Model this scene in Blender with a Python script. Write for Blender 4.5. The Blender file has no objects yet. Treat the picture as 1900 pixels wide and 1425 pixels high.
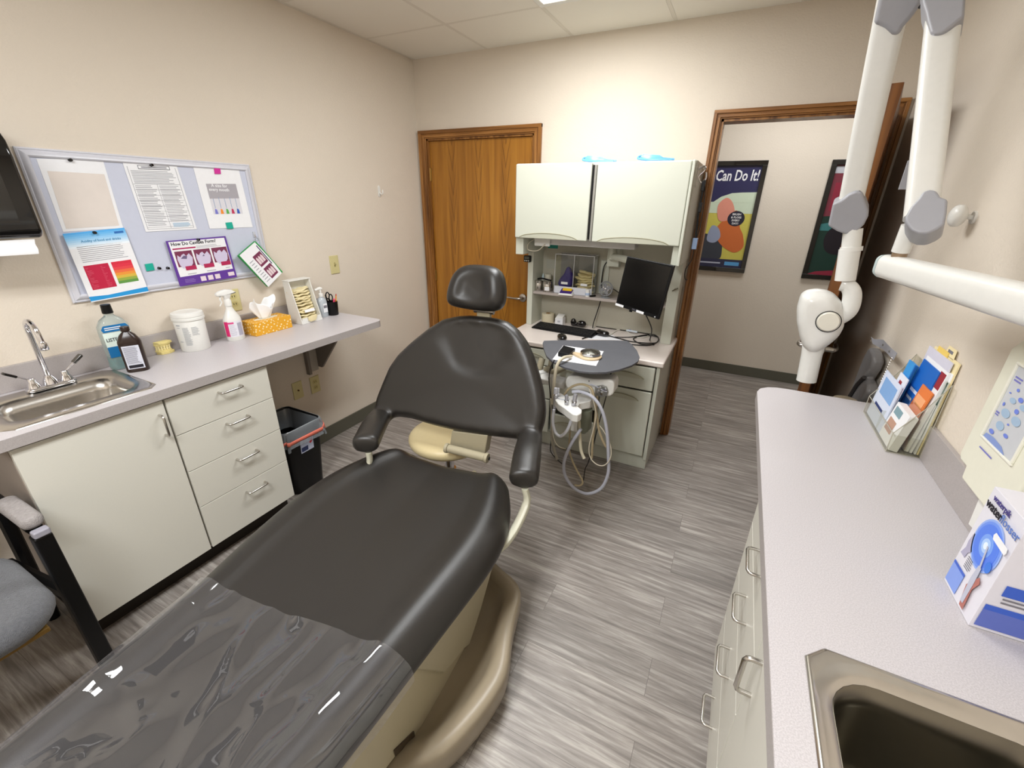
import bpy, bmesh, math, random
from mathutils import Vector, Matrix, noise
random.seed(7)
V = Vector
scene = bpy.context.scene
# ---------------------------------------------------------------- camera
FPX, YAW, PITCH, ROLL = 801.1, .46167, .40264, .01613
EYE = V((0, 0, 1.60))
_f = V((-math.sin(YAW)*math.cos(PITCH), math.cos(YAW)*math.cos(PITCH), -math.sin(PITCH)))
_r0 = V((math.cos(YAW), math.sin(YAW), 0)); _u0 = _r0.cross(_f)
_r = _r0*math.cos(ROLL) + _u0*math.sin(ROLL); _u = -_r0*math.sin(ROLL) + _u0*math.cos(ROLL)
cam = bpy.data.cameras.new('camera'); cam.sensor_width = 36; cam.lens = FPX/1900*36; cam.clip_start = .02
co = bpy.data.objects.new('camera', cam); scene.collection.objects.link(co)
co.matrix_world = Matrix(((_r.x,_u.x,-_f.x,EYE.x),(_r.y,_u.y,-_f.y,EYE.y),(_r.z,_u.z,-_f.z,EYE.z),(0,0,0,1)))
scene.camera = co
# ---------------------------------------------------------------- world, view, lights
w = bpy.data.worlds.new('world'); scene.world = w; w.use_nodes = True
w.node_tree.nodes['Background'].inputs[0].default_value = (.9, .95, 1, 1)
w.node_tree.nodes['Background'].inputs[1].default_value = .05
vs = scene.view_settings
vs.view_transform = 'Standard'; vs.look = 'None'; vs.gamma = 1; vs.exposure = 0.45
scene.cycles.transparent_max_bounces = 32; vs.use_curve_mapping = False
def area(name, loc, sx, sy, power, col=(.955, .98, 1.0), spread=math.pi):
    l = bpy.data.lights.new(name, 'AREA'); l.shape = 'RECTANGLE'; l.size = sx; l.size_y = sy; l.energy = power; l.color = col; l.spread = spread
    o = bpy.data.objects.new(name, l); o.location = loc; scene.collection.objects.link(o); return o
CEIL = 2.525
for dx in (-.14, .14):
    area('room_light', (-.851+dx, 1.975, CEIL-.012), .20, 1.14, 12)
    area('room_light', (-.851+dx, -.46, CEIL-.012), .20, 1.14, 23)
area('hall_light', (.3, 3.95, CEIL-.012), 1.1, .5, 11)

# ---------------------------------------------------------------- helpers
def ray(px, py): return _f + _r*((px-950)/FPX) - _u*((py-712.5)/FPX)
def P(px, py, ax, val):                       # a pixel of the photograph, met with an axis plane of the room
    d = ray(px, py); return EYE + d*((val-EYE[ax])/d[ax])
def PN(px, py, pt, n):                        # ... with any plane
    d = ray(px, py); return EYE + d*((V(pt)-EYE).dot(n)/d.dot(n))
def Zof(px, py, x, y):
    d = ray(px, py); return EYE.z + d.z*math.hypot(x, y)/math.hypot(d.x, d.y)
def lin(c): return tuple(((v/255)/12.92 if v/255 <= .04045 else ((v/255+.055)/1.055)**2.4) for v in c)
MATS = {}
def mat(name, rgb=(200,200,200), rough=.5, metal=0, spec=.5, coat=0, bump=None, vary=None, emis=None, trans=0, ior=1.45, alpha=1, sheen=0):
    if name in MATS: return MATS[name]
    m = bpy.data.materials.new(name); m.use_nodes = True; N = m.node_tree.nodes; L = m.node_tree.links
    b = N['Principled BSDF']; c = (*lin(rgb), 1)
    b.inputs['Base Color'].default_value = c; b.inputs['Roughness'].default_value = rough; b.inputs['Metallic'].default_value = metal
    b.inputs['Specular IOR Level'].default_value = spec; b.inputs['Coat Weight'].default_value = coat; b.inputs['IOR'].default_value = ior
    b.inputs['Transmission Weight'].default_value = trans; b.inputs['Alpha'].default_value = alpha; b.inputs['Sheen Weight'].default_value = sheen
    tc = N.new('ShaderNodeTexCoord')
    if bump:
        n = N.new('ShaderNodeTexNoise'); n.inputs['Scale'].default_value = bump[0]; n.inputs['Detail'].default_value = bump[2] if len(bump) > 2 else 3
        q = N.new('ShaderNodeBump'); q.inputs['Strength'].default_value = bump[1]; q.inputs['Distance'].default_value = .004
        L.new(tc.outputs['Object'], n.inputs['Vector']); L.new(n.outputs['Fac'], q.inputs['Height']); L.new(q.outputs['Normal'], b.inputs['Normal'])
    v = vary or (60, .03)
    n = N.new('ShaderNodeTexNoise'); n.inputs['Scale'].default_value = v[0]; n.inputs['Detail'].default_value = 4
    mr = N.new('ShaderNodeMapRange'); mr.inputs['To Min'].default_value = 1-v[1]; mr.inputs['To Max'].default_value = 1+v[1]
    mx = N.new('ShaderNodeVectorMath'); mx.operation = 'SCALE'; mx.inputs[0].default_value = c[:3]
    L.new(tc.outputs['Object'], n.inputs['Vector']); L.new(n.outputs['Fac'], mr.inputs['Value']); L.new(mr.outputs[0], mx.inputs['Scale']); L.new(mx.outputs[0], b.inputs['Base Color'])
    if emis: b.inputs['Emission Color'].default_value = (*lin(emis[0]), 1); b.inputs['Emission Strength'].default_value = emis[1]
    MATS[name] = m; return m

def spline(pts, n=8, closed=False):           # Catmull-Rom through points
    pts = [V(p) for p in pts]; out = []; k = len(pts)
    rng = range(k if closed else k-1)
    for i in rng:
        g = (lambda j: pts[j % k]) if closed else (lambda j: pts[max(0, min(k-1, j))])
        a, b, c, d = g(i-1), g(i), g(i+1), g(i+2)
        for s in range(n):
            t = s/n
            out.append(.5*((2*b)+(c-a)*t+(2*a-5*b+4*c-d)*t*t+(3*b-a-3*c+d)*t**3))
    if not closed: out.append(pts[-1])
    return out

class F:                                      # a local frame
    def __init__(s, o, x=(1,0,0), y=(0,1,0), z=None):
        s.o = V(o); s.x = V(x).normalized(); s.y = V(y).normalized(); s.z = V(z).normalized() if z is not None else s.x.cross(s.y).normalized()
    def __call__(s, a, b, c=0): return s.o + s.x*a + s.y*b + s.z*c
def rotz(o, deg):
    a = math.radians(deg); return F(o, (math.cos(a), math.sin(a), 0), (-math.sin(a), math.cos(a), 0))
W0 = F((0,0,0))

class B:                                      # collects shapes into one mesh
    def __init__(s): s.bm = bmesh.new()
    def poly(s, pts): return s.bm.faces.new([s.bm.verts.new(V(p)) for p in pts])
    def hexa(s, p):
        v = [s.bm.verts.new(V(q)) for q in p]
        for f in ((0,3,2,1),(4,5,6,7),(0,1,5,4),(1,2,6,5),(2,3,7,6),(3,0,4,7)): s.bm.faces.new([v[i] for i in f])
        return s
    def box(s, x0, x1, y0, y1, z0, z1, f=W0):
        return s.hexa([f(x0,y0,z0), f(x1,y0,z0), f(x1,y1,z0), f(x0,y1,z0), f(x0,y0,z1), f(x1,y0,z1), f(x1,y1,z1), f(x0,y1,z1)])
    def prism(s, pts, vec):
        vec = V(vec); a = [s.bm.verts.new(V(p)) for p in pts]; b = [s.bm.verts.new(V(p)+vec) for p in pts]; n = len(a)
        s.bm.faces.new(a[::-1]); s.bm.faces.new(b)
        for i in range(n): s.bm.faces.new([a[i], a[(i+1)%n], b[(i+1)%n], b[i]])
        return s
    def loft(s, rings, cap=True, closed=False):
        R_ = [[s.bm.verts.new(V(p)) for p in r] for r in rings]; n = len(R_[0]); m = len(R_)
        for i in range(m if closed else m-1):
            a, b = R_[i], R_[(i+1)%m]
            for j in range(n): s.bm.faces.new([a[j], a[(j+1)%n], b[(j+1)%n], b[j]])
        if cap and not closed: s.bm.faces.new(R_[0][::-1]); s.bm.faces.new(R_[-1])
        return s
    def tube(s, pts, r, seg=10, closed=False, sq=1.0):
        pts = [V(p) for p in pts]; n = len(pts); rs = r if isinstance(r, (list, tuple)) else [r]*n
        if len(rs) != n: rs = [rs[min(len(rs)-1, int(i*len(rs)/n))] for i in range(n)]
        rings = []; up = None
        for i in range(n):
            a = pts[(i-1) % n] if (closed or i > 0) else pts[0]; b = pts[(i+1) % n] if (closed or i < n-1) else pts[-1]
            t = (b-a).normalized() if (b-a).length > 1e-9 else V((0,0,1))
            if up is None: up = t.orthogonal().normalized()
            up = (up - t*up.dot(t)).normalized(); q = t.cross(up)
            rings.append([pts[i] + (up*math.cos(k*2*math.pi/seg)*sq + q*math.sin(k*2*math.pi/seg))*rs[i] for k in range(seg)])
        return s.loft(rings, closed=closed)
    def lathe(s, prof, o=(0,0,0), ax=(0,0,1), seg=28, sx=1, sy=1, ref=None):
        o = V(o); ax = V(ax).normalized(); u = V(ref).normalized() if ref else (V((1,0,0)) if abs(ax.x) < .9 else V((0,1,0)))
        u = (u - ax*u.dot(ax)).normalized(); v = ax.cross(u)
        return s.loft([[o + ax*h + (u*math.cos(k*2*math.pi/seg)*sx + v*math.sin(k*2*math.pi/seg)*sy)*max(r, 1e-4) for k in range(seg)] for r, h in prof])
    def cyl(s, a, b, r, seg=20, r2=None):
        a, b = V(a), V(b); return s.lathe([(r, 0), (r if r2 is None else r2, (b-a).length)], a, b-a, seg)
    def ball(s, c, rx, ry=None, rz=None, seg=20, f=None):
        ry = rx if ry is None else ry; rz = rx if rz is None else rz; c = V(c); f = f or W0
        rings = []
        for i in range(1, seg//2):
            th = math.pi*i/(seg//2)
            rings.append([c + f.x*rx*math.sin(th)*math.cos(k*2*math.pi/seg) + f.y*ry*math.sin(th)*math.sin(k*2*math.pi/seg) - f.z*rz*math.cos(th) for k in range(seg)])
        return s.loft(rings)
    def inflate(s, pts2, fr, t, rd, n=5, flat=1):   # rounded plate from an outline in frame fr; t = half thickness, rd = how far the edge rounds in
        m = len(pts2); nor = []
        area2 = sum(pts2[i][0]*pts2[(i+1)%m][1]-pts2[(i+1)%m][0]*pts2[i][1] for i in range(m)); sg = 1 if area2 > 0 else -1
        for i in range(m):
            a, b = pts2[i-1], pts2[(i+1)%m]; dx, dy = b[0]-a[0], b[1]-a[1]; l = math.hypot(dx, dy) or 1
            nor.append((-dy/l*sg, dx/l*sg))
        rings = []
        for k in range(-n, n+1):
            th = math.pi/2*k/n; d = rd*(1-math.cos(th)); z = t*math.sin(th)
            rings.append([fr(p[0]+q[0]*d, p[1]+q[1]*d, z) for p, q in zip(pts2, nor)])
        return s.loft(rings)

def obj(name, b, m, parent=None, bev=0, seg=2, ang=38, sub=0, smooth=0, voxel=0, subtype=None):
    me = bpy.data.meshes.new(name); bmesh.ops.recalc_face_normals(b.bm, faces=b.bm.faces); b.bm.to_mesh(me); b.bm.free()
    o = bpy.data.objects.new(name, me); scene.collection.objects.link(o); me.materials.append(m)
    for p in me.polygons: p.use_smooth = True
    if not (bev or voxel): me.set_sharp_from_angle(angle=math.radians(ang))
    if voxel:
        k = o.modifiers.new('fuse', 'REMESH'); k.mode = 'VOXEL'; k.voxel_size = voxel; k.use_smooth_shade = True
    if bev:
        k = o.modifiers.new('bevel', 'BEVEL'); k.width = bev; k.segments = seg; k.limit_method = 'ANGLE'; k.angle_limit = math.radians(30); k.harden_normals = True
    if smooth:
        k = o.modifiers.new('soften', 'SMOOTH'); k.factor = .5; k.iterations = smooth
    if sub: k = o.modifiers.new('sub', 'SUBSURF'); k.levels = sub; k.render_levels = sub
    if parent is not None:
        o.parent = parent
        q = parent; M = Matrix.Identity(4)
        while q is not None: M = q.matrix_basis @ M if q.parent is None else (q.matrix_parent_inverse @ q.matrix_basis) @ M; q = q.parent
        o.matrix_parent_inverse = M.inverted()
    return o
def tag(o, label, cat=None, group=None):
    o['label'] = label
    if cat: o['category'] = cat
    if group: o['group'] = group
    return o
def thing(name, label, cat, loc, group=None):
    o = bpy.data.objects.new(name, None); o.empty_display_size = .05; o.location = loc; scene.collection.objects.link(o); return tag(o, label, cat, group)
def struct(o): o['kind'] = 'structure'; return o
def text(s, o, ux, uy, size, m, parent, ax='LEFT', ay='BOTTOM', name='lettering', ext=.0004, bold=0, sx=1, shear=0, lift=0):
    cu = bpy.data.curves.new(name, 'FONT'); cu.body = s; cu.size = size; cu.align_x = ax; cu.align_y = ay; cu.extrude = ext; cu.offset = bold; cu.resolution_u = 2; cu.shear = shear
    q = bpy.data.objects.new('tmp', cu); scene.collection.objects.link(q); me = bpy.data.meshes.new_from_object(q.evaluated_get(bpy.context.evaluated_depsgraph_get())); bpy.data.objects.remove(q); bpy.data.curves.remove(cu)
    me.name = name; me.materials.clear(); me.materials.append(m); t = bpy.data.objects.new(name, me); scene.collection.objects.link(t)
    ux = V(ux).normalized(); uy = V(uy); uy = (uy-ux*uy.dot(ux)).normalized(); n = ux.cross(uy); o = V(o)+n*(ext*.5+.0006+lift)
    M = Matrix(((ux.x*sx,uy.x,n.x,o.x),(ux.y*sx,uy.y,n.y,o.y),(ux.z*sx,uy.z,n.z,o.z),(0,0,0,1)))
    t.parent = parent; q = parent; K = Matrix.Identity(4)
    while q is not None: K = q.matrix_basis @ K if q.parent is None else (q.matrix_parent_inverse @ q.matrix_basis) @ K; q = q.parent
    t.matrix_parent_inverse = K.inverted(); t.matrix_basis = M
    return t
class Sheet:                                  # a printed face: corners bottom-left, bottom-right, top-right, top-left; n points out of it
    def __init__(s, bl, br, tr, tl):
        s.c = [V(bl), V(br), V(tr), V(tl)]; s.n = (s.c[1]-s.c[0]).cross(s.c[3]-s.c[0]).normalized()
        s.ux = (s.c[1]-s.c[0]).normalized(); s.uy = (s.c[3]-s.c[0]).normalized(); s.w = (s.c[1]-s.c[0]).length; s.h = (s.c[3]-s.c[0]).length
    def __call__(s, u, v, l=0):
        a = s.c[0].lerp(s.c[1], u); b = s.c[3].lerp(s.c[2], u); return a.lerp(b, v)+s.n*l
    def body(s, b, th=.0008): return b.prism([s(0,0), s(1,0), s(1,1), s(0,1)], -s.n*th)
    def patch(s, b, uv, l=.0006, th=.0004): return b.prism([s(u,v,l) for u, v in uv], -s.n*th)
    def rect(s, b, u0, v0, u1, v1, l=.0006): return s.patch(b, [(u0,v0),(u1,v0),(u1,v1),(u0,v1)], l)
    def lines(s, b, u0, v0, u1, v1, n, fill=.45, rag=.25, l=.0006):
        for i in range(n):
            h = (v1-v0)/n; a = v1-h*(i+.5); e = u1-(u1-u0)*rag*random.random(); s.rect(b, u0, a-h*fill/2, e, a+h*fill/2, l)
        return b
    def text(s, t, u, v, size, m, parent, **k): return text(t, s(u, v), s.ux, s.uy, size, m, parent, **k)
def smooth2(pts, n=5): return [(p.x, p.y) for p in spline([(a, b_, 0) for a, b_ in pts], n, True)]
def circ(n, r=1, cx=0, cy=0, ry=None): return [(cx+r*math.cos(i*2*math.pi/n), cy+(r if ry is None else ry)*math.sin(i*2*math.pi/n)) for i in range(n)]
def rrect(w, h, r, n=5, cx=0, cy=0):
    out = []
    for sx, sy, a0 in ((1,1,0),(-1,1,90),(-1,-1,180),(1,-1,270)):
        for k in range(n+1):
            a = math.radians(a0+90*k/n); out.append((cx+sx*(w/2-r)+r*math.cos(a), cy+sy*(h/2-r)+r*math.sin(a)))
    return out

# ---------------------------------------------------------------- materials
wallm = mat('painted_wall', (219, 208, 193), .75, spec=.25, bump=(140, .35, 4), vary=(3, .03))
def floor_mat():
    m = bpy.data.materials.new('vinyl_plank'); m.use_nodes = True; N = m.node_tree.nodes; L = m.node_tree.links; b = N['Principled BSDF']
    tc = N.new('ShaderNodeTexCoord')
    br = N.new('ShaderNodeTexBrick'); br.offset = .37; br.inputs['Scale'].default_value = 1; br.inputs['Brick Width'].default_value = 1.22; br.inputs['Row Height'].default_value = .155
    br.inputs['Mortar Size'].default_value = .0007; br.inputs['Color1'].default_value = (0,0,0,1); br.inputs['Color2'].default_value = (1,1,1,1); br.inputs['Mortar'].default_value = (.5,.5,.5,1)
    L.new(tc.outputs['Object'], br.inputs['Vector'])
    mp = N.new('ShaderNodeMapping'); mp.inputs['Scale'].default_value = (2.6, 40, 1); L.new(tc.outputs['Object'], mp.inputs['Vector'])
    ad = N.new('ShaderNodeVectorMath'); ad.operation = 'ADD'; L.new(mp.outputs[0], ad.inputs[0])
    sc = N.new('ShaderNodeVectorMath'); sc.operation = 'SCALE'; sc.inputs['Scale'].default_value = 37; L.new(br.outputs['Color'], sc.inputs[0]); L.new(sc.outputs[0], ad.inputs[1])
    n = N.new('ShaderNodeTexNoise'); n.inputs['Scale'].default_value = 1.3; n.inputs['Detail'].default_value = 7; n.inputs['Roughness'].default_value = .66; n.inputs['Distortion'].default_value = .35; L.new(ad.outputs[0], n.inputs['Vector'])
    cr = N.new('ShaderNodeValToRGB'); e = cr.color_ramp.elements
    e[0].position = .34; e[0].color = (*lin((120, 112, 106)), 1); e[1].position = .68; e[1].color = (*lin((186, 179, 171)), 1)
    k = e.new(.5); k.color = (*lin((148, 140, 133)), 1)
    L.new(n.outputs['Fac'], cr.inputs['Fac'])
    mx = N.new('ShaderNodeMix'); mx.data_type = 'RGBA'; mx.blend_type = 'MULTIPLY'; mx.inputs[0].default_value = .22
    L.new(cr.outputs[0], mx.inputs[6]); L.new(br.outputs['Color'], mx.inputs[7])
    dk = N.new('ShaderNodeMix'); dk.data_type = 'RGBA'; L.new(br.outputs['Fac'], dk.inputs[0]); L.new(mx.outputs[2], dk.inputs[6]); dk.inputs[7].default_value = (.12,.1,.09,1)
    L.new(dk.outputs[2], b.inputs['Base Color']); b.inputs['Roughness'].default_value = .42
    q = N.new('ShaderNodeBump'); q.inputs['Strength'].default_value = .12; q.inputs['Distance'].default_value = .002; L.new(n.outputs['Fac'], q.inputs['Height']); L.new(q.outputs[0], b.inputs['Normal'])
    return m
def wood_mat(name, c0, c1, c2, along=2, rough=.35, s=1.0, cathedral=False):
    m = bpy.data.materials.new(name); m.use_nodes = True; N = m.node_tree.nodes; L = m.node_tree.links; b = N['Principled BSDF']
    tc = N.new('ShaderNodeTexCoord'); mp = N.new('ShaderNodeMapping'); sc = [22*s, 22*s, 22*s]; sc[along] = 1.1*s; mp.inputs['Scale'].default_value = sc
    L.new(tc.outputs['Object'], mp.inputs['Vector'])
    n = N.new('ShaderNodeTexNoise'); n.inputs['Scale'].default_value = 1.4; n.inputs['Detail'].default_value = 6; n.inputs['Distortion'].default_value = .5; L.new(mp.outputs[0], n.inputs['Vector'])
    cr = N.new('ShaderNodeValToRGB'); e = cr.color_ramp.elements; e[0].position = .3; e[0].color = (*lin(c0), 1); e[1].position = .7; e[1].color = (*lin(c2), 1); k = e.new(.5); k.color = (*lin(c1), 1)
    L.new(n.outputs['Fac'], cr.inputs['Fac']); out = cr.outputs[0]
    if cathedral:
        # parabolic arches of veneer figure: z*k + |x|-fold + noise, read by a wave of narrow dark lines
        sp = N.new('ShaderNodeSeparateXYZ'); L.new(tc.outputs['Object'], sp.inputs[0])
        pp = N.new('ShaderNodeMath'); pp.operation = 'PINGPONG'; pp.inputs[1].default_value = .115; L.new(sp.outputs[0], pp.inputs[0])
        nn = N.new('ShaderNodeTexNoise'); nn.inputs['Scale'].default_value = 2.2; L.new(tc.outputs['Object'], nn.inputs['Vector'])
        def mth(op, a, bb):
            q = N.new('ShaderNodeMath'); q.operation = op
            for i, z in enumerate((a, bb)):
                if isinstance(z, (int, float)): q.inputs[i].default_value = z
                else: L.new(z, q.inputs[i])
            return q.outputs[0]
        v = mth('ADD', mth('MULTIPLY', sp.outputs[2], 5.2), mth('MULTIPLY', nn.outputs['Fac'], 1.6))
        v = mth('SUBTRACT', v, mth('MULTIPLY', pp.outputs[0], 34))
        fr = mth('FRACT', v, 0); ln = mth('LESS_THAN', fr, .1)
        sm = N.new('ShaderNodeMapRange'); sm.inputs['From Min'].default_value = .0; sm.inputs['From Max'].default_value = .22; sm.inputs['To Min'].default_value = .9; sm.inputs['To Max'].default_value = 0; L.new(fr, sm.inputs['Value'])
        mx = N.new('ShaderNodeMix'); mx.data_type = 'RGBA'; L.new(sm.outputs[0], mx.inputs[0]); L.new(out, mx.inputs[6]); mx.inputs[7].default_value = (*lin(c0), 1); out = mx.outputs[2]
        fm = N.new('ShaderNodeMapRange'); fm.inputs['From Min'].default_value = .022; fm.inputs['From Max'].default_value = .05; fm.inputs['To Min'].default_value = 1; fm.inputs['To Max'].default_value = 0; L.new(pp.outputs[0], fm.inputs['Value'])
        L.new(mth('MULTIPLY', sm.outputs[0], fm.outputs[0]), mx.inputs[0]); mx.inputs[7].default_value = (*lin((78, 42, 8)), 1)
    L.new(out, b.inputs['Base Color']); b.inputs['Roughness'].default_value = rough
    MATS[name] = m; return m
def ceil_mat():
    m = bpy.data.materials.new('ceiling_tile'); m.use_nodes = True; N = m.node_tree.nodes; L = m.node_tree.links; b = N['Principled BSDF']
    tc = N.new('ShaderNodeTexCoord'); mp = N.new('ShaderNodeMapping'); mp.inputs['Location'].default_value = (1.754, -2.585, 0); L.new(tc.outputs['Object'], mp.inputs['Vector'])
    br = N.new('ShaderNodeTexBrick'); br.offset = 0; br.inputs['Scale'].default_value = 1; br.inputs['Brick Width'].default_value = .603; br.inputs['Row Height'].default_value = .603; br.inputs['Mortar Size'].default_value = .011
    br.inputs['Mortar Smooth'].default_value = .1
    for k, c in (('Color1', (234,229,219)), ('Color2', (231,226,216)), ('Mortar', (222,216,205))): br.inputs[k].default_value = (*lin(c), 1)
    L.new(mp.outputs[0], br.inputs['Vector']); L.new(br.outputs['Color'], b.inputs['Base Color']); b.inputs['Roughness'].default_value = .9
    n = N.new('ShaderNodeTexNoise'); n.inputs['Scale'].default_value = 240; L.new(tc.outputs['Object'], n.inputs['Vector'])
    q = N.new('ShaderNodeBump'); q.inputs['Strength'].default_value = .25; q.inputs['Distance'].default_value = .003; L.new(n.outputs['Fac'], q.inputs['Height'])
    q2 = N.new('ShaderNodeBump'); q2.inputs['Strength'].default_value = .8; q2.inputs['Distance'].default_value = .004; L.new(br.outputs['Fac'], q2.inputs['Height']); L.new(q.outputs[0], q2.inputs['Normal']); L.new(q2.outputs[0], b.inputs['Normal'])
    return m
def speck_mat(name, rgb, rgb2, rough=.4, scale=420):
    m = bpy.data.materials.new(name); m.use_nodes = True; N = m.node_tree.nodes; L = m.node_tree.links; b = N['Principled BSDF']
    tc = N.new('ShaderNodeTexCoord'); n = N.new('ShaderNodeTexNoise'); n.inputs['Scale'].default_value = scale; n.inputs['Detail'].default_value = 2; L.new(tc.outputs['Object'], n.inputs['Vector'])
    cr = N.new('ShaderNodeValToRGB'); e = cr.color_ramp.elements; e[0].position = .42; e[0].color = (*lin(rgb2), 1); e[1].position = .58; e[1].color = (*lin(rgb), 1)
    L.new(n.outputs['Fac'], cr.inputs['Fac']); L.new(cr.outputs[0], b.inputs['Base Color']); b.inputs['Roughness'].default_value = rough; MATS[name] = m; return m
def clear_mat(name, tint=(235,238,240), k=.08, rough=.03, haze=0.0, thin=False):
    m = bpy.data.materials.new(name); m.use_nodes = True; N = m.node_tree.nodes; L = m.node_tree.links; N.remove(N['Principled BSDF']); out = N['Material Output']
    t = N.new('ShaderNodeBsdfTransparent'); t.inputs[0].default_value = (*lin(tint), 1)
    g = N.new('ShaderNodeBsdfGlossy'); g.inputs['Roughness'].default_value = rough; g.inputs[0].default_value = (1,1,1,1)
    lw = N.new('ShaderNodeLayerWeight'); lw.inputs[0].default_value = .5; pw = N.new('ShaderNodeMath'); pw.operation = 'POWER'; pw.inputs[1].default_value = 5; L.new(lw.outputs['Facing'], pw.inputs[0])
    ad = N.new('ShaderNodeMath'); ad.operation = 'MULTIPLY_ADD'; ad.inputs[1].default_value = .9; ad.inputs[2].default_value = .04+k; L.new(pw.outputs[0], ad.inputs[0])
    if not thin:
        ge = N.new('ShaderNodeNewGeometry'); iv = N.new('ShaderNodeMath'); iv.operation = 'SUBTRACT'; iv.inputs[0].default_value = 1; L.new(ge.outputs['Backfacing'], iv.inputs[1])
        ml = N.new('ShaderNodeMath'); ml.operation = 'MULTIPLY'; L.new(ad.outputs[0], ml.inputs[0]); L.new(iv.outputs[0], ml.inputs[1]); ad = ml
    mx = N.new('ShaderNodeMixShader'); L.new(ad.outputs[0], mx.inputs[0]); L.new(t.outputs[0], mx.inputs[1]); L.new(g.outputs[0], mx.inputs[2]); last = mx
    if haze:
        d = N.new('ShaderNodeBsdfDiffuse'); d.inputs[0].default_value = (*lin(tint), 1); m2 = N.new('ShaderNodeMixShader'); m2.inputs[0].default_value = haze; L.new(mx.outputs[0], m2.inputs[1]); L.new(d.outputs[0], m2.inputs[2]); last = m2
    tc = N.new('ShaderNodeTexCoord'); n = N.new('ShaderNodeTexNoise'); n.inputs['Scale'].default_value = 9; L.new(tc.outputs['Object'], n.inputs['Vector'])
    q = N.new('ShaderNodeBump'); q.inputs['Strength'].default_value = .05; L.new(n.outputs['Fac'], q.inputs['Height']); L.new(q.outputs[0], g.inputs['Normal'])
    L.new(last.outputs[0], out.inputs[0]); MATS[name] = m; return m
M = {}
M['floor'] = floor_mat(); M['ceil'] = ceil_mat()
M['base'] = mat('vinyl_baseboard', (92, 90, 78), .5)
M['oak'] = wood_mat('oak_veneer', (140, 90, 26), (158, 104, 32), (172, 118, 40), 2, .34, 1, True)
M['trim'] = wood_mat('stained_trim', (92, 55, 20), (140, 92, 42), (176, 124, 66), 2, .35)
M['trimh'] = wood_mat('stained_trim_across', (92, 55, 20), (140, 92, 42), (176, 124, 66), 0, .35)
M['dooredge'] = wood_mat('door_stain', (70, 38, 14), (112, 66, 24), (134, 84, 34), 2, .4)
M['lam'] = mat('grey_white_laminate', (212, 209, 198), .38, vary=(300, .02))
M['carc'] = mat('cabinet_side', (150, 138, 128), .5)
M['gap'] = mat('dark_recess', (40, 34, 28), .8)
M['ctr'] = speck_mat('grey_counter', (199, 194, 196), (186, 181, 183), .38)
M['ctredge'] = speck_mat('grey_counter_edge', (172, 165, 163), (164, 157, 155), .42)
M['unit'] = mat('ivory_laminate', (202, 204, 190), .32, vary=(300, .02))
M['unitin'] = mat('ivory_interior', (190, 186, 170), .5)
M['desk'] = speck_mat('pale_desk', (224, 214, 206), (216, 205, 197), .3)
M['shelf'] = speck_mat('grey_shelf', (176, 166, 160), (168, 158, 152), .45)
M['leather'] = mat('dark_upholstery', (37, 34, 31), .36, spec=.7, bump=(700, .12, 2), vary=(5, .06))
M['beige'] = mat('chair_beige', (172, 163, 138), .36)
M['beige2'] = mat('chair_base_beige', (150, 137, 116), .33)
M['cream'] = mat('cream_vinyl', (226, 208, 162), .38)
M['white'] = mat('white_plastic', (228, 227, 222), .32)
M['xwhite'] = mat('xray_white', (226, 225, 220), .3, coat=.2)
M['xgrey'] = mat('xray_grey', (160, 160, 166), .42)
M['paper'] = mat('white_paper', (236, 236, 238), .7)
M['black'] = mat('black_plastic', (7, 7, 8), .42, spec=.35)
M['blackg'] = mat('gloss_black', (10, 9, 9), .12, coat=.5)
M['steel'] = mat('brushed_steel', (200, 196, 190), .24, metal=1, vary=(40, .05))
M['chrome'] = mat('chrome', (225, 225, 230), .08, metal=1)
M['nickel'] = mat('satin_nickel', (190, 186, 180), .3, metal=1)
M['brass'] = mat('brass', (186, 156, 96), .3, metal=1)
M['ivoryplate'] = mat('ivory_plate', (206, 196, 144), .4)
M['ink'] = mat('grey_ink', (120, 118, 126), .8)
M['inkb'] = mat('black_ink', (26, 24, 34), .8)
M['fabric'] = mat('grey_fabric', (92, 93, 97), .95, bump=(380, .9, 3), vary=(120, .35), sheen=.3)
M['clear'] = clear_mat('clear_plastic')
M['acry'] = clear_mat('clear_acrylic', (246, 246, 242), .0)
M['cord'] = mat('black_cord', (16, 15, 15), .5)
M['lcord'] = mat('pale_cord', (205, 196, 176), .45)
M['hose'] = mat('grey_hose', (188, 190, 202), .4)
M['those'] = mat('tan_hose', (176, 160, 128), .45)
def col(name, rgb, rough=.5, **k):
    return mat(name, rgb, rough, **k)
# ================================================================ the room
XL, XR, YB, YF = -2.37, .62, 3.06, -1.75
b = B(); b.box(XL-.1, 2.3, YF-.1, 4.75, -.06, 0); struct(obj('floor', b, M['floor']))
b = B(); b.box(XL-.1, XR+.1, YF-.1, YB+.02, CEIL, CEIL+.05); struct(obj('ceiling', b, M['ceil']))
b = B(); b.box(-1.7, 2.3, YB+.1, 4.75, CEIL, CEIL+.05); struct(obj('ceiling_hall', b, M['ceil']))
b = B(); b.box(XL-.1, XL, YF-.1, YB+.12, 0, CEIL); struct(obj('wall_left', b, wallm))
b = B(); b.box(XR, XR+.1, YF-.1, YB, 0, CEIL); struct(obj('wall_right', b, wallm))
b = B(); b.box(XL, XR, YF-.1, YF, 0, CEIL); struct(obj('wall_front', b, wallm))
b = B()
for x0, x1, z0, z1 in ((XL, -2.29, 0, CEIL), (-1.37, -.235, 0, CEIL), (.575, 1.0, 0, CEIL), (-2.29, -1.37, 2.03, CEIL), (-.235, .575, 2.045, CEIL)): b.box(x0, x1, YB, YB+.12, z0, z1)
struct(obj('wall_back', b, wallm))
b = B(); b.box(-1.7, 2.3, 4.69, 4.79, 0, CEIL); struct(obj('wall_hall', b, wallm))
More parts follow.
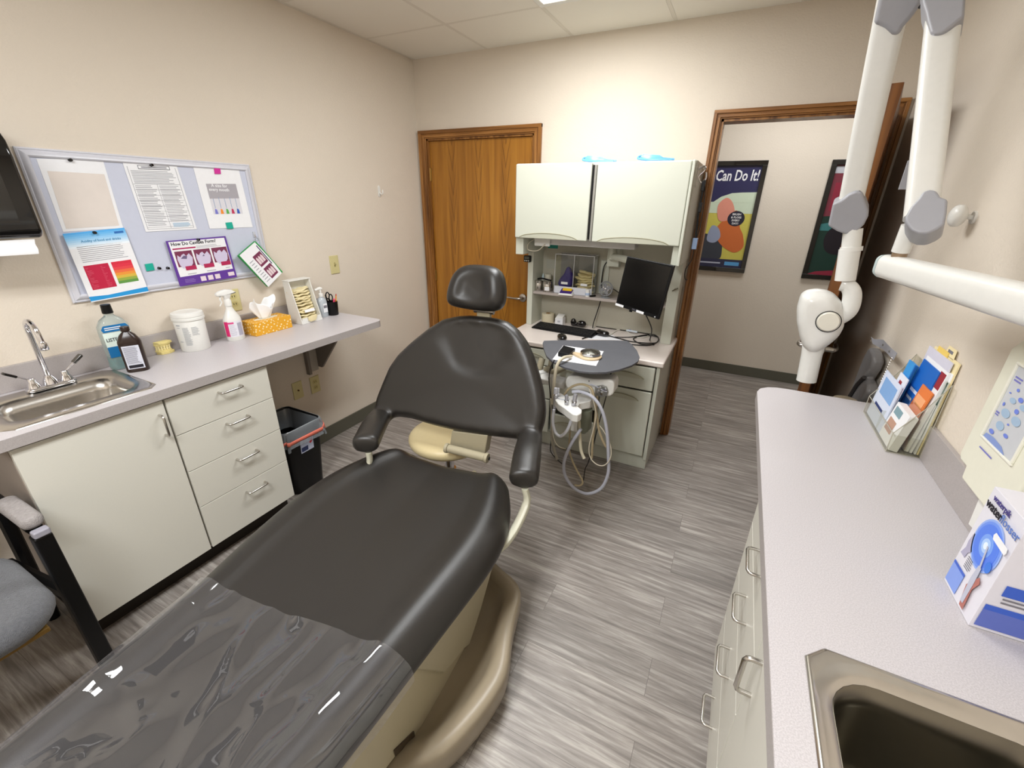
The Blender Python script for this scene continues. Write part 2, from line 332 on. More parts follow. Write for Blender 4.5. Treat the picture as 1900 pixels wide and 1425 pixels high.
b = B(); b.box(-1.75, -1.65, YB+.12, 4.69, 0, CEIL); struct(obj('wall_hall_left', b, wallm))
b = B(); b.box(2.2, 2.3, YB+.12, 4.69, 0, CEIL); struct(obj('wall_hall_right', b, wallm))
b = B(); b.box(XL, XL+.009, .0, YB, 0, .1); struct(obj('baseboard_left', b, M['base'], bev=.003))
b = B(); b.box(-1.65, 2.2, 4.681, 4.69, 0, .1); struct(obj('baseboard_hall', b, M['base'], bev=.003))
b = B(); b.box(XR-.009, XR, 1.95, YB, 0, .1); struct(obj('baseboard_right', b, M['base'], bev=.003))
def casing(name, x0, x1, top, inner0, inner1, itop):
    b = B(); y = YB
    for sx, xa, xb in ((1, x0, inner0), (-1, x1, inner1)):
        for d0, d1, t in ((0, .4, .020), (.4, .52, .014), (.52, .85, .017), (.85, 1, .011)):
            b.box(*sorted((xa+(xb-xa)*d0, xa+(xb-xa)*d1)), y-t, y, 0, top if d0 == 0 else top-(top-itop)*d0)
    o = struct(obj(name, b, M['trim'], bev=.002)); b = B()
    for d0, d1, t in ((0, .4, .020), (.4, .52, .014), (.52, .85, .017), (.85, 1, .011)):
        b.box(x0+(inner0-x0)*d0, x1+(inner1-x1)*d0, y-t-.0005, y, top-(top-itop)*d1, top-(top-itop)*d0)
    obj('head_casing', b, M['trimh'], o, bev=.002)
    b = B(); b.box(inner0-.004, inner0+.012, y, y+.12, 0, itop); b.box(inner1-.012, inner1+.004, y, y+.12, 0, itop); b.box(inner0, inner1, y, y+.12, itop-.012, itop+.004)
    obj('door_jamb', b, M['trim'], o)
    return o
casing('trim_1', -2.35, -1.325, 2.073, -2.286, -1.383, 2.018)
casing('trim_2', -.268, .606, 2.082, -.224, .562, 2.038)
# closed oak door
d1 = struct(bpy.data.objects.new('door_1', None)); d1.location = (-1.83, 3.09, 0); scene.collection.objects.link(d1)
b = B(); b.box(-2.273, -1.396, 3.078, 3.118, .008, 2.005); obj('door_panel', b, M['oak'], d1, bev=.002)
def lever(parent, c, n, side, m=M['nickel']):
    c = V(c); n = V(n); side = V(side)
    b = B(); b.lathe([(.001,0),(.031,0),(.033,.004),(.030,.009),(.014,.013),(.012,.045),(.001,.046)], c, n)
    b.tube(spline([c+n*.04, c+n*.05+side*.015, c+n*.052+side*.06, c+n*.046+side*.115], 6), [.011]*4+[.010]*6+[.008]*9, 10)
    return obj('lever_handle', b, m, parent)
hp = P(966, 553, 1, 3.06); lever(d1, (hp.x+.012, 3.078, hp.z), (0,-1,0), (-1,0,0))
for hz in (P(797, 324, 1, 3.07).z, 1.0, .25):
    b = B(); b.cyl((-2.277, 3.07, hz-.045), (-2.277, 3.07, hz+.045), .0055); b.box(-2.285, -2.262, 3.072, 3.079, hz-.045, hz+.045); obj('hinge', b, M['brass'], d1)
# open door: hinged on the right jamb, swung into the room
d2 = struct(bpy.data.objects.new('door_2', None)); d2.location = (.555, 3.05, 0); scene.collection.objects.link(d2)
he = V((.4, 2.31, 0)); hh = V((.548, 3.045, 0)); dd = (hh-he).normalized(); dn = V((dd.y, -dd.x, 0))
b = B(); b.box(0, (hh-he).length, -.022, .022, .01, 2.015, F(he, dd, -dn, (0,0,1)))
obj('door_panel', b, M['dooredge'], d2, bev=.002)
lz = .985
lever(d2, he+dd*.065+dn*.022+V((0,0,lz)), dn, dd*.3+V((0,0,0)) if False else dd)
lever(d2, he+dd*.065-dn*.022+V((0,0,lz)), -dn, dd)
b = B(); b.box(-.0005, .002, -.011, .011, lz-.05, lz+.05, F(he, dd, -dn, (0,0,1))); obj('latch_plate', b, M['nickel'], d2)
# ceiling troffers
for i, (cx_, cy_, sx, sy, lab) in enumerate(((-.851, 1.975, .6, 1.2, 'recessed white fluorescent ceiling light over the dental chair'), (-.851, -.46, .6, 1.2, 'recessed fluorescent ceiling light behind the viewer'), (.3, 3.95, 1.2, .6, 'recessed ceiling light of the hallway beyond the door'))):
    t = thing('ceiling_light', lab, 'ceiling light', (cx_, cy_, CEIL))
    b = B()
    for q in ((-sx/2, sx/2, -sy/2, -sy/2+.03), (-sx/2, sx/2, sy/2-.03, sy/2), (-sx/2, -sx/2+.03, -sy/2+.03, sy/2-.03), (sx/2-.03, sx/2, -sy/2+.03, sy/2-.03)):
        b.box(cx_+q[0], cx_+q[1], cy_+q[2], cy_+q[3], CEIL-.008, CEIL-.0005)
    obj('frame', b, M['white'], t, bev=.002)
    b = B(); b.box(cx_-sx/2+.03, cx_+sx/2-.03, cy_-sy/2+.03, cy_+sy/2-.03, CEIL-.005, CEIL-.001); obj('diffuser', b, mat('lit_diffuser', (255,255,255), .5, emis=((255,252,246), 1.6)), t)

# ================================================================ treatment unit with hutch against the back wall
UX0, UX1, DZ = -1.31, -.275, .755
un = thing('treatment_cabinet', 'ivory dental treatment cabinet with overhead cupboards, shelf and pale worktop between two doors', 'cabinet', (-.79, 2.8, 0))
b = B(); b.box(UX0+.015, UX1-.002, 2.515, 3.045, 0, .1); obj('plinth', b, M['unit'], un, bev=.002)
b = B()
b.box(UX0, UX0+.02, 2.49, 3.045, .08, DZ-.035); b.box(UX1-.022, UX1, 2.49, 3.045, .08, DZ-.035); b.box(UX0+.02, UX1-.022, 3.02, 3.045, .1, DZ-.035); b.box(UX0+.02, UX1-.022, 2.52, 3.02, .1, .115)
b.box(-.945, -.93, 2.50, 3.02, .115, DZ-.035); b.box(-.625, -.61, 2.50, 3.02, .115, DZ-.035)
obj('base_carcass', b, M['unit'], un, bev=.003)
b = B(); b.box(UX0-.01, UX1+.018, 2.463, 3.055, DZ-.034, DZ); obj('worktop', b, M['desk'], un, bev=.010, seg=4)
def crescent(x0, x1, zb, y, rise, thick, up=True, n=16):
    o, i = [], []
    for k in range(n+1):
        t = k/n; x = x0+(x1-x0)*t; s = math.sin(math.pi*t)**.55
        o.append(V((x, y, zb+rise*s))); i.append(V((x, y, zb)))
    return o + i[::-1]
def front(name, x0, x1, z0, z1, hx0, hx1, hz, low=False, y=2.49, rise=.028):
    b = B(); b.box(x0, x1, y-.022, y-.002, z0, z1); d = obj(name, b, M['unit'], un, bev=.006, seg=3)
    b = B(); b.prism(crescent(hx0, hx1, hz, y-.0235, rise, 0), (0, -.005, 0)); g = obj('grip', b, mat('ivory_grip', (184,184,166), .35), d, bev=.0015)
    b = B(); pts = spline([V((hx0+(hx1-hx0)*t, y-.0275, hz+.002+rise*math.sin(math.pi*t)**.55)) for t in [k/12 for k in range(13)]], 2); b.tube(pts, .003, 6); obj('grip_lip', b, mat('grip_groove',(150,146,122),.5), d)
    return d
front('drawer', -.608, -.300, .565, .712, -.60, -.355, .635)
front('door', -.608, -.300, .115, .555, -.60, -.37, .49)
for z0, z1 in ((.605, .712), (.49, .60), (.37, .485), (.115, .365)): front('drawer', -1.288, -.947, z0, z1, -1.22, -1.0, (z0+z1)/2, rise=.022)
front('door', -.927, -.628, .36, .712, -.9, -.66, .6)
front('door', -.927, -.628, .115, .27, -.9, -.66, .2)
b = B(); b.box(-.927, -.628, 2.55, 2.6, .27, .36); obj('bay_shade', b, M['gap'], un)  # dark slab paints the shade inside the open bay
# upper part
UY = 2.63
b = B(); b.box(UX0, UX1, UY+.024, 3.045, 1.395, 1.805)
for xa, xb in ((UX0, UX0+.055), (UX1-.055, UX1)): b.box(xa, xb, UY+.024, 3.045, 1.272, 1.395)
obj('overhead_box', b, M['unit'], un, bev=.004)
b = B()
b.box(UX0+.004, UX0+.045, 2.845, 3.045, DZ, 1.272); obj('side_post', b, M['unit'], un, bev=.003); b = B(); b.box(UX1-.07, UX1-.004, 2.845, 3.045, DZ, 1.272); obj('side_post', b, M['unit'], un, bev=.003)
b = B(); b.box(UX0+.045, UX1-.07, 3.028, 3.045, DZ, 1.395); obj('back_panel', b, M['unitin'], un)
b = B(); b.box(UX0+.045, UX1-.07, 2.86, 3.028, .982, 1.0); obj('shelf', b, M['shelf'], un, bev=.002)
for x0, x1 in ((UX0+.004, -.826), (-.795, UX1-.022)):
    b = B(); b.box(x0, x1, UY, UY+.022, 1.378, 1.802); d = obj('cupboard_door', b, M['unit'], un, bev=.007, seg=3)
    g0, g1 = x0+.035, x1-.055
    b = B(); b.prism(crescent(g0, g1, 1.381, UY-.001, .03, 0), (0, -.006, 0)); obj('grip', b, mat('ivory_grip', (184,184,166), .35), d, bev=.0015)
    b = B(); b.tube(spline([V((g0+(g1-g0)*t, UY-.006, 1.383+.03*math.sin(math.pi*t)**.55)) for t in [k/14 for k in range(15)]], 2), .0028, 6); obj('grip_lip', b, mat('grip_groove',(150,146,122),.5), d)
b = B(); b.box(-.822, -.815, UY+.004, UY+.03, 1.39, 1.79)
for k in range(4): b.box(-.817, -.800, UY+.010, UY+.03, 1.42+k*.09, 1.48+k*.09)
obj('door_gap', b, M['black'], un)
b = B(); b.box(-.812, -.799, UY+.006, UY+.028, 1.38, 1.79); obj('divider', b, mat('grey_divider', (150,148,140), .4, metal=.3), un, bev=.001)
b = B(); b.box(UX1-.02, UX1-.004, UY-.004, UY+.02, 1.272, 1.805); obj('edge_trim', b, M['unit'], un, bev=.005)
# under-cupboard lamp
t = thing('under_cabinet_light', 'white fluorescent strip light fixed under the overhead cupboards', 'light', (-.9, 2.78, 1.39))
b = B(); b.box(-1.19, -.555, 2.74, 2.84, 1.335, 1.394); obj('housing', b, mat('strip_housing', (200,198,196), .4), t, bev=.008)
b = B(); b.box(-1.21, -1.10, 2.725, 2.74, 1.325, 1.39); obj('end_cap', b, M['white'], t, bev=.006)
b = B(); b.tube(spline([(-1.13,2.72,1.34),(-1.17,2.70,1.30),(-1.24,2.70,1.30),(-1.25,2.73,1.34),(-1.2,2.76,1.375)],6), .003, 6); obj('cord', b, M['lcord'], t)
# monitor on its arm
mo = thing('monitor', 'tilted black computer monitor on a white arm in front of the hutch', 'monitor', P(1197, 533, 1, 2.52))
mc = P(1197, 533, 1, 2.50); mn = V((-.22, -1, .05)).normalized()
cs = [PN(x, y, mc, mn) for x, y in ((1141.7,566.3),(1222,593.4),(1251.6,493),(1163.5,475.4))]
S = Sheet(*cs)
b = B(); b.prism(cs, -S.n*.02); obj('bezel', b, M['black'], mo, bev=.004)
b = B(); b.prism([S(u,v,-.02) for u, v in ((.12,.12),(.88,.12),(.88,.88),(.12,.88))], -S.n*.03); obj('back_shell', b, M['black'], mo, bev=.012)
b = B(); S.patch(b, [(.045,.075),(.955,.075),(.955,.96),(.045,.96)], .0012, .001); obj('screen', b, mat('dark_screen', (13,12,11), .22), mo)
b = B(); S.rect(b, .0, .004, .19, .05, .0018); obj('sticker', b, M['paper'], mo); b = B(); S.rect(b, .49, .004, .66, .05, .0018); obj('sticker', b, M['paper'], mo)
S.text('DELL', .39, .015, .011, M['ink'], mo)
b = B(); S.rect(b, .90, .02, .92, .04, .0018); obj('power_light', b, M['paper'], mo)
b = B(); b.prism([S(.33,-.035,-.004), S(.385,-.035,-.004), S(.385,.0,-.004), S(.33,.0,-.004)], -S.n*.012); obj('cable_clip', b, M['black'], mo)
b = B(); b.tube(spline([S(.66,.0,-.03), P(1209,610,1,2.62), P(1207,622,1,2.75)+V((0,0,-.03)), V((-.41,2.86,DZ+.01))], 8), .0035, 8); obj('cable', b, M['cord'], mo)
sc = S(.5,.5,-.05)
b = B(); a0 = V((-.735, 2.93, 1.30)); b.cyl(a0+V((0,0,-.05)), a0+V((0,0,.095)), .022); b.box(-.775,-.695,2.96,3.027,1.2,1.36)
b.tube([a0+V((0,0,-.03)), V((-.6,2.78,1.272)), V((-.50,2.70,1.27)), sc+V((0,.05,.0)), sc], [.02,.022,.02,.02,.025], 12); obj('arm', b, M['unit'], mo)
# things on the shelf -------------------------------------------------
SZ = 1.0
def onshelf(px, py, y): return P(px, py, 1, y)
def canister(px, lab, y=2.905, top=0):
    x = P(px, 530, 1, y).x
    t = thing('steel_canister', lab, 'canister', (x, y, SZ), 'steel canisters on the shelf')
    b = B(); b.lathe([(.0,0),(.030,0),(.031,.003),(.031,.055),(.030,.057),(0,.057)], (x,y,SZ)); obj('body', b, M['steel'], t)
    b = B(); b.lathe([(.0,.057),(.034,.057),(.034,.072),(.031,.075),(0,.075)], (x,y,SZ)); obj('lid', b, M['steel'], t)
    return t, x
t, cx1 = canister(999, 'plain brushed steel canister at the left end of the shelf')
t, cx2 = canister(1016, 'steel canister with a white label, beside the plain one', 2.895)
b = B()
b.loft([[V((cx2+.0325*math.sin(a), 2.895-.0325*math.cos(a), SZ+z)) for z in (.012,.038)] + [V((cx2+.0318*math.sin(a), 2.895-.0318*math.cos(a), SZ+z)) for z in (.038,.012)] for a in [k*.15-.3 for k in range(8)]]); obj('label', b, M['paper'], t)
x = P(1008,503,1,2.97).x; b = B(); b.tube(spline([(cx1-.005,2.9,SZ+.082),(cx1+.03,2.9,SZ+.088),(cx2,2.89,SZ+.084),(cx2+.03,2.88,SZ+.083)],5), .006, 8); tag(obj('black_pen', b, M['black']), 'black pen lying across the two steel canisters', 'pen')
t = thing('dropper_bottle', 'small white dropper bottle with pointed cap behind the canisters', 'bottle', (x, 2.97, SZ))
b = B(); b.lathe([(0,0),(.016,0),(.016,.07),(.008,.08),(0,.08)], (x,2.97,SZ)); obj('body', b, M['white'], t)
b = B(); b.lathe([(.010,.08),(.008,.09),(.003,.113),(0,.114)], (x,2.97,SZ)); obj('cap', b, col('pale_blue_cap',(200,220,226)), t)
x = P(1017,508,1,2.98).x; b = B(); b.lathe([(0,0),(.024,0),(.025,.002),(.025,.105),(.022,.108),(0,.108)], (x,2.985,SZ)); tag(obj('plastic_cup', b, col('cream_plastic',(226,222,204))), 'cream cylindrical cup behind the labelled canister', 'cup')
# timer clipped on the left post
t = thing('digital_timer', 'small black digital timer stuck to the left post of the hutch', 'timer', (UX0+.03, 2.83, 1.235))
c = P(979, 480, 1, 2.835); b = B(); b.box(c.x-.026, c.x+.026, 2.822, 2.8445, c.z-.022, c.z+.022); obj('case', b, M['black'], t, bev=.005)
b = B(); b.box(c.x-.018, c.x+.018, 2.8205, 2.8215, c.z-.002, c.z+.015); obj('display', b, col('lcd_grey',(96,100,92)), t)
for k in range(3):
    b = B(); b.cyl((c.x-.014+k*.014,2.8185,c.z-.012),(c.x-.014+k*.014,2.8215,c.z-.012),.0045); obj('button', b, M['white'], t)
# clear two-bay dispenser
x0 = P(1030,520,1,2.90).x; x1 = P(1100,525,1,2.90).x; z1 = P(1065,472,1,2.93).z
t = thing('clear_dispenser', 'clear acrylic two-bay box holding purple gloves and cream masks on the shelf', 'dispenser', ((x0+x1)/2, 2.94, SZ))
b = B(); xm = (x0+x1)/2
for q in ((x0,x0+.003,2.885,3.0,SZ,z1),(x1-.003,x1,2.885,3.0,SZ,z1),(xm-.0015,xm+.0015,2.89,3.0,SZ+.003,z1),(x0+.003,x1-.003,2.996,3.0,SZ,z1),(x0+.003,x1-.003,2.905,2.908,SZ+.055,z1)): b.box(*q)
obj('acrylic_box', b, M['acry'], t)
b = B()
for xx in (x0, xm, x1):
    b.tube([(xx,2.886,SZ+.005),(xx,2.886,z1),(xx,2.998,z1)], .0018, 6)
b.tube([(x0,2.886,z1),(x1,2.886,z1)], .0018, 6); b.tube([(x0,2.998,z1),(x1,2.998,z1)], .0018, 6); obj('box_edges', b, col('acrylic_edge',(214,214,216),.2), t)
b = B(); b.box(x0+.004,x1-.004,2.9905,2.9955,SZ+.005,z1-.002); obj('frosted_back', b, clear_mat('frosted_acrylic',(190,190,192),.02,.3,haze=.35), t)
b = B(); b.box(x0+.003,x1-.003,2.885,2.889,SZ+.001,SZ+.05); b.box(x0+.003,x1-.003,2.889,2.996,SZ+.0005,SZ+.004); obj('front_lip', b, col('white_acrylic',(214,216,224),.3), t, bev=.001)
b = B(); pts = [(-.075,.0),(.055,.0),(.06,.05),(.055,.1),(.03,.15),(.012,.16),(-.005,.15),(-.015,.11),(-.035,.085),(-.06,.06)]
g = F(((x0+xm)/2, 2.94, SZ+.03)); g2 = F(g.o, (1,0,0), (0,0,1)); s_ = (xm-x0)/.15
b.inflate([(p[0]*s_, p[1]*.95) for p in pts], g2, .02, .015); o = obj('purple_gloves', b, col('purple_nitrile',(40,20,122),.5,bump=(60,.9)), sub=1); tag(o, 'pile of purple gloves in the left bay of the clear box', 'gloves')
o.modifiers.new('d','DISPLACE').strength = 0
def crumple(nm, x0, x1, y0, y1, z0, z1, m, n=9, seed=1, lab='', cat='masks', parent=None):
    random.seed(seed); b = B()
    for i in range(n):
        t_ = (i+.5)/n; z = z0+(z1-z0)*t_; fr = F(((x0+x1)/2+random.uniform(-.006,.006), (y0+y1)/2, z), (1,random.uniform(-.1,.1),random.uniform(-.22,.22)), (0,1,random.uniform(-.3,.3)))
        w_ = (x1-x0)/2*random.uniform(.8,1); ry = (y1-y0)/2; rings = []
        for k in range(2): rings.append([fr(w_*math.cos(a)*(1+.12*math.sin(5*a+i)), ry*math.sin(a), (k-.5)*(z1-z0)/n*1.1+.004*math.sin(7*a+i*2)) for a in [q*2*math.pi/28 for q in range(28)]])
        mid = [ (p+q)/2 + ((p+q)/2-fr.o)*.1 for p, q in zip(*rings)]
        b.loft([rings[0], mid, rings[1]])
    o = obj(nm, b, m, parent, sub=1)
    if parent is None: tag(o, lab, cat)
    return o
crumple('cream_masks', xm+.006, x1-.006, 2.912, 2.99, SZ+.006, SZ+.155, col('cream_mask',(226,212,168),.8), 8, 3, 'pile of cream masks in the right bay of the clear box')
for xx, yy in (((x0+xm)/2, 2.9035), ((xm+x1)/2+.005, 2.9035)):
    b = B(); b.box(xx-.024, xx+.024, yy-.001, yy, SZ+.062, SZ+.078); obj('bay_label', b, M['paper'], t)
x = P(1052,540,1,2.87).x
t = thing('sticky_note_pad', 'purple and white note holder with a yellow note pad on the shelf edge', 'note holder', (x, 2.875, SZ))
b = B(); fr = rotz((x, 2.862, SZ), 4); b.hexa([fr(-.052,-.035,0), fr(.052,-.035,0), fr(.052,.03,0), fr(-.052,.03,0), fr(-.045,-.033,.012), fr(.045,-.033,.012), fr(.045,.03,.034), fr(-.045,.03,.034)]); obj('holder', b, M['white'], t, bev=.003)
b = B(); b.hexa([fr(-.042,-.03,.0135), fr(.042,-.03,.0135), fr(.042,.028,.034), fr(-.042,.028,.034), fr(-.042,-.03,.016), fr(.042,-.03,.016), fr(.042,.028,.037), fr(-.042,.028,.037)]); obj('purple_top', b, col('purple_card',(62,34,120)), t)
b = B(); b.hexa([fr(-.03,-.002,.027), fr(.035,-.004,.027), fr(.035,.025,.036), fr(-.03,.028,.036), fr(-.03,-.002,.031), fr(.035,-.004,.031), fr(.035,.025,.041), fr(-.03,.028,.041)]); obj('note_pad', b, col('yellow_note',(250,208,20)), t)
x = P(1090,545,1,2.87).x
t = thing('pill_bottle', 'small white bottle with blue label at the shelf edge', 'bottle', (x, 2.872, SZ))
b = B(); b.lathe([(0,0),(.014,0),(.0145,.003),(.0145,.035),(.012,.038),(0,.038)], (x,2.872,SZ)); obj('body', b, M['white'], t)
b = B(); b.lathe([(0,.038),(.0135,.038),(.0135,.05),(0,.05)], (x,2.872,SZ)); obj('cap', b, M['white'], t)
b = B(); b.lathe([(.0147,.010),(.015,.0105),(.015,.026),(.0147,.0265)], (x,2.872,SZ)); obj('label', b, col('blue_grey_label',(170,188,214)), t)
x = P(1097,548,1,2.862).x; b = B(); b.tube([(x-.008,2.864,SZ+.007),(x+.018,2.90,SZ+.007)], .006, 10); tag(obj('black_marker', b, M['black']), 'short black marker lying beside the small white bottle', 'marker')
# fan
fc = P(1124, 531, 1, 2.885)
t = thing('desk_fan', 'small grey round desk fan on the shelf beside the monitor', 'fan', (fc.x, 2.90, SZ))
R_ = .046; fn = V((-.15,-1,.12)).normalized(); fx = V((0,0,1)).cross(fn).normalized(); fy = fn.cross(fx)
ff = F(V((fc.x, 2.89, SZ+.062)), fx, fy, fn); gm = col('fan_grey',(132,134,136),.35)
b = B(); b.tube([ff(R_*math.cos(a), R_*math.sin(a), .0) for a in [k*2*math.pi/36 for k in range(36)]], .0045, 8, closed=True); b.tube([ff(.03*math.cos(a), .03*math.sin(a), .015) for a in [k*2*math.pi/28 for k in range(28)]], .0012, 6, closed=True)
for k in range(16): a = k*math.pi/8; b.tube([ff(R_*math.cos(a), R_*math.sin(a), 0), ff(.032*math.cos(a), .032*math.sin(a), .014), ff(.008*math.cos(a), .008*math.sin(a), .018)], .001, 5)
obj('guard', b, gm, t)
b = B()
for k in range(4):
    a = k*math.pi/2+.4; b.inflate([(p[0]*math.cos(a)-p[1]*math.sin(a), p[0]*math.sin(a)+p[1]*math.cos(a)) for p in ((.006,-.006),(.022,-.016),(.037,-.010),(.039,.006),(.024,.012),(.008,.006))], ff, .002, .001, 2)
obj('blades', b, col('smoky_blade',(150,152,156),.15), t)
b = B(); b.ball(ff(0,0,.004), .013, .013, .010, 16, ff); b.cyl(ff(0,0,-.04), ff(0,0,0), .022); obj('motor', b, M['chrome'], t)
b = B(); b.tube(spline([ff(0,-R_,0), V((fc.x,2.90,SZ+.008)), V((fc.x,2.91,SZ+.004))],4), .006, 8); b.lathe([(0,0),(.035,0),(.035,.004),(.02,.010),(0,.011)], (fc.x,2.905,SZ)); obj('stand', b, gm, t)
b = B(); b.tube(spline([ff(0,0,-.04), V((fc.x+.03,2.97,SZ+.05)), V((fc.x+.09,2.98,SZ+.02)), V((fc.x+.17,2.96,SZ+.012))],8), .003, 6); obj('cord', b, M['cord'], t)
# papers and outlets on the hutch back
c = P(1027,464,1,3.02); b = B(); b.box(c.x-.045, c.x+.03, 3.0255, 3.0275, 1.285, 1.33); tag(obj('teal_note', b, col('teal_note',(40,150,136))), 'teal note stuck high on the hutch back panel', 'note')
c = P(1022,490,1,3.02); b = B(); b.box(c.x-.036, c.x+.03, 3.0255, 3.0275, c.z-.032, c.z+.032); tag(obj('pale_card', b, col('pale_card',(184,184,172))), 'pale card stuck on the hutch back left of the clear box', 'card')
c = P(998,506,1,3.02); b = B(); b.box(c.x-.02, c.x+.02, 3.022, 3.0275, c.z-.05, c.z+.05); tag(obj('outlet_plate', b, col('pale_plate',(200,198,178)), bev=.002), 'tall pale outlet plate on the hutch back behind the plain canister', 'outlet')
c = P(1121,500,1,3.0); b = B(); b.box(c.x-.03, c.x+.03, 3.018, 3.0275, SZ+.002, 1.23); tag(obj('mounting_rail', b, M['unit'], bev=.002), 'ivory vertical rail behind the desk fan', 'rail')
b = B(); b.tube(spline([V((c.x+.03,2.985,1.24)), V((c.x-.0,2.99,1.19)), V((c.x-.01,3.0,1.1)), V((c.x-.01,3.01,1.04))],8), .004, 8); tag(obj('black_cable', b, M['cord']), 'black cable hanging from the monitor arm behind the fan', 'cable')
xx = P(1112,580,1,2.99).x; b = B(); b.tube(spline([(xx+.005,2.99,.975),(xx-.01,2.99,.9),(xx-.03,2.975,.8),(xx-.03,2.96,DZ+.006)],8), .0035, 8); tag(obj('black_cable', b, M['cord']), 'black cable dropping from the shelf to the keyboard', 'cable')
c = P(1254,537,1,2.84); b = B(); b.tube([(c.x-.02,2.843,c.z-.012),(c.x+.012,2.838,c.z+.008)], .003, 6); b.cyl((c.x-.005,2.846,c.z),(c.x-.005,2.83,c.z),.004); tag(obj('small_bracket', b, col('dull_metal',(110,104,84),.4,metal=.6)), 'small dull metal peg on the right post of the hutch', 'peg')
# items on the unit worktop
def kb_frame():
    a = P(986, 606, 2, DZ+.012); c = P(1098, 625, 2, DZ+.012); a.z = c.z = DZ; return a, c
a, c = kb_frame(); kx = (c-a).normalized(); ky = V((-kx.y, kx.x, 0)); kf = F(a, kx, ky, (0,0,1)); kw = (c-a).length
t = thing('keyboard', 'black computer keyboard on the pale worktop under the shelf', 'keyboard', a+kx*kw/2)
b = B(); b.hexa([kf(0,0,.001),kf(kw,0,.001),kf(kw,.13,.001),kf(0,.13,.001),kf(0,0,.010),kf(kw,0,.010),kf(kw,.13,.021),kf(0,.13,.021)]); obj('case', b, M['black'], t, bev=.003)
b = B()
for r in range(6):
    n = 21
    for k in range(n):
        x0_ = .01+k*(kw-.02)/n; y0_ = .012+r*.018+(.006 if r == 5 else 0); z0_ = .010+.011*(y0_/.13)
        b.box(x0_+.001, x0_+(kw-.02)/n-.001, y0_, y0_+.015, z0_, z0_+.006, kf)
obj('keys', b, col('key_black',(26,26,28),.5), t)
def mouse(px, py, lab, ang=20):
    c = P(px, py, 2, DZ+.015); t = thing('computer_mouse', lab, 'mouse', (c.x, c.y, DZ)); fr = rotz((c.x, c.y, DZ), ang)
    b = B(); b.inflate([(x*.032, y*.052) for x, y in ((0,-1),(.6,-.85),(.95,-.4),(1,.1),(.95,.6),(.6,.95),(0,1),(-.6,.95),(-.95,.6),(-1,.1),(-.95,-.4),(-.6,-.85))], F(fr(0,0,.018), fr.x, fr.y), .018, .02); obj('shell', b, M['blackg'], t, sub=1)
    b = B(); b.tube([fr(0,.02,.0375), fr(0,.04,.034)], .004, 8); obj('wheel', b, col('dark_rubber',(34,34,36)), t)
    return t
mouse(1043, 627, 'black computer mouse just behind the grey tray top', 30)
mouse(1118, 619, 'dark mouse with a reddish tint at the right end of the keyboard', 75)
def tp(px, py, z=DZ): return P(px, py, 2, z)
c = tp(1019, 596); c.y = min(c.y, 2.975)
t = thing('tape_roll', 'large cream roll of tape standing on its side behind the keyboard', 'roll', c)
b = B(); b.lathe([(.018,0),(.046,0),(.046,.068),(.018,.068),(.018,0)], c+V((0,0,.0))); obj('roll', b, col('cream_tape',(214,204,176),.6), t)
b = B(); b.lathe([(.014,.0),(.0178,.0),(.0178,.069),(.014,.069),(.014,0)], c); obj('core', b, col('card_core',(150,116,70),.8), t)
c = tp(1039, 600); c.y = 2.965; c.x = P(1039,590,1,2.95).x
t = thing('small_carton', 'small open white carton between tape roll and black webcam', 'box', c)
b = B(); b.box(c.x-.032, c.x+.028, c.y-.03, c.y+.03, DZ, DZ+.05); obj('carton', b, M['paper'], t, bev=.001)
b = B(); b.hexa([V((c.x-.03,c.y-.028,DZ+.051)),V((c.x+.026,c.y-.028,DZ+.051)),V((c.x+.026,c.y+.02,DZ+.051)),V((c.x-.03,c.y+.02,DZ+.051)),V((c.x-.025,c.y-.02,DZ+.06)),V((c.x+.024,c.y-.02,DZ+.06)),V((c.x+.024,c.y+.028,DZ+.072)),V((c.x-.028,c.y+.028,DZ+.072))]); obj('lid', b, M['white'], t)
b = B(); b.box(c.x-.012, c.x+.008, c.y-.0312, c.y-.03, DZ+.02, DZ+.034); obj('printed_square', b, col('pale_grey_print',(190,190,196)), t)
c = tp(1073, 601); c.y = 2.96; c.x = P(1073,596,1,2.95).x
t = thing('black_webcam', 'glossy black rounded device behind the keyboard', 'webcam', c)
b = B(); b.ball(c+V((-.04,0,.030)), .022,.02,.030); b.ball(c+V((.025,0,.026)), .034,.024,.026); b.box(c.x-.04,c.x+.02,c.y-.012,c.y+.012,DZ+.004,DZ+.028); obj('body', b, M['blackg'], t, voxel=.004, smooth=4)
b = B(); b.ball(c+V((.010,-.023,.038)), .004); obj('lens_glint', b, M['chrome'], t)
# loose sheet, cables
b = B(); s4 = [tp(*q) for q in ((1090,629),(1153,632),(1137,622),(1106,619))]; b.prism([p+V((0,0,.0006)) for p in s4], (0,0,.0006)); tag(obj('paper_sheet', b, M['paper']), 'white paper sheet on the worktop behind the grey tray top', 'paper')
b = B(); b.tube(spline([tp(1120,617), tp(1101,615), tp(1108,606), tp(1146,607), tp(1150,600), tp(1135,597), tp(1120,600)], 8), .003, 6); b.tube(spline([tp(1101,618), tp(1125,625), tp(1150,612), tp(1180,612), tp(1213,616), tp(1190,628), tp(1165,618), tp(1163,612)], 8), .003, 6)
o = tag(obj('white_cable_loops', b, col('white_cord',(220,218,206),.4)), 'loose loops of white cable on the worktop below the monitor', 'cable')
for v in o.data.vertices: v.co.z += .004; v.co.y = min(v.co.y, 3.02)
b = B(); b.tube(spline([tp(1080,630), tp(1112,622), tp(1150,630), tp(1175,636), tp(1215,638), tp(1220,627), tp(1196,624), tp(1175,630), tp(1190,640), tp(1214,641)], 8), .0035, 6); b.tube(spline([tp(1140,627), tp(1170,627), tp(1210,622), tp(1222,632), tp(1205,642), tp(1168,640), tp(1160,633)], 8), .0035, 6)
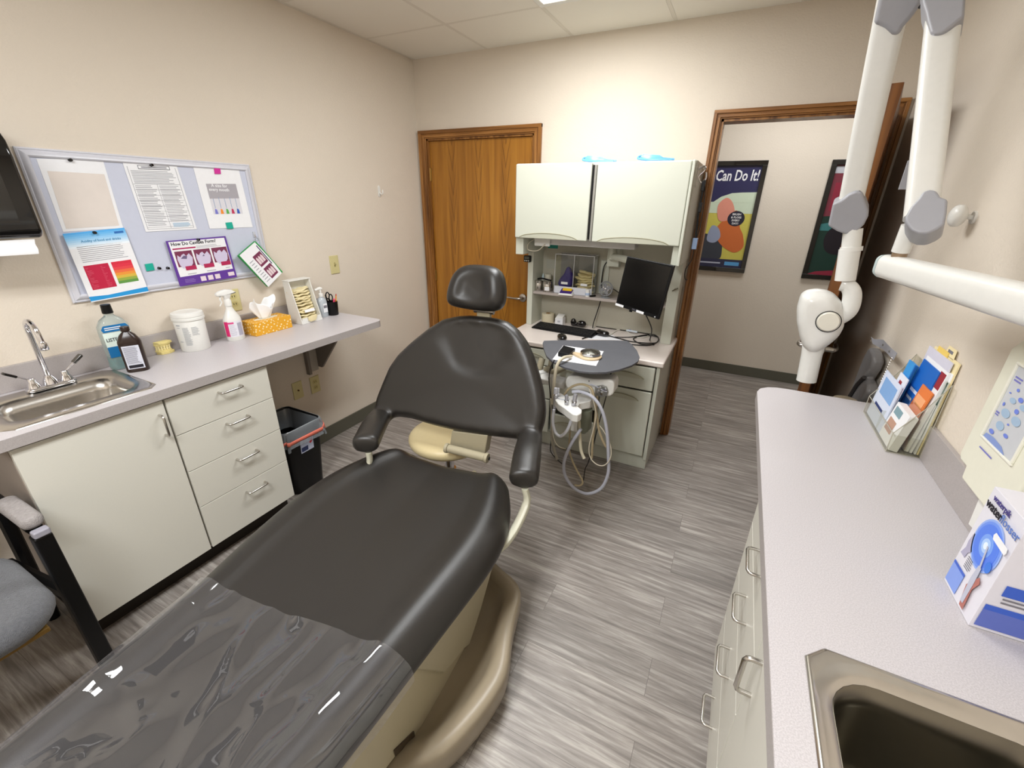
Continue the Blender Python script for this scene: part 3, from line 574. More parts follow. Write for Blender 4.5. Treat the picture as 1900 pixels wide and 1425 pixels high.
o = tag(obj('black_cable_coil', b, M['cord']), 'tangled coil of black cable at the right of the worktop', 'cable')
for v in o.data.vertices: v.co.z += .006; v.co.y = min(v.co.y, 3.02)
a = tp(1163,616); c = tp(1178,618); a.y = min(a.y, 2.99); c.y = a.y-.01; b = B(); b.tube([a+V((0,0,.016)), c+V((.02,0,.016))], .007, 10); t = tag(obj('clear_tube', b, col('frosted_tube',(206,216,224),.25)), 'clear tube with a blue band among the cables', 'tube')
b = B(); b.tube([a+V((.018,0,.016)), a+V((.028,-.002,.016))], .0078, 10); obj('blue_band', b, col('blue_band',(40,70,200)), t)
# things on top of the overhead cupboards
def eyewear(px, py, lab, flip=1):
    c = P(px, py, 1, 2.74); c.z = 1.806; c.x = P(px, 296, 1, 2.74).x; m = col('sky_blue_plastic',(120,186,240),.2,trans=.2)
    t = thing('blue_safety_glasses', lab, 'safety glasses', c)
    b = B(); b.tube(spline([c+V((.09*flip,.03,.012)), c+V((-.02*flip,.02,.022)), c+V((-.085*flip,-.0,.030)), c+V((-.095*flip,-.02,.016)), c+V((-.03*flip,-.03,.008)), c+V((.085*flip,-.02,.007))], 8), .006, 8); obj('frame', b, m, t)
    b = B(); b.inflate([(x*.07, y*.018) for x, y in ((-1,-.3),(-.5,-1),(.6,-1),(1,0),(.5,1),(-.8,1))], F(c+V((-.02*flip,-.005,.018)), (1,.1,-.08*flip), (0,.3,1)), .0025, .002, 2); obj('lens', b, m, t)
eyewear(1113, 292, 'blue safety glasses lying on the left overhead cupboard', 1)
eyewear(1218, 290, 'blue safety glasses lying on the right overhead cupboard', 1)
# wall-side hook and hanging cables on the unit's right side
t = thing('chrome_hook', 'chrome double hook screwed high on the cabinet side by the doorway', 'hook', (UX1+.002, 2.75, 1.75))
b = B(); b.box(UX1+.0005, UX1+.004, 2.72, 2.76, 1.68, 1.79); obj('hook_plate', b, M['nickel'], t)
b = B(); b.tube(spline([(UX1+.004,2.74,1.765),(UX1+.03,2.73,1.78),(UX1+.036,2.72,1.76),(UX1+.012,2.72,1.73),(UX1+.03,2.72,1.70),(UX1+.048,2.715,1.72),(UX1+.046,2.71,1.75)],6), .005, 8); obj('hook', b, M['chrome'], t)
t = thing('hanging_sensor_cable', 'black cable with a blue end hanging down the cabinet side', 'cable', (UX1+.02, 2.7, 1.7))
def side(px, py, y=2.70): return P(px, py, 1, y)
b = B(); b.tube(spline([side(1307,335), side(1303,360), side(1297,390), side(1292,430), side(1288,455)],8), .006, 8); b.tube(spline([side(1308,345), side(1306,380), side(1299,420), side(1290,450), side(1284,480), side(1272,500), side(1271,517), side(1276,519)],8), .0025, 6)
obj('cable', b, M['cord'], t)
q = side(1289,452); b = B(); b.box(q.x-.012,q.x+.014,2.685,2.71,q.z-.03,q.z+.03); obj('connector', b, col('clear_blue_plug',(120,140,170),.15), t, bev=.003)
for py in (345, 385): q = side(1305 if py==345 else 1299,py); b = B(); b.box(q.x-.009,q.x+.009,2.69,2.712,q.z-.025,q.z+.025); obj('plug', b, M['black'], t, bev=.003)
# ================================================================ left counter run
CZ, CX, CY1 = .905, -1.89, 1.985
t = thing('left_counter', 'grey laminate counter with backsplash along the left wall, sink set in it', 'counter', (-2.13, 1.1, CZ-.04))
# sink opening in the slab
sx0, sx1, sy0, sy1 = -2.315, -1.935, .34, .775
b = B(); y0c = .30
pts = [(XL+.001, y0c), (CX, y0c)] + [(CX-.045*(1-math.cos(a)), CY1-.045*(1-math.sin(a))) for a in [k*math.pi/12 for k in range(7)]] + [(XL+.001, CY1)]
ox0, ox1, oy0, oy1 = sx0+.03, sx1-.03, sy0+.03, sy1-.03
for q in ((XL+.001, CX, y0c, oy0), (XL+.001, ox0, oy0, oy1), (ox1, CX, oy0, oy1)): b.box(q[0], q[1], q[2], q[3], CZ-.038, CZ)
b.prism([V((x, max(y, oy1), CZ-.038)) for x, y in pts], (0,0,.038))
obj('slab', b, M['ctr'], t)
b = B(); edge = [(CX+.0008, y0c)] + [(x+.0008, y) for x, y in pts[1:-1]]
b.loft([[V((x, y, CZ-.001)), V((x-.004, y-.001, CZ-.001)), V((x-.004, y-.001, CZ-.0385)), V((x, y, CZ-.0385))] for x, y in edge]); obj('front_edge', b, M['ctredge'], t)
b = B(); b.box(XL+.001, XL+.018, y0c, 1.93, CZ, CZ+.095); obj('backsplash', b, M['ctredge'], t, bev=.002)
# bracket under the free end
b = B(); br = [V((XL+.001, 1.74, CZ-.04)), V((XL+.26, 1.74, CZ-.04)), V((XL+.022, 1.74, .56)), V((XL+.001, 1.74, .56))]
b.prism(br, (0, .016, 0)); br2 = B()
t = thing('counter_bracket', 'triangular grey support bracket under the free end of the left counter', 'bracket', (XL+.05, 1.80, .7))
b = B(); b.prism([V((XL+.001,1.83,CZ-.039)), V((XL+.30,1.83,CZ-.039)), V((XL+.05,1.83,.56)), V((XL+.001,1.83,.56))], (0,.016,0)); obj('gusset', b, mat('bracket_grey',(128,120,112),.5), t, bev=.001)
b = B(); b.box(XL+.001, XL+.016, 1.765, 1.83, .54, CZ-.039); obj('wall_plate', b, mat('bracket_plate',(176,168,156),.5), t, bev=.001)
b = B(); b.box(XL+.001, XL+.03, 1.745, 1.765, .53, CZ-.039); obj('cleat', b, mat('bracket_grey',(128,120,112),.5), t, bev=.001)
# base cabinet
CFX = -1.905
t = thing('left_base_cabinet', 'white base cabinet with one door and a stack of four drawers under the left counter', 'cabinet', (-2.13, .76, 0))
DY0, DY1, DY2 = .327, .757, 1.195
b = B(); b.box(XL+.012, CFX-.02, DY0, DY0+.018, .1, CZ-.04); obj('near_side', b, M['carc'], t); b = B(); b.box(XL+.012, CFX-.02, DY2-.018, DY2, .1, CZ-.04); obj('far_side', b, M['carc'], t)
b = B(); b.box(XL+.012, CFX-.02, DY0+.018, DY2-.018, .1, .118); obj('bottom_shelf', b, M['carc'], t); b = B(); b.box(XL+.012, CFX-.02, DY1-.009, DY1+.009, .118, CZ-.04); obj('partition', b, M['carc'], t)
b = B(); b.box(XL+.012, CFX-.07, DY0+.005, DY2-.005, 0, .1); obj('toe_kick', b, M['gap'], t)
def pull(parent, a, c, n, m=M['steel'], r=.0048, out=.030):
    a = V(a); c = V(c); n = V(n); b = B(); d = (c-a).normalized()
    b.tube([a, a+n*(out-.010), a+n*(out-.003)+d*.003, a+n*out+d*.010, c+n*out-d*.010, c+n*(out-.003)-d*.003, c+n*(out-.010), c], r, 10)
    return obj('handle', b, m, parent)
b = B(); b.box(CFX-.019, CFX, DY0+.002, DY1-.004, .105, CZ-.047); d = obj('door', b, M['lam'], t, bev=.0012)
a_ = P(293, 771, 0, CFX); c_ = P(309, 806, 0, CFX); a_.y = c_.y = (a_.y+c_.y)/2; pull(d, a_, c_, (1,0,0))
zs = [CZ-.047, .71, .53, .345, .105]
zs = [CZ-.047] + [P(x, y, 0, CFX).z for x, y in ((525,729.5),(533,789),(545,846))] + [.105]
for i, (px, py) in enumerate(((425,721),(439,778),(457,843),(474,903))):
    b = B(); b.box(CFX-.019, CFX, DY1+.004, DY2, zs[i+1]+.0015, zs[i]-.0015); d = obj('drawer', b, M['lam'], t, bev=.0012)
    c = P(px, py, 0, CFX); pull(d, (CFX, c.y-.048, c.z), (CFX, c.y+.048, c.z), (1,0,0))
# stainless sink
def bowl_sink(name, lab, cx, cy, ow, oh, iw, ih, z, depth, cut=0, ro=.03, ri=.06, bowl=None):
    t = thing(name, lab, 'sink', (cx, cy, z)); n = 6
    def ring(w_, h_, r, zz): return [V((cx+x, cy+y, z+zz)) for x, y in rrect(w_, h_, r, n)]
    def oring(k, zz):
        if not cut: return ring(ow-k, oh-k, ro, zz)
        out = []
        for sx_, sy_ in ((1,1),(-1,1),(-1,-1),(1,-1)):
            X, Y, c = sx_*(ow-k)/2, sy_*(oh-k)/2, cut
            A, Bp = ((X, Y-sy_*c), (X-sx_*c, Y)); A, Bp = (A, Bp) if sx_*sy_ > 0 else (Bp, A)
            out += [V((cx+A[0]+(Bp[0]-A[0])*q/n, cy+A[1]+(Bp[1]-A[1])*q/n, z+zz)) for q in range(n+1)]
        return out
    b = B(); R_ = [oring(0, .0003), oring(.004, .004), oring(.012, .005), ring(iw+.05, ih+.05, ri+.02, .0045), ring(iw+.035, ih+.035, ri+.015, .001), ring(iw+.02, ih+.02, ri+.01, .001), ring(iw, ih, ri, -.006), ring(iw-.012, ih-.012, ri, -.05)]; R2 = [ring(iw, ih, ri, -.0055), ring(iw-.012, ih-.012, ri, -.05), ring(iw-.03, ih-.03, ri, -depth+.03), ring(iw-.06, ih-.06, ri-.01, -depth+.006), ring(iw-.10, ih-.10, ri-.02, -depth), ring(.04, .04, .019, -depth-.003)]
    b.loft(R_[:-1], cap=False); obj('rim', b, M['steel'], t, ang=50); b = B(); b.loft(R2, cap=False); o = obj('bowl', b, bowl or M['steel'], t, ang=50); k = o.modifiers.new('thick', 'SOLIDIFY'); k.thickness = .001; k.offset = -1
    b = B(); b.lathe([(0,0),(.02,0),(.021,.003),(.012,.0045),(0,.002)], (cx, cy, z-depth-.0025)); obj('drain', b, M['chrome'], t)
    return t
bowl_sink('stainless_sink', 'stainless steel drop-in sink at the near end of the left counter', (sx0+sx1)/2, (sy0+sy1)/2, sx1-sx0, sy1-sy0, .24, .345, CZ, .14, cut=.03, ri=.055)
# faucet
fz = CZ+.005; fx_ = -2.285; fy_ = P(93, 712, 2, CZ+.02).y
t = thing('gooseneck_faucet', 'chrome gooseneck faucet with two black-tipped wrist blade handles', 'faucet', (fx_, fy_, CZ))
fl_ = [P(220/4.75, 500+1085/4.75, 2, fz), P(705/4.75, 500+985/4.75, 2, fz)]
fy0, fy1 = fl_[0].y, fl_[1].y; fy_ = (fy0+fy1)/2; fx_ = (fl_[0].x+fl_[1].x)/2-.008
b = B(); b.inflate([(x, y) for x, y in rrect(.05, fy1-fy0+.0, .022, 6)], F((fx_, fy_, fz+.006)), .007, .006, 3); obj('deck_plate', b, M['chrome'], t)
bx = V((fx_, fy_, fz+.012)); tipp = P(86, 643, 0, -2.19); topz = Zof(57, 586, -2.27, fy_)
b = B(); b.lathe([(.0,0),(.022,0),(.020,.015),(.014,.028),(.012,.034),(0,.034)], bx); obj('spout_base', b, M['chrome'], t)
b = B(); R_ = .052; cxs = bx.x+R_; z0 = topz-R_-.009
b.tube([bx+V((0,0,.03)), V((bx.x,bx.y,z0))] + [V((cxs-R_*math.cos(a), fy_-.006*math.sin(a/2), z0+R_*math.sin(a))) for a in [k*math.pi/12 for k in range(1,13)]] + [V((cxs+R_+.002, fy_-.006, z0-.02))], .0085, 14); obj('gooseneck', b, M['chrome'], t)
b = B(); b.lathe([(.0085,0),(.0125,-.008),(.0125,-.03),(.011,-.032),(.0,-.032)], (cxs+R_+.002, fy_-.006, z0-.015)); obj('aerator', b, M['chrome'], t)
for s_, (pa, pc) in ((-1, ((57,703),(4,693))), (1, ((121,686),(150,658)))):
    yy = fy_+s_*(fy1-fy0)*.32; o_ = V((fx_, yy, fz+.012))
    b = B(); b.lathe([(0,0),(.020,0),(.016,.016),(.012,.022),(.012,.034),(.009,.038),(0,.038)], o_); h = obj('valve_stem', b, M['chrome'], t)
    e = (PN(*pc, o_+V((0,0,.04)), V((1,0,0))))
    d = (e-(o_+V((0,0,.03)))); L_ = min(d.length, .12); d.normalize(); s2 = V((1,0,0)); up = d.cross(s2).normalized()
    g = F(o_+V((0,0,.03)), d, s2, up)
    b = B(); b.inflate([(0,-.005),(L_*.5,-.004),(L_*.55,-.011),(L_*.95,-.013),(L_,-.006),(L_,.006),(L_*.95,.013),(L_*.55,.011),(L_*.5,.004),(0,.005)], g, .003, .002, 2); obj('blade', b, M['chrome'], h)
    b = B(); b.inflate([(L_*.54,-.0125),(L_*.97,-.0142),(L_*1.02,-.007),(L_*1.02,.007),(L_*.97,.0142),(L_*.54,.0125)], g, .0045, .002, 2); obj('black_tip', b, M['blackg'], h)
# ---- bottles and things on the left counter
def flat_bottle(o, w_, d_, prof, ang, m, parent, name='body', n=40):
    fr = rotz(o, ang); b = B(); rings = []
    for s_, z_ in prof:
        rings.append([fr(x, y, z_) for x, y in rrect(w_*s_, d_*min(1, s_*1.15), min(w_*s_, d_*min(1, s_*1.15))*.42, 5)])
    return obj(name, b.loft(rings), m, parent), fr
c = V((-2.29, .822, CZ)); 
t = thing('mouthwash_bottle', 'large clear mouthwash bottle of teal liquid with black cap and white label', 'bottle', c)
glassy = mat('teal_liquid', (30, 158, 160), .1, trans=.35, ior=1.33); A_ = 82
flat_bottle(c, .106, .052, [(.9,0),(1,.006),(1,.15),(.97,.185),(.7,.212),(.36,.226),(.3,.23),(.3,.238)], A_, mat('clear_bottle',(222,232,230),.08,trans=.75,ior=1.3), t)
_, fr = flat_bottle(c+V((0,0,.003)), .100, .047, [(.9,0),(1,.006),(1,.045),(.99,.052)], A_, glassy, t, 'liquid')
b = B(); o_ = fr(0,0,.235); b.lathe([(0,0),(.0175,0),(.0185,.002),(.0165,.036),(0,.036)], o_, seg=20); obj('cap', b, M['black'], t)
S = Sheet(fr(.046,-.0268,.036) if False else fr(-.046,-.0268,.036), fr(.046,-.0268,.036), fr(.046,-.0268,.19), fr(-.046,-.0268,.19))
b = B(); S.rect(b, 0,.12,1,.80); obj('label', b, col('pale_label',(222,236,228)), t)
b = B(); S.patch(b, [(.05,.82),(.95,.82),(1,.9),(.9,1),(.1,1),(0,.9)]); obj('top_band', b, col('label_blue',(20,110,170)), t); b = B(); S.rect(b, .0,.12,1,.42,.001); obj('blue_band', b, col('label_blue',(20,110,170)), t)
S.text('LISTERINE', .05, .54, .020, M['inkb'], t, bold=.0003, sx=.82); b = B(); S.lines(b, .12,.86,.88,.96, 2, l=.0012); obj('small_print', b, M['paper'], t)
c = V((-2.20, .825, CZ)); t = thing('peroxide_bottle', 'dark brown rectangular bottle with white back label in front of the mouthwash', 'bottle', c)
bm_ = mat('dark_brown_bottle', (44, 30, 24), .28, spec=.5)
_, fr = flat_bottle(c, .078, .05, [(.94,0),(1,.004),(1,.125),(.97,.133),(.66,.158),(.3,.172),(.26,.176)], 62, bm_, t)
b = B(); b.lathe([(0,0),(.0155,0),(.0155,.016),(.014,.018),(0,.018)], fr(0,0,.174), seg=20); obj('cap', b, bm_, t)
S = Sheet(fr(-.028,-.0262,.016), fr(.028,-.0262,.016), fr(.028,-.0262,.116), fr(-.028,-.0262,.116)); b = B(); S.rect(b,0,0,1,1); obj('label', b, col('label_grey',(206,208,220)), t)
b = B(); S.lines(b,.06,.22,.92,.95,14,.35,l=.0012); obj('small_print', b, M['ink'], t); b = B(); S.rect(b,.08,.04,.92,.17,.0012); obj('print_box', b, M['inkb'], t)
# dental model with impression tray
c = P(300, 655, 2, CZ); t = thing('dental_model', 'cream plaster tooth model on the counter between brown bottle and white tub', 'dental model', c); pl = mat('plaster_cream', (232, 214, 142), .6, bump=(200,.4))
def arch(z0, z1, o, r0=.022, r1=.036, n=16, ry=1.1): 
    ang = [math.radians(-20+220*k/n) for k in range(n+1)]
    return [[o(r0*math.cos(a), r0*ry*math.sin(a), z0), o(r1*math.cos(a), r1*ry*math.sin(a), z0), o(r1*math.cos(a), r1*ry*math.sin(a), z1), o(r0*math.cos(a), r0*ry*math.sin(a), z1)] for a in ang]
g = rotz(c+V((0,.012,0)), 200)
b = B(); b.prism([g(x,y,0) for x, y in ((-.038,-.02),(.038,-.02),(.040,.012),(.022,.036),(-.022,.036),(-.040,.012))], (0,0,.013)); b.loft(arch(.010,.020,g)); obj('lower_base', b, pl, t, bev=.002)
b = B()
for k in range(11): a = math.radians(-8+196*k/10); b.ball(g(.030*math.cos(a), .033*math.sin(a), .025), .006,.006,.009, 8); b.ball(g(.030*math.cos(a), .033*math.sin(a), .037), .006,.006,.008, 8)
obj('teeth', b, mat('plaster_teeth', (238, 222, 160), .45), t)
b = B(); b.loft(arch(.041,.050,g)); b.prism([g(x,y,.048) for x, y in ((-.038,-.02),(.038,-.02),(.040,.012),(.022,.036),(-.022,.036),(-.040,.012))], (0,-.003,.012)); obj('upper_base', b, pl, t, bev=.002)
c2 = P(277, 660, 2, CZ); t = thing('impression_tray', 'shiny metal impression tray with handle leaning on the tooth model', 'impression tray', c2)
g = F(c2+V((0,0,.028)), V((.35,1,0)), V((-1,.3,.5)))
b = B(); b.loft([[g(r*math.cos(a)*1.0, r*math.sin(a)*1.25, z) for a in [math.radians(-10+200*k/14) for k in range(15)]] + [g(r*.45*math.cos(a), r*.45*math.sin(a)*1.25, z) for a in [math.radians(190-200*k/14) for k in range(15)]] for r, z in ((.030,-.010),(.032,-.004),(.033,.004))]); obj('tray', b, M['steel'], t)
b = B(); b.tube([g(0,.03,0), g(0,.045,.004), g(.0,.075,.012)], [.006,.005,.007], 8); obj('handle', b, M['steel'], t)
# wipes tub
def tub(c):
    t = thing('wipes_tub', 'large white round tub of wipes with ribbed screw lid', 'tub', c)
    b = B(); b.lathe([(0,0),(.058,0),(.061,.004),(.0625,.15),(.060,.155),(0,.155)], c, seg=40); obj('body', b, M['white'], t)
    b = B(); b.lathe([(.0,.150),(.0665,.150),(.067,.153),(.0665,.160),(.0645,.162),(.0645,.164),(.0665,.166),(.0665,.172),(.064,.182),(.052,.186),(.050,.184),(0,.184)], c, seg=40); obj('lid', b, M['white'], t)
    def curved(u0, u1, z0, z1, r=.0632):
        return [[c+V((r*math.cos(a), r*math.sin(a), z)) for z in (z0, z1)] + [c+V(((r-.0008)*math.cos(a), (r-.0008)*math.sin(a), z)) for z in (z1, z0)] for a in [u0+(u1-u0)*k/6 for k in range(7)]]
    b = B()
    for i in range(17):
        b.loft(curved(-1.05+.02, -.55-random.random()*.12, .118-i*.0052, .1195-i*.0052))
        if i < 8: b.loft(curved(-.45, .05-random.random()*.15, .118-i*.0052, .1195-i*.0052))
    b.loft(curved(-1.45,-1.15,.128,.133)); b.loft(curved(-1.45,-1.2,.118,.120)); b.loft(curved(-1.45,-1.2,.05,.052)); obj('small_print', b, col('faint_ink',(166,170,176)), t)
tub(V((-2.292, 1.112, CZ)))
# spray bottle
c = V((-2.27, 1.30, CZ)); t = thing('spray_bottle', 'white trigger spray bottle with pink and white label', 'spray bottle', c)
b = B(); b.lathe([(0,0),(.040,0),(.043,.004),(.043,.105),(.040,.118),(.024,.148),(.0165,.165),(.0155,.18),(0,.18)], c, seg=36, sy=1, sx=.8, ref=(1,0,0)); obj('body', b, M['white'], t)
b = B(); b.lathe([(0,.178),(.017,.178),(.0165,.205),(.012,.215),(0,.215)], c); obj('collar', b, M['white'], t)
g = F(c+V((0,0,.235)), (0,1,0), (0,0,1), (1,0,0))
b = B(); b.inflate([(-.052,.004),(-.048,.014),(-.03,.022),(0,.026),(.03,.020),(.048,.006),(.046,.0),(.02,-.004),(.012,-.024),(-.012,-.024),(-.016,-.006),(-.045,-.004)], g, .012, .006, 3); obj('spray_head', b, M['white'], t)
b = B(); b.tube(spline([g(-.028,-.004,0), g(-.034,-.022,0), g(-.030,-.036,0), g(-.042,-.052,0)],5), [.004]*11+[.003]*5, 8); obj('trigger', b, M['white'], t)
def wrap(u0, u1, z0, z1, r=.0436, sx=.8):
    return [[c+V((r*sx*math.cos(a), r*math.sin(a), z)) for z in (z0, z1)] + [c+V(((r-.0008)*sx*math.cos(a), (r-.0008)*math.sin(a), z)) for z in (z1, z0)] for a in [u0+(u1-u0)*k/8 for k in range(9)]]
b = B(); b.loft(wrap(-1.6, -1.0, .025, .102)); obj('pink_label', b, col('magenta_label',(214,40,110)), t)
b = B(); b.loft(wrap(-1.0,.8,.022,.102)); obj('white_label', b, col('label_white',(226,224,232)), t)
b = B(); b.loft(wrap(.0,.6,.026,.092,.0440))
for i in range(10): b.loft(wrap(-.9,-.15-random.random()*.2,.084-i*.006,.0855-i*.006,.0440))
obj('label_print', b, col('lilac_grey',(170,168,184)), t)
b = B(); b.loft(wrap(-1.05,-.35,.090,.099,.0441)); obj('label_title', b, col('pink_title',(210,70,130)), t)
# outlets and switch plates
def plate(px, py, lab, kind, x=XL, hw=.036, hh=.058, tilt=0, group=None, lx=0):
    c = P(px, py, 0, XL); t = thing('wall_plate', lab, 'outlet' if kind != 'switch' else 'light switch', (XL, c.y, c.z))
    b = B(); b.box(XL+.0004, XL+.006, c.y-hw, c.y+hw, c.z-hh, c.z+hh); obj('plate', b, M['ivoryplate'], t, bev=.003)
    m = col('ivory_dark',(150,140,90))
    if kind == 'switch':
        b = B(); b.box(XL+.006, XL+.0065, c.y-.006, c.y+.006, c.z-.013, c.z+.013); obj('slot', b, m, t)
        b = B(); b.hexa([V((XL+.006,c.y-.004,c.z-.002)),V((XL+.006,c.y+.004,c.z-.002)),V((XL+.006,c.y+.004,c.z+.008)),V((XL+.006,c.y-.004,c.z+.008)),V((XL+.018,c.y-.003,c.z+.006)),V((XL+.018,c.y+.003,c.z+.006)),V((XL+.018,c.y+.003,c.z+.010)),V((XL+.018,c.y-.003,c.z+.010))]); obj('toggle', b, M['ivoryplate'], t)
    elif kind == 'outlet':
        for s_ in (-1,1):
            b = B(); zc = c.z+s_*.02; b.prism([V((XL+.006, c.y+x, zc+y)) for x, y in rrect(.034,.028,.010)], (.0012,0,0)); o = obj('socket', b, col('ivory_socket',(196,184,126)), t)
            b = B(); b.box(XL+.0074,XL+.0078,c.y-.008,c.y-.005,zc-.004,zc+.006); b.box(XL+.0074,XL+.0078,c.y+.005,c.y+.008,zc-.004,zc+.006); obj('slots', b, M['black'], o)
    else:
        b = B(); b.cyl((XL+.006,c.y,c.z),(XL+.014,c.y,c.z),.005); obj('jack', b, col('bronze',(90,60,30),.4,metal=.7), t)
    return t
plate(620, 491, 'ivory light switch plate on the left wall right of the bulletin board', 'switch')
plate(433, 557, 'ivory outlet plate on the wall behind the spray bottle', 'outlet')
plate(552, 724, 'ivory coax plate low on the wall under the counter', 'coax')
plate(584, 713, 'ivory duplex outlet low on the wall beneath the counter bracket', 'outlet')
# tissue box
c = P(543, 607, 2, CZ); d_ = P(476, 625, 2, CZ); e = P(447, 610, 2, CZ)
ux = (c-d_).normalized(); uy = V((-ux.y, ux.x, 0)); wl = (c-d_).length; dp = .115; hh = .072
g = F(d_, ux, uy, (0,0,1)); t = thing('tissue_box', 'yellow patterned tissue box with a white tissue pulled up', 'tissue box', g(wl/2,dp/2))
def leafpat():
    m = bpy.data.materials.new('yellow_leaf_print'); m.use_nodes = True; N = m.node_tree.nodes; L = m.node_tree.links; bb = N['Principled BSDF']
    tc = N.new('ShaderNodeTexCoord'); mp = N.new('ShaderNodeMapping'); mp.inputs['Scale'].default_value = (52,52,52); mp.inputs['Rotation'].default_value = (.6,.3,.8); L.new(tc.outputs['Object'], mp.inputs['Vector'])
    wv = N.new('ShaderNodeTexVoronoi'); wv.feature = 'F1'; wv.distance = 'MANHATTAN'; wv.inputs['Scale'].default_value = 1.3; wv.inputs['Randomness'].default_value = .35; L.new(mp.outputs[0], wv.inputs['Vector'])
    cr = N.new('ShaderNodeValToRGB'); cr.color_ramp.interpolation = 'CONSTANT'; e = cr.color_ramp.elements; e[0].color = (*lin((246,232,186)),1); e[1].position = .42; e[1].color = (*lin((226,164,40)),1)
    L.new(wv.outputs['Distance'], cr.inputs[0]); L.new(cr.outputs[0], bb.inputs['Base Color']); bb.inputs['Roughness'].default_value = .5; return m
b = B(); b.box(0, wl, 0, dp, .0005, hh, g); obj('carton', b, leafpat(), t, bev=.001)
b = B(); b.prism([g(wl/2+x, dp/2+y, hh+.0003) for x, y in circ(24, .07, ry=.022)], (0,0,.0006)); obj('opening', b, col('opening_cream',(230,222,200)), t)  # thin cream oval on the carton top
b = B(); random.seed(4); n = 26
def tis(k, h): a = 2*math.pi*k/n; rr = .028+.045*h; return g(wl/2-.005+rr*math.cos(a)*(1+.25*math.sin(3*a+1)), dp/2+.012*(1-h)*math.sin(a)+.03*h*math.sin(a)*(1+.5*math.sin(4*a)), hh+.001+h*(.085+.03*math.sin(2*a+.5)+.012*math.sin(7*a)))
b.loft([[tis(k, h) for k in range(n)] for h in (0,.2,.4,.6,.8,1)], cap=False); o = obj('tissue', b, mat('tissue_white',(240,240,240),.8), t, sub=1); o.modifiers.new('s','SOLIDIFY').thickness = .0006
# mask dispenser
a_ = P(562, 603, 2, CZ); c_ = P(599, 593, 2, CZ); ux = (c_-a_).normalized(); uy = V((-ux.y, ux.x, 0)); wl = (c_-a_).length
hz_ = Zof(520, 517, *(a_+uy*.10)[:2])-CZ; hz_ = .245; g = F(a_, ux, uy, (0,0,1)); dp = .11
t = thing('mask_dispenser', 'white open-front mask dispenser box full of cream masks', 'dispenser', g(wl/2, dp/2))
b = B()
for x0, x1 in ((0,.005),(wl-.005,wl)): b = B(); b.prism([g(x0, 0, .0005), g(x0, dp, .0005), g(x0, dp, hz_), g(x0, dp*.55, hz_)], (g(x1,0,0)-g(x0,0,0))); obj('side_panel', b, M['white'], t, bev=.001)
b = B(); b.box(.005, wl-.005, dp-.005, dp, .0005, hz_, g); obj('back_panel', b, M['white'], t)
b = B(); b.box(-.003, wl+.003, dp*.5, dp+.002, hz_, hz_+.005, g); obj('lid', b, M['white'], t, bev=.001)
b = B(); b.box(.005, wl-.005, .002, .006, .0005, .035, g); b.box(.005, wl-.005, .006, dp-.005, .0005, .004, g); obj('front_lip', b, M['white'], t, bev=.001)
ms = col('cream_mask',(226,212,168),.8); random.seed(11); b = B()
for i in range(13):
    z = .012+i*.0145; yb = .012+(dp*.5)*(z/hz_)*1.0; q = g(wl/2, yb+.034, z); s3 = random.uniform(.96,1.04)
    fr = F(q, ux+V((0,0,random.uniform(-.12,.12))), uy+V((0,0,random.uniform(-.25,.1))))
    rg = [[fr((wl/2-.006)*s3*math.cos(a)*(1+.06*math.sin(5*a+i)), .033*math.sin(a)*(1+.1*math.sin(3*a+i)), zz+.004*math.sin(6*a+i*1.7)) for a in [k*2*math.pi/30 for k in range(30)]] for zz in (-.007,.007)]
    b.loft([rg[0], [(p+q_)/2+((p+q_)/2-fr.o)*.07 for p, q_ in zip(*rg)], rg[1]])
tag(obj('masks', b, ms, sub=1), 'pile of cream masks inside the white open-front dispenser', 'masks')
b = B(); S = Sheet(g(wl*.30,.016,.062), g(wl*.78,.016,.062), g(wl*.78,.021,.078), g(wl*.30,.021,.078)); S.body(b); obj('mask_label', b, M['paper'], t)
b = B(); b.inflate([(-.03,-.012),(-.018,-.022),(.02,-.02),(.034,.006),(.028,.014),(-.03,.01)], F(g(wl*.5,-.003,.03), ux, V((0,0,1))), .004, .003); tag(obj('loose_mask', b, ms), 'cream mask hanging out over the lip of the white dispenser', 'mask')
# sanitizer
c = V((-2.262, 1.862, CZ)); t = thing('hand_sanitizer', 'clear pump bottle of hand sanitizer beside the pen cup', 'bottle', c)
b = B(); b.lathe([(0,0),(.028,0),(.031,.004),(.031,.095),(.026,.112),(.013,.122),(.012,.128),(0,.128)], c, seg=32, sx=.75, sy=1); obj('body', b, col('frosted_gel',(208,216,222),.18,trans=.3), t)
b = B(); b.lathe([(0,.126),(.014,.126),(.014,.143),(.006,.147),(.005,.172),(0,.172)], c); obj('pump_collar', b, M['white'], t)
b = B(); b.tube([c+V((0,.012,.174)), c+V((0,-.0,.178)), c+V((.0,-.038,.172))], [.009,.009,.006], 10, sq=.6); obj('pump_head', b, M['white'], t)
g = F(c+V((.0238,0,0)), (0,1,0), (0,0,1)); S = Sheet(g(-.016,.03,.001), g(.014,.03,.001), g(.014,.085,.001), g(-.016,.085,.001)); b = B(); S.body(b); obj('label', b, col('white_label2',(232,234,238)), t)
b = B(); S.rect(b,.1,.5,.9,.8,.0012); obj('label_print', b, M['ink'], t)
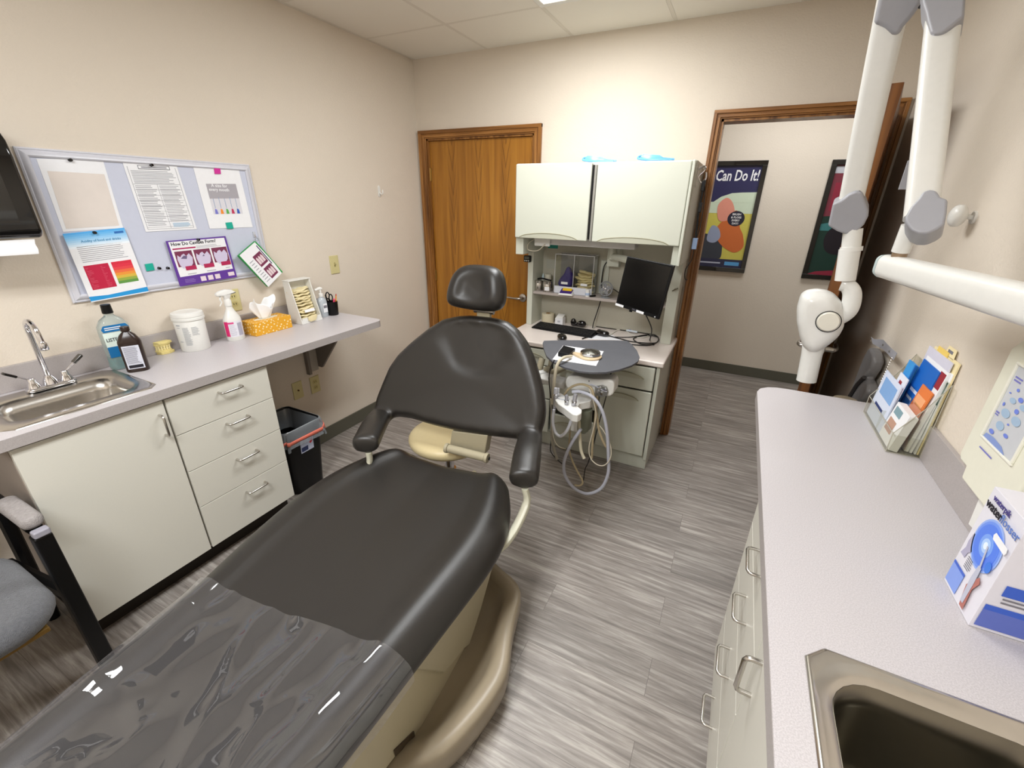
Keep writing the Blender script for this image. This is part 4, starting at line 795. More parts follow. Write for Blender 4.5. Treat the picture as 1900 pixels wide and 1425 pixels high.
# pen cup
c = V((-2.245, 1.932, CZ)) ; c.y = 1.845+.075; c = V((-2.25, 1.925, CZ)); CYE = CY1
t = thing('pen_cup', 'black mesh pen cup at the far end of the left counter', 'pen cup', c)
b = B(); b.lathe([(0,0),(.031,0),(.033,.003),(.036,.085),(.0345,.086),(.0315,.004),(0,.004)], c, seg=32); obj('cup', b, M['black'], t)
def stick(nm, lab, cat, a, e, r, m, tipm=None, tipn=None):
    t = thing(nm, lab, cat, c+V(a)); a = c+V(a); e = c+V(e); b = B(); b.cyl(a, e, r, 10); obj('barrel', b, m, t)
    b = B(); d = (e-a).normalized(); b.lathe([(r*1.02,0),(r*.9,.008),(.0008,.012)], e, d, 10); obj('tip', b, tipm or m, t); return t
stick('yellow_pencil', 'yellow pencil with red eraser in the pen cup', 'pencil', (.006,.014,.006), (.014,.03,.118), .0035, col('pencil_orange',(238,150,30)), col('eraser_red',(190,60,60)))
stick('orange_marker', 'orange and pink highlighter standing in the pen cup', 'highlighter', (.0,.0,.006), (.018,.006,.094), .006, col('hot_pink',(240,80,120)))
stick('black_pen', 'black pen leaning to the left in the pen cup', 'pen', (-.006,-.01,.006), (-.016,-.024,.12), .0045, M['black'])
t = thing('scissors', 'black-handled scissors standing handles up in the pen cup', 'scissors', c)
b = B(); b.tube([c+V((0,-.006,.006)), c+V((.004,-.010,.09))], .004, 8, sq=.4); obj('blades', b, M['steel'], t)
for dx, dz in ((-.018,.128),(.004,.112)):
    b = B(); o_ = c+V((.008,-.012+dx,dz)); b.tube([o_+V((0,.013*math.cos(a),.020*math.sin(a))) for a in [k*2*math.pi/20 for k in range(20)]], .0035, 8, closed=True); b.tube([o_+V((0,0,-.019)), c+V((.004,-.010,.085))], .0035, 8); obj('handle', b, M['black'], t)
# white coat hook on the left wall
c = P(703, 355, 0, XL); t = thing('white_wall_hook', 'small white adhesive hook on the left wall near the closed door', 'hook', c)
b = B(); b.prism([V((XL+.0004, c.y+x, c.z+y)) for x, y in rrect(.022,.075,.010)], (.006,0,0)); obj('hook_base', b, M['white'], t, bev=.002)
b = B(); b.tube(spline([c+V((.006,0,-.005)), c+V((.02,0,-.018)), c+V((.034,0,-.012)), c+V((.036,0,.010))],5), .0045, 8); obj('hook', b, M['white'], t)
# ================================================================ bulletin board
bt = [P(*q, 0, XL+.012) for q in ((131.7,565.3),(499,509),(467.5,301.9),(34.7,277.6))]
y0, y1 = (bt[0].y+bt[3].y)/2, (bt[1].y+bt[2].y)/2; z0, z1 = (bt[0].z+bt[1].z)/2, (bt[2].z+bt[3].z)/2
t = thing('bulletin_board', 'pale blue-grey magnetic bulletin board with rounded white frame on the left wall', 'bulletin board', (XL, (y0+y1)/2, (z0+z1)/2))
b = B(); b.box(XL+.0005, XL+.008, y0+.02, y1-.02, z0+.02, z1-.02); obj('board_panel', b, mat('board_blue_grey',(198,202,218),.5), t)
fm = mat('board_frame', (206,206,214), .3, coat=.2)
for nm, A, Bp, n_ in (('bottom',(y0,z0),(y1,z0),(0,1)),('top',(y0,z1),(y1,z1),(0,-1)),('left',(y0,z0),(y0,z1),(1,0)),('right',(y1,z0),(y1,z1),(-1,0))):
    b = B(); prof = [(0,.0005),(0,.008),(.005,.011),(.008,.009),(.011,.012),(.018,.017),(.026,.017),(.031,.012),(.032,.0005)]; rings = []
    for (ya, za), s_ in ((A,1),(Bp,-1)):
        rings.append([V((XL+h, ya+n_[0]*d+(s_*d if n_[0]==0 else 0), za+n_[1]*d+(s_*d if n_[1]==0 else 0))) for d, h in prof])
    b.loft(rings); obj('frame_rail', b, fm, t)
BX = XL+.0092
def sheet(px, x=BX): return Sheet(*[P(*q, 0, x) for q in px])
def crop1(*pts): return [(x/3.4545, 200+y/3.4545) for x, y in pts]
pt = {}
s1 = sheet(crop1((405,795),(790,770),(660,335),(232,325))); t = thing('faded_notice', 'large faded blank-looking notice at the top left of the board', 'paper', s1(.5,0)); b = B(); s1.body(b); obj('sheet', b, M['paper'], t)
b = B(); s1.patch(b, [(.06,.04),(.94,.04),(.95,.80),(.09,.84)]); obj('faded_print', b, mat('faded_tan',(222,212,204),.8,vary=(26,.05)), t)
s2 = sheet(crop1((935,795),(1262,778),(1130,365),(785,350)), BX+.001); t = thing('printed_form', 'black and white printed form pinned at the top centre of the board', 'paper', s2(.5,0)); b = B(); s2.body(b); obj('sheet', b, M['paper'], t)
b = B()
for q in ((.24,.915,.84,.925),(.24,.965,.84,.972),(.24,.915,.25,.972),(.83,.915,.84,.972),(.05,.03,.055,.95),(.945,.03,.95,.95),(.05,.03,.95,.034),(.49,.04,.494,.70),(.06,.70,.94,.704)): s2.rect(b,*q)
for k in range(8): s2.rect(b,.06,.06+k*.08,.94,.063+k*.08)
obj('ruled_lines', b, M['ink'], t)
b = B(); s2.lines(b,.09,.71,.92,.90,9,.4); s2.lines(b,.08,.08,.46,.69,24,.35); s2.lines(b,.52,.14,.92,.69,22,.35); s2.rect(b,.3,.935,.78,.955); obj('small_print', b, mat('light_ink',(160,160,166),.8), t)
b = B(); s2.lines(b,.55,.05,.9,.12,4,.6); obj('blue_stamp', b, col('pale_blue_ink',(160,190,214)), t)
s3 = sheet(crop1((1345,775),(1620,765),(1528,385),(1238,380)), BX+.001); t = thing('size_chart_sheet', 'white sheet with size chart of coloured brushes at the top right of the board', 'paper', s3(.5,0)); b = B(); s3.body(b); obj('sheet', b, M['paper'], t)
b = B(); s3.rect(b,.17,.62,.84,.74); s3.rect(b,.17,.50,.84,.62); obj('grey_panel', b, col('panel_grey',(168,164,170)), t)
b = B(); s3.rect(b,.17,.24,.84,.50); obj('pale_panel', b, col('panel_pale',(216,214,220)), t)
s3.text('A size for', .27, .675, .021, M['paper'], t, bold=.0003, sx=.95); s3.text('every mouth', .20, .612, .021, M['paper'], t, bold=.0003, sx=.92)
for k, c_ in enumerate(((120,120,200),(240,140,40),(90,170,80),(190,50,90),(50,90,180))):
    u = .24+k*.125; b = B(); s3.patch(b, [(u-.035,.245),(u+.035,.245),(u+.022,.32),(u-.018,.33)], .001); o = obj('brush_base', b, col('brush_%d'%k, c_), t); b = B(); s3.rect(b,u-.006,.34,u+.004,.50+.02*(k%2),.001); obj('brush_stem', b, col('stem_blue',(140,160,190)), t)
s4 = sheet(crop1((585,1247),(955,1180),(795,768),(400,808)), XL+.019); t = thing('acidity_poster', 'blue-headed poster about food and drinks with red and green charts at the board lower left', 'poster', s4(.5,0)); b = B(); s4.body(b); obj('sheet', b, M['paper'], t)
for k in range(8):
    f_ = k/7; b = B(); s4.rect(b,.0,.78+.22*k/8,1,.78+.22*(k+1)/8); obj('sky_band', b, col('sky_%d'%k,(int(236-150*f_),int(243-70*f_),int(250-14*f_))), t)
b = B(); s4.patch(b,[(0,.0),(1,0),(1,.085),(.62,.075),(.3,.065),(0,.085)]); obj('blue_wave', b, col('poster_blue',(40,150,214)), t)
b = B(); s4.rect(b,0,0,1,.014,.001); obj('white_edge', b, M['paper'], t)
s4.text('Acidity of food and drinks', .22, .845, .0128, col('title_blue',(90,150,190)), t, bold=.0003)
b = B(); s4.rect(b,.80,.93,.96,.96,.001); obj('logo', b, col('logo_blue',(50,110,180)), t)
b = B(); s4.lines(b,.12,.57,.90,.81,9,.3,.15); obj('small_print', b, mat('light_ink',(160,160,166),.8), t)
b = B(); s4.rect(b,.10,.17,.50,.53); obj('red_chart', b, col('chart_red',(190,30,66)), t)
for k, c_ in enumerate(((96,150,70),(150,170,70),(214,180,70),(232,150,60),(232,110,66),(226,70,74),(220,50,70),(214,44,66))):
    b = B(); s4.rect(b,.55,.20+k*.0415,.90,.20+(k+1)*.0415); obj('gradient_band', b, col('grad_%d'%k,c_), t)
b = B(); random.seed(5)
for k in range(15): s4.rect(b,.12,.19+k*.0215,.14+.1*random.random(),.193+k*.0215,.0012); s4.rect(b,.36,.19+k*.0215,.38+.06*random.random(),.193+k*.0215,.0012)
obj('chart_print', b, col('chart_pink',(226,120,140)), t)
s5 = sheet(crop1((1155,1145),(1520,1085),(1445,822),(1062,855)), BX+.010); t = thing('cavities_poster', 'purple-edged poster of three teeth titled How Do Cavities Form on the board', 'poster', s5(.5,0)); b = B(); s5.body(b, .002); obj('card', b, col('poster_purple',(96,56,150)), t)
b = B(); s5.patch(b,[(.045,.20),(.965,.22),(.965,.965),(.03,.975)]); obj('white_panel', b, M['paper'], t)
s5.text('How Do Cavities Form?', .055, .865, .0215, M['inkb'], t, bold=.0004, sx=.97)
b = B(); s5.rect(b,.06,.80,.43,.83,.001); obj('pink_bar', b, col('bar_pink',(170,30,90)), t); b = B(); s5.lines(b,.44,.78,.9,.85,3,.35,l=.001); s5.rect(b,.18,.235,.32,.25,.001); s5.rect(b,.5,.245,.66,.26,.001); s5.rect(b,.84,.26,.92,.275,.001); obj('small_print', b, mat('light_ink',(160,160,166),.8), t)
for k in range(3):
    u = .07+k*.305; b = B(); s5.rect(b,u,.42,u+.275,.76,.001); o = obj('tooth_picture', b, col('picture_maroon',(120,50,80)), t)
    b = B(); s5.patch(b,[(u+.03,.45),(u+.07,.38),(u+.18,.38),(u+.24,.47),(u+.26,.6),(u+.22,.70),(u+.165,.64),(u+.14,.70),(u+.10,.68),(u+.07,.63),(u+.03,.68),(u+.015,.58)],.0016); obj('tooth', b, col('tooth_lilac',(206,196,220)), o)
    if k < 2: b = B(); s5.patch(b,[(u+.07,.6),(u+.16,.58),(u+.18,.64),(u+.13,.66)] if k==0 else [(u+.12,.6),(u+.16,.6),(u+.15,.64)],.0020); obj('decay', b, col('decay_grey',(110,96,130)), o)
    b = B(); s5.rect(b,u+.10,.33,u+.275,.42,.0020); obj('caption_box', b, col('caption_crimson',(176,40,84)), o)
b = B()
for k in range(3): s5.rect(b,.36+k*.125,.04,.45+k*.125,.15,.001)
s5.rect(b,.85,.06,.965,.15,.001); obj('white_square', b, col('pale_pink_print',(230,214,222)), t)
b = B(); s5.lines(b,.10,.05,.30,.14,3,.4,l=.001); obj('footer_print', b, col('lilac_print',(150,120,190)), t)
# magnets
def magnet(px, py, lab, x): 
    c = P(px, py, 0, x); b = B(); b.lathe([(0,0),(.0065,0),(.0065,.001),(.0045,.004),(.0055,.011),(.004,.0125),(0,.0125)], (x,c.y,c.z), (1,0,0), 14); tag(obj('black_magnet', b, M['blackg']), lab, 'magnet', 'black push magnets on the board')
for (x, y), lab, xx in (((447,335),'black magnet holding the large faded notice',BX+.0009),((968,367),'black magnet holding the printed form',BX+.0019),((604,800),'black magnet at the top of the acidity poster',XL+.0195),((1268,845),'black magnet at the top of the cavities poster',BX+.0115),((1018,1028),'black magnet beside the teal square, no paper under it',BX),((1073,1027),'black magnet nearest the left edge of the cavities poster',BX)):
    magnet(x/3.4545, 200+y/3.4545, lab, xx)
def sqmag(q, lab, m, x, nm):
    s_ = sheet(crop1(*q), x); b = B(); s_.body(b, -.004); tag(obj(nm, b, m, bev=.0008), lab, 'magnet', 'square magnets on the board')
sqmag(((1375,424),(1414,424),(1408,382),(1368,374)), 'magenta square magnet holding the size chart sheet', col('magenta_glass',(206,50,150),.15), BX+.0019, 'square_magnet')
sqmag(((1455,776),(1496,774),(1484,732),(1444,736)), 'teal square magnet at the bottom of the size chart sheet', col('teal_glass',(40,170,150),.15), BX+.0019, 'square_magnet')
sqmag(((938,1048),(990,1040),(976,995),(926,1002)), 'teal square magnet alone beside two black magnets', col('teal_glass',(40,170,150),.15), BX, 'square_magnet')
# hook and booklet
c = P(1630/3.4545, 200+812/3.4545, 0, BX+.002); t = thing('clip_hook', 'clear and metal clip hook at the right side of the board', 'hook', c)
b = B(); b.box(BX, BX+.003, c.y-.007, c.y+.007, c.z-.014, c.z+.014); obj('hook_plate', b, col('clear_hook',(196,198,206),.15), t, bev=.001)
b = B(); b.tube([c+V((.003,0,0)), c+V((.006,0,-.014)), c+V((.014,0,-.018)), c+V((.016,0,-.010))], .0015, 6); b.tube([c+V((.012,.008*math.cos(a),-.025+.009*math.sin(a))) for a in [k*2*math.pi/16 for k in range(16)]], .0012, 6, closed=True); obj('wire_ring', b, M['chrome'], t)
KX = XL+.052
kq = [P(*q, 0, KX) for q in crop1((1720,1148),(1812,1052),(1640,855),(1530,950))]
s6 = Sheet(*kq); t = thing('green_booklet', 'tilted green and white dental booklet hanging from the board hook', 'booklet', s6(.5,.5))
b = B(); b.prism(kq, (-.016,0,0)); obj('pages', b, col('booklet_green',(40,150,70)), t, bev=.001)
b = B(); s6.patch(b,[(.0,.0),(.93,.0),(1,.12),(.93,1),(.04,1)]); obj('cover', b, M['paper'], t)
b = B(); s6.patch(b,[(.93,.0),(1,.0),(1,.9),(.95,.96),(.97,.3)],.0010); obj('green_edge', b, col('booklet_green',(40,150,70)), t)
for v0, v1 in ((.46,.78),(.08,.40)):
    b = B(); s6.rect(b,.40,v0,.83,v1,.001); o = obj('photo', b, col('picture_maroon',(120,50,80)), t); b = B()
    for k in range(3): s6.patch(b,[(.44+k*.12,v0+.06),(.54+k*.12,v0+.06),(.55+k*.12,v0+.20),(.50+k*.12,v0+.26),(.45+k*.12,v0+.22)],.0014)
    obj('teeth', b, col('tooth_pink',(226,206,210)), o)
b = B(); s6.rect(b,.86,.35,.90,.92,.001); obj('title_print', b, col('navy_ink',(50,50,90)), t); b = B(); s6.lines(b,.12,.08,.34,.75,9,.25,l=.001); obj('small_print', b, mat('light_ink',(160,160,166),.8), t)
# paper towel dispenser
t = thing('paper_towel_dispenser', 'glossy black paper towel dispenser on the left wall at the board edge', 'towel dispenser', (XL, .49, 1.6))
dx0, dx1 = XL, XL+.20; ya = .685; yb = ya-.30
zt = P(0,236,0,dx1-.09).z+.02; zb = P(73,441,0,dx1-.02).z
prof = [(dx0+.0005, zb), (dx1-.015, zb), (dx1, zb+.02), (dx1, zt-.11), (dx1-.012, zt-.06), (dx1-.045, zt-.02), (dx1-.09, zt), (dx0+.0005, zt)]
b = B(); b.prism([V((x, yb, z)) for x, z in prof], (0, ya-yb, 0)); obj('housing', b, M['blackg'], t, bev=.012, seg=4)
b = B(); b.prism([V((dx1+.0006, yb+.04, zb+.05)), V((dx1+.0006, ya-.05, zb+.05)), V((dx1+.0006, ya-.05, zt-.14)), V((dx1+.0006, yb+.04, zt-.14))], (.001,0,0)); obj('window', b, mat('smoked_window',(26,24,22),.06,coat=.6), t)
b = B(); pz = zb-.004
b.loft([[V((dx1-.02-.003*k, yb+.03, pz-.016*k)), V((dx1-.02-.003*k+(.018 if k>1 else 0), ya-.025-.002*k, pz-.016*k)), V((dx1-.0215-.003*k+(.018 if k>1 else 0), ya-.025-.002*k, pz-.016*k)), V((dx1-.0215-.003*k, yb+.03, pz-.016*k))] for k in range(4)]); tag(obj('paper_towel', b, M['paper']), 'white paper towel sheet hanging from the black dispenser', 'paper towel')
# trash bin
tx0, tx1, ty0, ty1, th = -2.285, -1.985, 1.255, 1.505, .425
t = thing('trash_bin', 'black wastebasket with clear liner between drawers and wall', 'trash bin', ((tx0+tx1)/2, (ty0+ty1)/2, 0))
def rb(k, z, e=0): return [V(((tx0+tx1)/2+x, (ty0+ty1)/2+y, z)) for x, y in rrect((tx1-tx0)*k+e, (ty1-ty0)*k+e, .035, 4)]
b = B(); b.loft([rb(.80,.001), rb(1,th), rb(.985,th), rb(.965,th-.004), rb(.78,.006), rb(.5,.006)], cap=True); obj('bin_body', b, M['black'], t)
b = B(); s7 = Sheet(V((tx1-.012,ty0+.09,th-.17)), V((tx1-.012,ty1-.075,th-.17)), V((tx1-.003,ty1-.075,th-.075)), V((tx1-.003,ty0+.09,th-.075))); s7.body(b); obj('label', b, col('label_lilac',(190,194,214)), t)
b = B(); s7.rect(b,.05,.08,.55,.38,.001); obj('label_print', b, col('label_navy',(40,50,90)), t); b = B(); s7.patch(b,[(.66,.5),(.75,.6),(.7,.8),(.82,.72),(.9,.82),(.93,.62),(.88,.5),(.78,.42)],.001); obj('red_mark', b, col('mark_red',(200,40,60)), t)
lin_m = clear_mat('bin_liner', (208,216,224), .06, .25, haze=.22, thin=True)
random.seed(2); n = 72
def lr(k, d, z, wob): 
    q = [V(((tx0+tx1)/2+x, (ty0+ty1)/2+y, 0)) for x, y in rrect((tx1-tx0)+d, (ty1-ty0)+d, .038, 17)][:n]
    return [p+V((wob*math.sin(.9*i+k*2)*.5, wob*math.cos(1.3*i+k), z+wob*1.6*math.sin(.55*i+k)+wob*math.sin(.21*i*3+2*k))) for i, p in enumerate(q)]
b = B(); b.loft([lr(0,-.06,th-.12,.001), lr(1,-.012,th-.01,.001), lr(2,.0,th+.006,.0006), lr(3,.014,th-.004,.001), lr(4,.022,th-.035,.004), lr(5,.028,th-.07,.006), lr(6,.034,th-.10,.007)], cap=False); tag(obj('bin_liner', b, lin_m, sub=1), 'clear plastic liner folded over the rim of the black wastebasket', 'bin liner')
b = B(); b.loft([lr(4.6,.031,th-.048,.005), lr(5.2,.034,th-.068,.006)], cap=False); o = obj('drawstring', b, mat('liner_band',(226,120,100),.5), sub=1); tag(o, 'faded red drawstring band of the bin liner', 'drawstring'); o.modifiers.new('s','SOLIDIFY').thickness = .001
# waiting chair at the lower left corner
t = thing('waiting_chair', 'grey fabric armchair with black frame at the near end of the left cabinet', 'chair', (-1.98, 0.02, 0))
zs_ = .46; b = B(); pts = rrect(.50, .50, .13, 8)
b.inflate(pts, F((-1.87, -.005, zs_-.035)), .045, .05, 5); obj('seat', b, M['fabric'], t)
b = B(); b.box(-2.08,-1.665,-.2,.195,zs_-.10,zs_-.082); obj('seat_board', b, mat('tan_ply',(130,100,44),.6), t, bev=.004)
b = B(); g = F((-2.17,-.0,.80), (0,1,0), (-.12,0,1)); b.inflate([(x,y) for x, y in rrect(.46,.42,.1,6)], g, .04, .04, 4); obj('backrest', b, M['fabric'], t)
for s_ in (1,-1):
    yy = s_*.285-.002
    b = B(); b.box(-1.79,-1.745,yy-.022,yy+.022,.001,.625); obj('front_leg', b, M['black'], t, bev=.006)
    b = B(); b.tube([(-2.22,yy,.001),(-2.16,yy,.3),(-2.10,yy,.62)], .02, 8); obj('rear_leg', b, M['black'], t)
    b = B(); b.tube([(-2.12,yy,.635),(-1.80,yy,.635)], .02, 8); obj('arm_rail', b, M['black'], t); b = B(); b.tube([(-2.13,yy*.85,zs_-.09),(-1.76,yy,zs_-.09)], .02, 8); obj('side_rail', b, M['black'], t)
    b = B(); b.inflate(rrect(.22,.055,.025,5), F((-1.875,yy,.668)), .02, .012, 4); obj('arm_pad', b, mat('pale_grey_fabric',(158,152,150),.95,bump=(380,.9,3),vary=(90,.3)), t)
    b = B(); b.box(-1.765,-1.735,yy-.02,yy+.02,.628,.652); obj('arm_cap', b, col('arm_cap_grey',(150,148,158),.35), t, bev=.006)
b = B(); b.tube([(-2.15,.0,.42),(-2.19,.0,.62),(-2.19,0,.8)], .03, 8); obj('back_support', b, M['black'], t)
# ================================================================ dental chair
LD = 4.5
cf = rotz((-.935, .5, 0), LD)             # a = across (to the right), t = towards the headrest
def seat_station(t):
    # half width, top height
    W = [(-1.3,.20,.53),(-1.15,.27,.53),(-.8,.30,.525),(-.5,.325,.52),(-.3,.35,.515),(-.05,.380,.505),(.15,.415,.50),(.35,.445,.495),(.50,.452,.495),(.64,.43,.50),(.76,.375,.507),(.84,.325,.508),(.885,.31,.49)]
    for i in range(len(W)-1):
        if W[i][0] <= t <= W[i+1][0]:
            k = (t-W[i][0])/(W[i+1][0]-W[i][0]); k = k*k*(3-2*k) if i in (0, len(W)-2) else k
            return W[i][1]+(W[i+1][1]-W[i][1])*k, W[i][2]+(W[i+1][2]-W[i][2])*k
    return W[-1][1:] if t > 0 else W[0][1:]
def seat_off(t): return -.024*max(0, 1-((t-.42)/.5)**2)
def seat_section(t, grow=0, drop=.085, n=22):
    w_, z_ = seat_station(t); w_ += grow; out = []; of = seat_off(t)
    for k in range(n+1):
        v = -1+2*k/n; av = abs(v); roll = .80
        s_ = .024*math.exp(-((av-.77)/.10)**2) - .014*(1-min(1, av/.6))**1.0*(1 if t > -.1 else .6)
        if av > roll:
            th = (av-roll)/(1-roll)*math.pi/2; zz = z_ + s_ - (drop*.62)*(1-math.cos(th)); aa = math.copysign(w_*(roll+(1-roll)*math.sin(th)), v)
        else: zz = z_+s_; aa = v*w_
        out.append((aa+of, zz+grow))
    return out
chair = thing('dental_chair', 'large dark brown upholstered dental chair on a beige base in the middle of the room', 'dental chair', cf(0,.3,0))
b = B(); ts = [-1.28,-1.2,-1.1,-.95,-.8,-.65,-.5,-.35,-.2,-.05,.1,.25,.38,.5,.6,.68,.75,.80,.845,.875,.89]; rings = []
for t_ in ts:
    sec = seat_section(t_); w_ = seat_station(t_)[0]; zb = seat_station(t_)[1]-.085
    if t_ > .86: sec = [(a*.97, z-.018) for a, z in sec]
    if t_ > .88: sec = [(a*.9, z-.022) for a, z in sec]
    rings.append([cf(a, t_, z) for a, z in sec] + [cf(w_*.99+seat_off(t_), t_, zb+.012), cf(w_*.93+seat_off(t_), t_, zb), cf(0, t_, zb), cf(-w_*.93+seat_off(t_), t_, zb), cf(-w_*.99+seat_off(t_), t_, zb+.012)])
b.loft(rings); obj('seat_cushion', b, M['leather'], chair, sub=1, ang=80)
# backrest: outline met with the plane of the reclined back
O_ = cf(0, .99, .55); U_ = (cf(0, 1.185, 1.10)-cf(0,.99,.607)).normalized(); bf = F(O_, cf.x, U_)
def bp(px, py): d = PN(px, py, bf.o, bf.z)-bf.o; return (d.dot(bf.x), d.dot(bf.y))
OUT = [(894,586),(873,584),(852,585),(823,591),(794,609),(762,635),(739,657),(723,680),(712,706),(703,728),(697,745),(700,765),(716,778),(739,774),(765,778),(801,789),(846,800),(894,808),(936,813),(957,815),(975,818),(990,816),(1002,806),(1010,785),(1013,760),(1009,728),(1001,696),(991,662),(978,633),(962,611),(943,596),(920,589)]
pts = [bp(*q) for q in OUT]; xm_ = sum(p[0] for p in pts)/len(pts)
def bent(p):                                      # the wings of the back curve forward
    a, h = p; k = max(0, abs(a)-.12); return bf(a, h, .0) 
b = B(); n = len(pts); m = 6
area2 = sum(pts[i][0]*pts[(i+1)%n][1]-pts[(i+1)%n][0]*pts[i][1] for i in range(n)); sg = 1 if area2 > 0 else -1
nor = []
for i in range(n):
    A, C_ = pts[i-1], pts[(i+1)%n]; dx, dy = C_[0]-A[0], C_[1]-A[1]; l = math.hypot(dx, dy); nor.append((-dy/l*sg, dx/l*sg))
rings = []
for k in range(-m, m+1):
    th = math.pi/2*k/m; d = .035*(1-math.cos(th)); z = .042*math.sin(th)-.012
    rings.append([bf(p[0]+q[0]*d, p[1]+q[1]*d, z) for p, q in zip(pts, nor)])
b.loft(rings, cap=False)
# arms sweep forward out of the lower corners, tips resting just above the seat
tipL = P(676, 826, 2, .612); tipR = P(971, 893, 2, .612)
rL = [bf(*bp(738, 715), -.014), bf(*bp(722, 748), -.012), bf(*bp(709, 768), -.002)]; rR = [bf(*bp(974, 740), -.014), bf(*bp(978, 780), -.012), bf(*bp(984, 806), -.002)]
for r_, tip in ((rL, tipL), (rR, tipR)):
    path = [r_[0], r_[1], r_[2], r_[2].lerp(tip, .5)+V((0,0,.010)), tip.lerp(r_[2], .12), tip]
    q = spline(path, 7); nn_ = len(q); rings = []
    for i, p in enumerate(q):
        d = (q[min(nn_-1, i+1)]-q[max(0, i-1)]).normalized(); sv = cf.x - d*cf.x.dot(d); sv.normalize(); uv_ = sv.cross(d)
        k = min(1, i/(nn_*.6)); hw = .040+.020*k; hh2 = .040+.004*k; e_ = {nn_-1:.55, nn_-2:.80, nn_-3:.93}.get(i, 1); hw *= e_; hh2 *= e_
        rings.append([p+sv*hw*math.copysign(abs(math.cos(a))**.8, math.cos(a))+uv_*hh2*math.copysign(abs(math.sin(a))**.8, math.sin(a)) for a in [z*2*math.pi/24 for z in range(24)]])
    b.loft(rings)
pc = bp(885, 636); prx = bp(950,636)[0]-pc[0]; pry = pc[1]-bp(885,697)[1]
def padz(a, h):
    d = math.hypot((a-pc[0])/prx, (h-pc[1])/pry); k = max(0, min(1, (1.10-d)/.26)); return -.009*k*k*(3-2*k)
# fill caps of the plate front and back with a gentle dish
for side in (0, -1):
    z = .030 if side else -.054
    inner = [(p[0]+q[0]*.035, p[1]+q[1]*.035) for p, q in zip(pts, nor)]; cx_ = sum(p[0] for p in inner)/n; cy_ = sum(p[1] for p in inner)/n
    prev = None
    for s_ in [1-.05*i for i in range(20)]+[.02]:
        ring = [bf(cx_+(p[0]-cx_)*s_, cy_+(p[1]-cy_)*s_, z - (.014*(1-s_**2)-padz(cx_+(p[0]-cx_)*s_, cy_+(p[1]-cy_)*s_) if side else -.0)) for p in inner]
        R1 = [b.bm.verts.new(v) for v in ring]
        if prev:
            for i in range(n): b.bm.faces.new([prev[i], prev[(i+1)%n], R1[(i+1)%n], R1[i]])
        prev = R1
    b.bm.faces.new(prev)
bmesh.ops.remove_doubles(b.bm, verts=b.bm.verts[:], dist=.0006)
back = obj('backrest', b, M['leather'], chair, voxel=.0085, smooth=22)
# welt seams along the arms
for nm, sgn, tip, r_ in (('seam', 1, tipR, rR), ('seam', -1, tipL, rL)):
    b = B(); dirn = (tip-r_[1]).normalized(); sd = dirn.cross(V((0,0,1))).normalized()
    pth = [tip + sd*(.058*math.cos(a)) + dirn*(.004+.030*math.sin(a)) + V((0,0,-.020)) for a in [math.pi*k/14 for k in range(15)]]
# curved seam fold across the upper back
b = B()
fold = [bf(*bp(x, y), .0195) for x, y in ((822,655),(835,675),(858,690),(885,697),(912,690),(935,672),(945,655))]
# headrest
hfo = cf(0, 1.20, 1.215); hf = F(P(888, 533, 1, hfo.y+.03), cf.x, (cf(0,1.22,1.3)-cf(0,1.19,1.18)).normalized())
def hp_(px, py): d = PN(px, py, hf.o, hf.z)-hf.o; return (d.dot(hf.x), d.dot(hf.y))
HO = [(888,491),(870,491),(856,497),(846,508),(840,523),(835,542),(834,560),(840,568),(856,572),(880,576),(905,579),(925,578),(936,570),(940,550),(939,530),(936,512),(929,500),(914,493)]
hpz = [hp_(*q) for q in HO]; n = len(hpz)
b = B(); rings = []; cx_ = sum(p[0] for p in hpz)/n; cy_ = sum(p[1] for p in hpz)/n
for k in range(0, 15):
    th = -math.pi/2+math.pi*k/14; s_ = .60+.40*math.cos(th)**.75 if abs(math.cos(th)) > 1e-6 else .60; z = .046*math.sin(th)
    rings.append([hf(cx_+(p[0]-cx_)*s_, cy_+(p[1]-cy_)*s_, z+ (.020*abs((p[0]-cx_)/.15)**2 if k > 5 else 0)) for p in hpz])
for s_ in (.4,.2,.02): rings.append([hf(cx_+(p[0]-cx_)*s_, cy_+(p[1]-cy_)*s_, .046-.004*(1-s_/.6)+ .020*abs((p[0]-cx_)*s_/.6/.15)**2*.0) for p in hpz])
b.loft(rings); obj('headrest', b, M['leather'], chair, sub=2, ang=80)
b = B(); hc = hf(cx_+.03, min(p[1] for p in hpz)+.0, -.03); bt_ = cf(.02, 1.19, 1.02)
b.box(-.034,.034,-.012,.012,-.06,.05, F(hc, cf.x, cf.y)); b.tube([hc+V((0,0,-.03)), bt_], .022, 12); obj('headrest_post', b, M['beige'], chair, bev=.003)
b = B(); b.cyl(hc+cf.x*-.05+V((0,0,.004)), hc+cf.x*.05+V((0,0,.004)), .014, 16); obj('headrest_pivot', b, M['nickel'], chair)
# back support and hinge behind the seat
b = B(); hh_ = [PN(x, y, cf(0,1.0,0), cf.y) for x, y in ((838,800),(905,808),(899,845),(834,826))]; b.prism(hh_, cf.y*.06); obj('back_support', b, M['beige'], chair, bev=.006)
h0 = PN(832, 832, cf(0,.955,0), cf.y); h1 = PN(900, 849, cf(0,.955,0), cf.y)
b = B(); b.cyl(h0, h1, .020, 20); obj('hinge_barrel', b, M['beige'], chair, bev=.003)
for h, s_ in ((h0,-1),(h1,1)):
    b = B(); b.cyl(h, h+(h1-h0).normalized()*s_*.016, .024, 20); obj('hinge_cap', b, M['beige'], chair, bev=.004)
    if s_ > 0: b = B(); b.cyl(h+(h1-h0).normalized()*.020, h+(h1-h0).normalized()*.0225, .008, 12); obj('hinge_bolt', b, M['black'], chair)
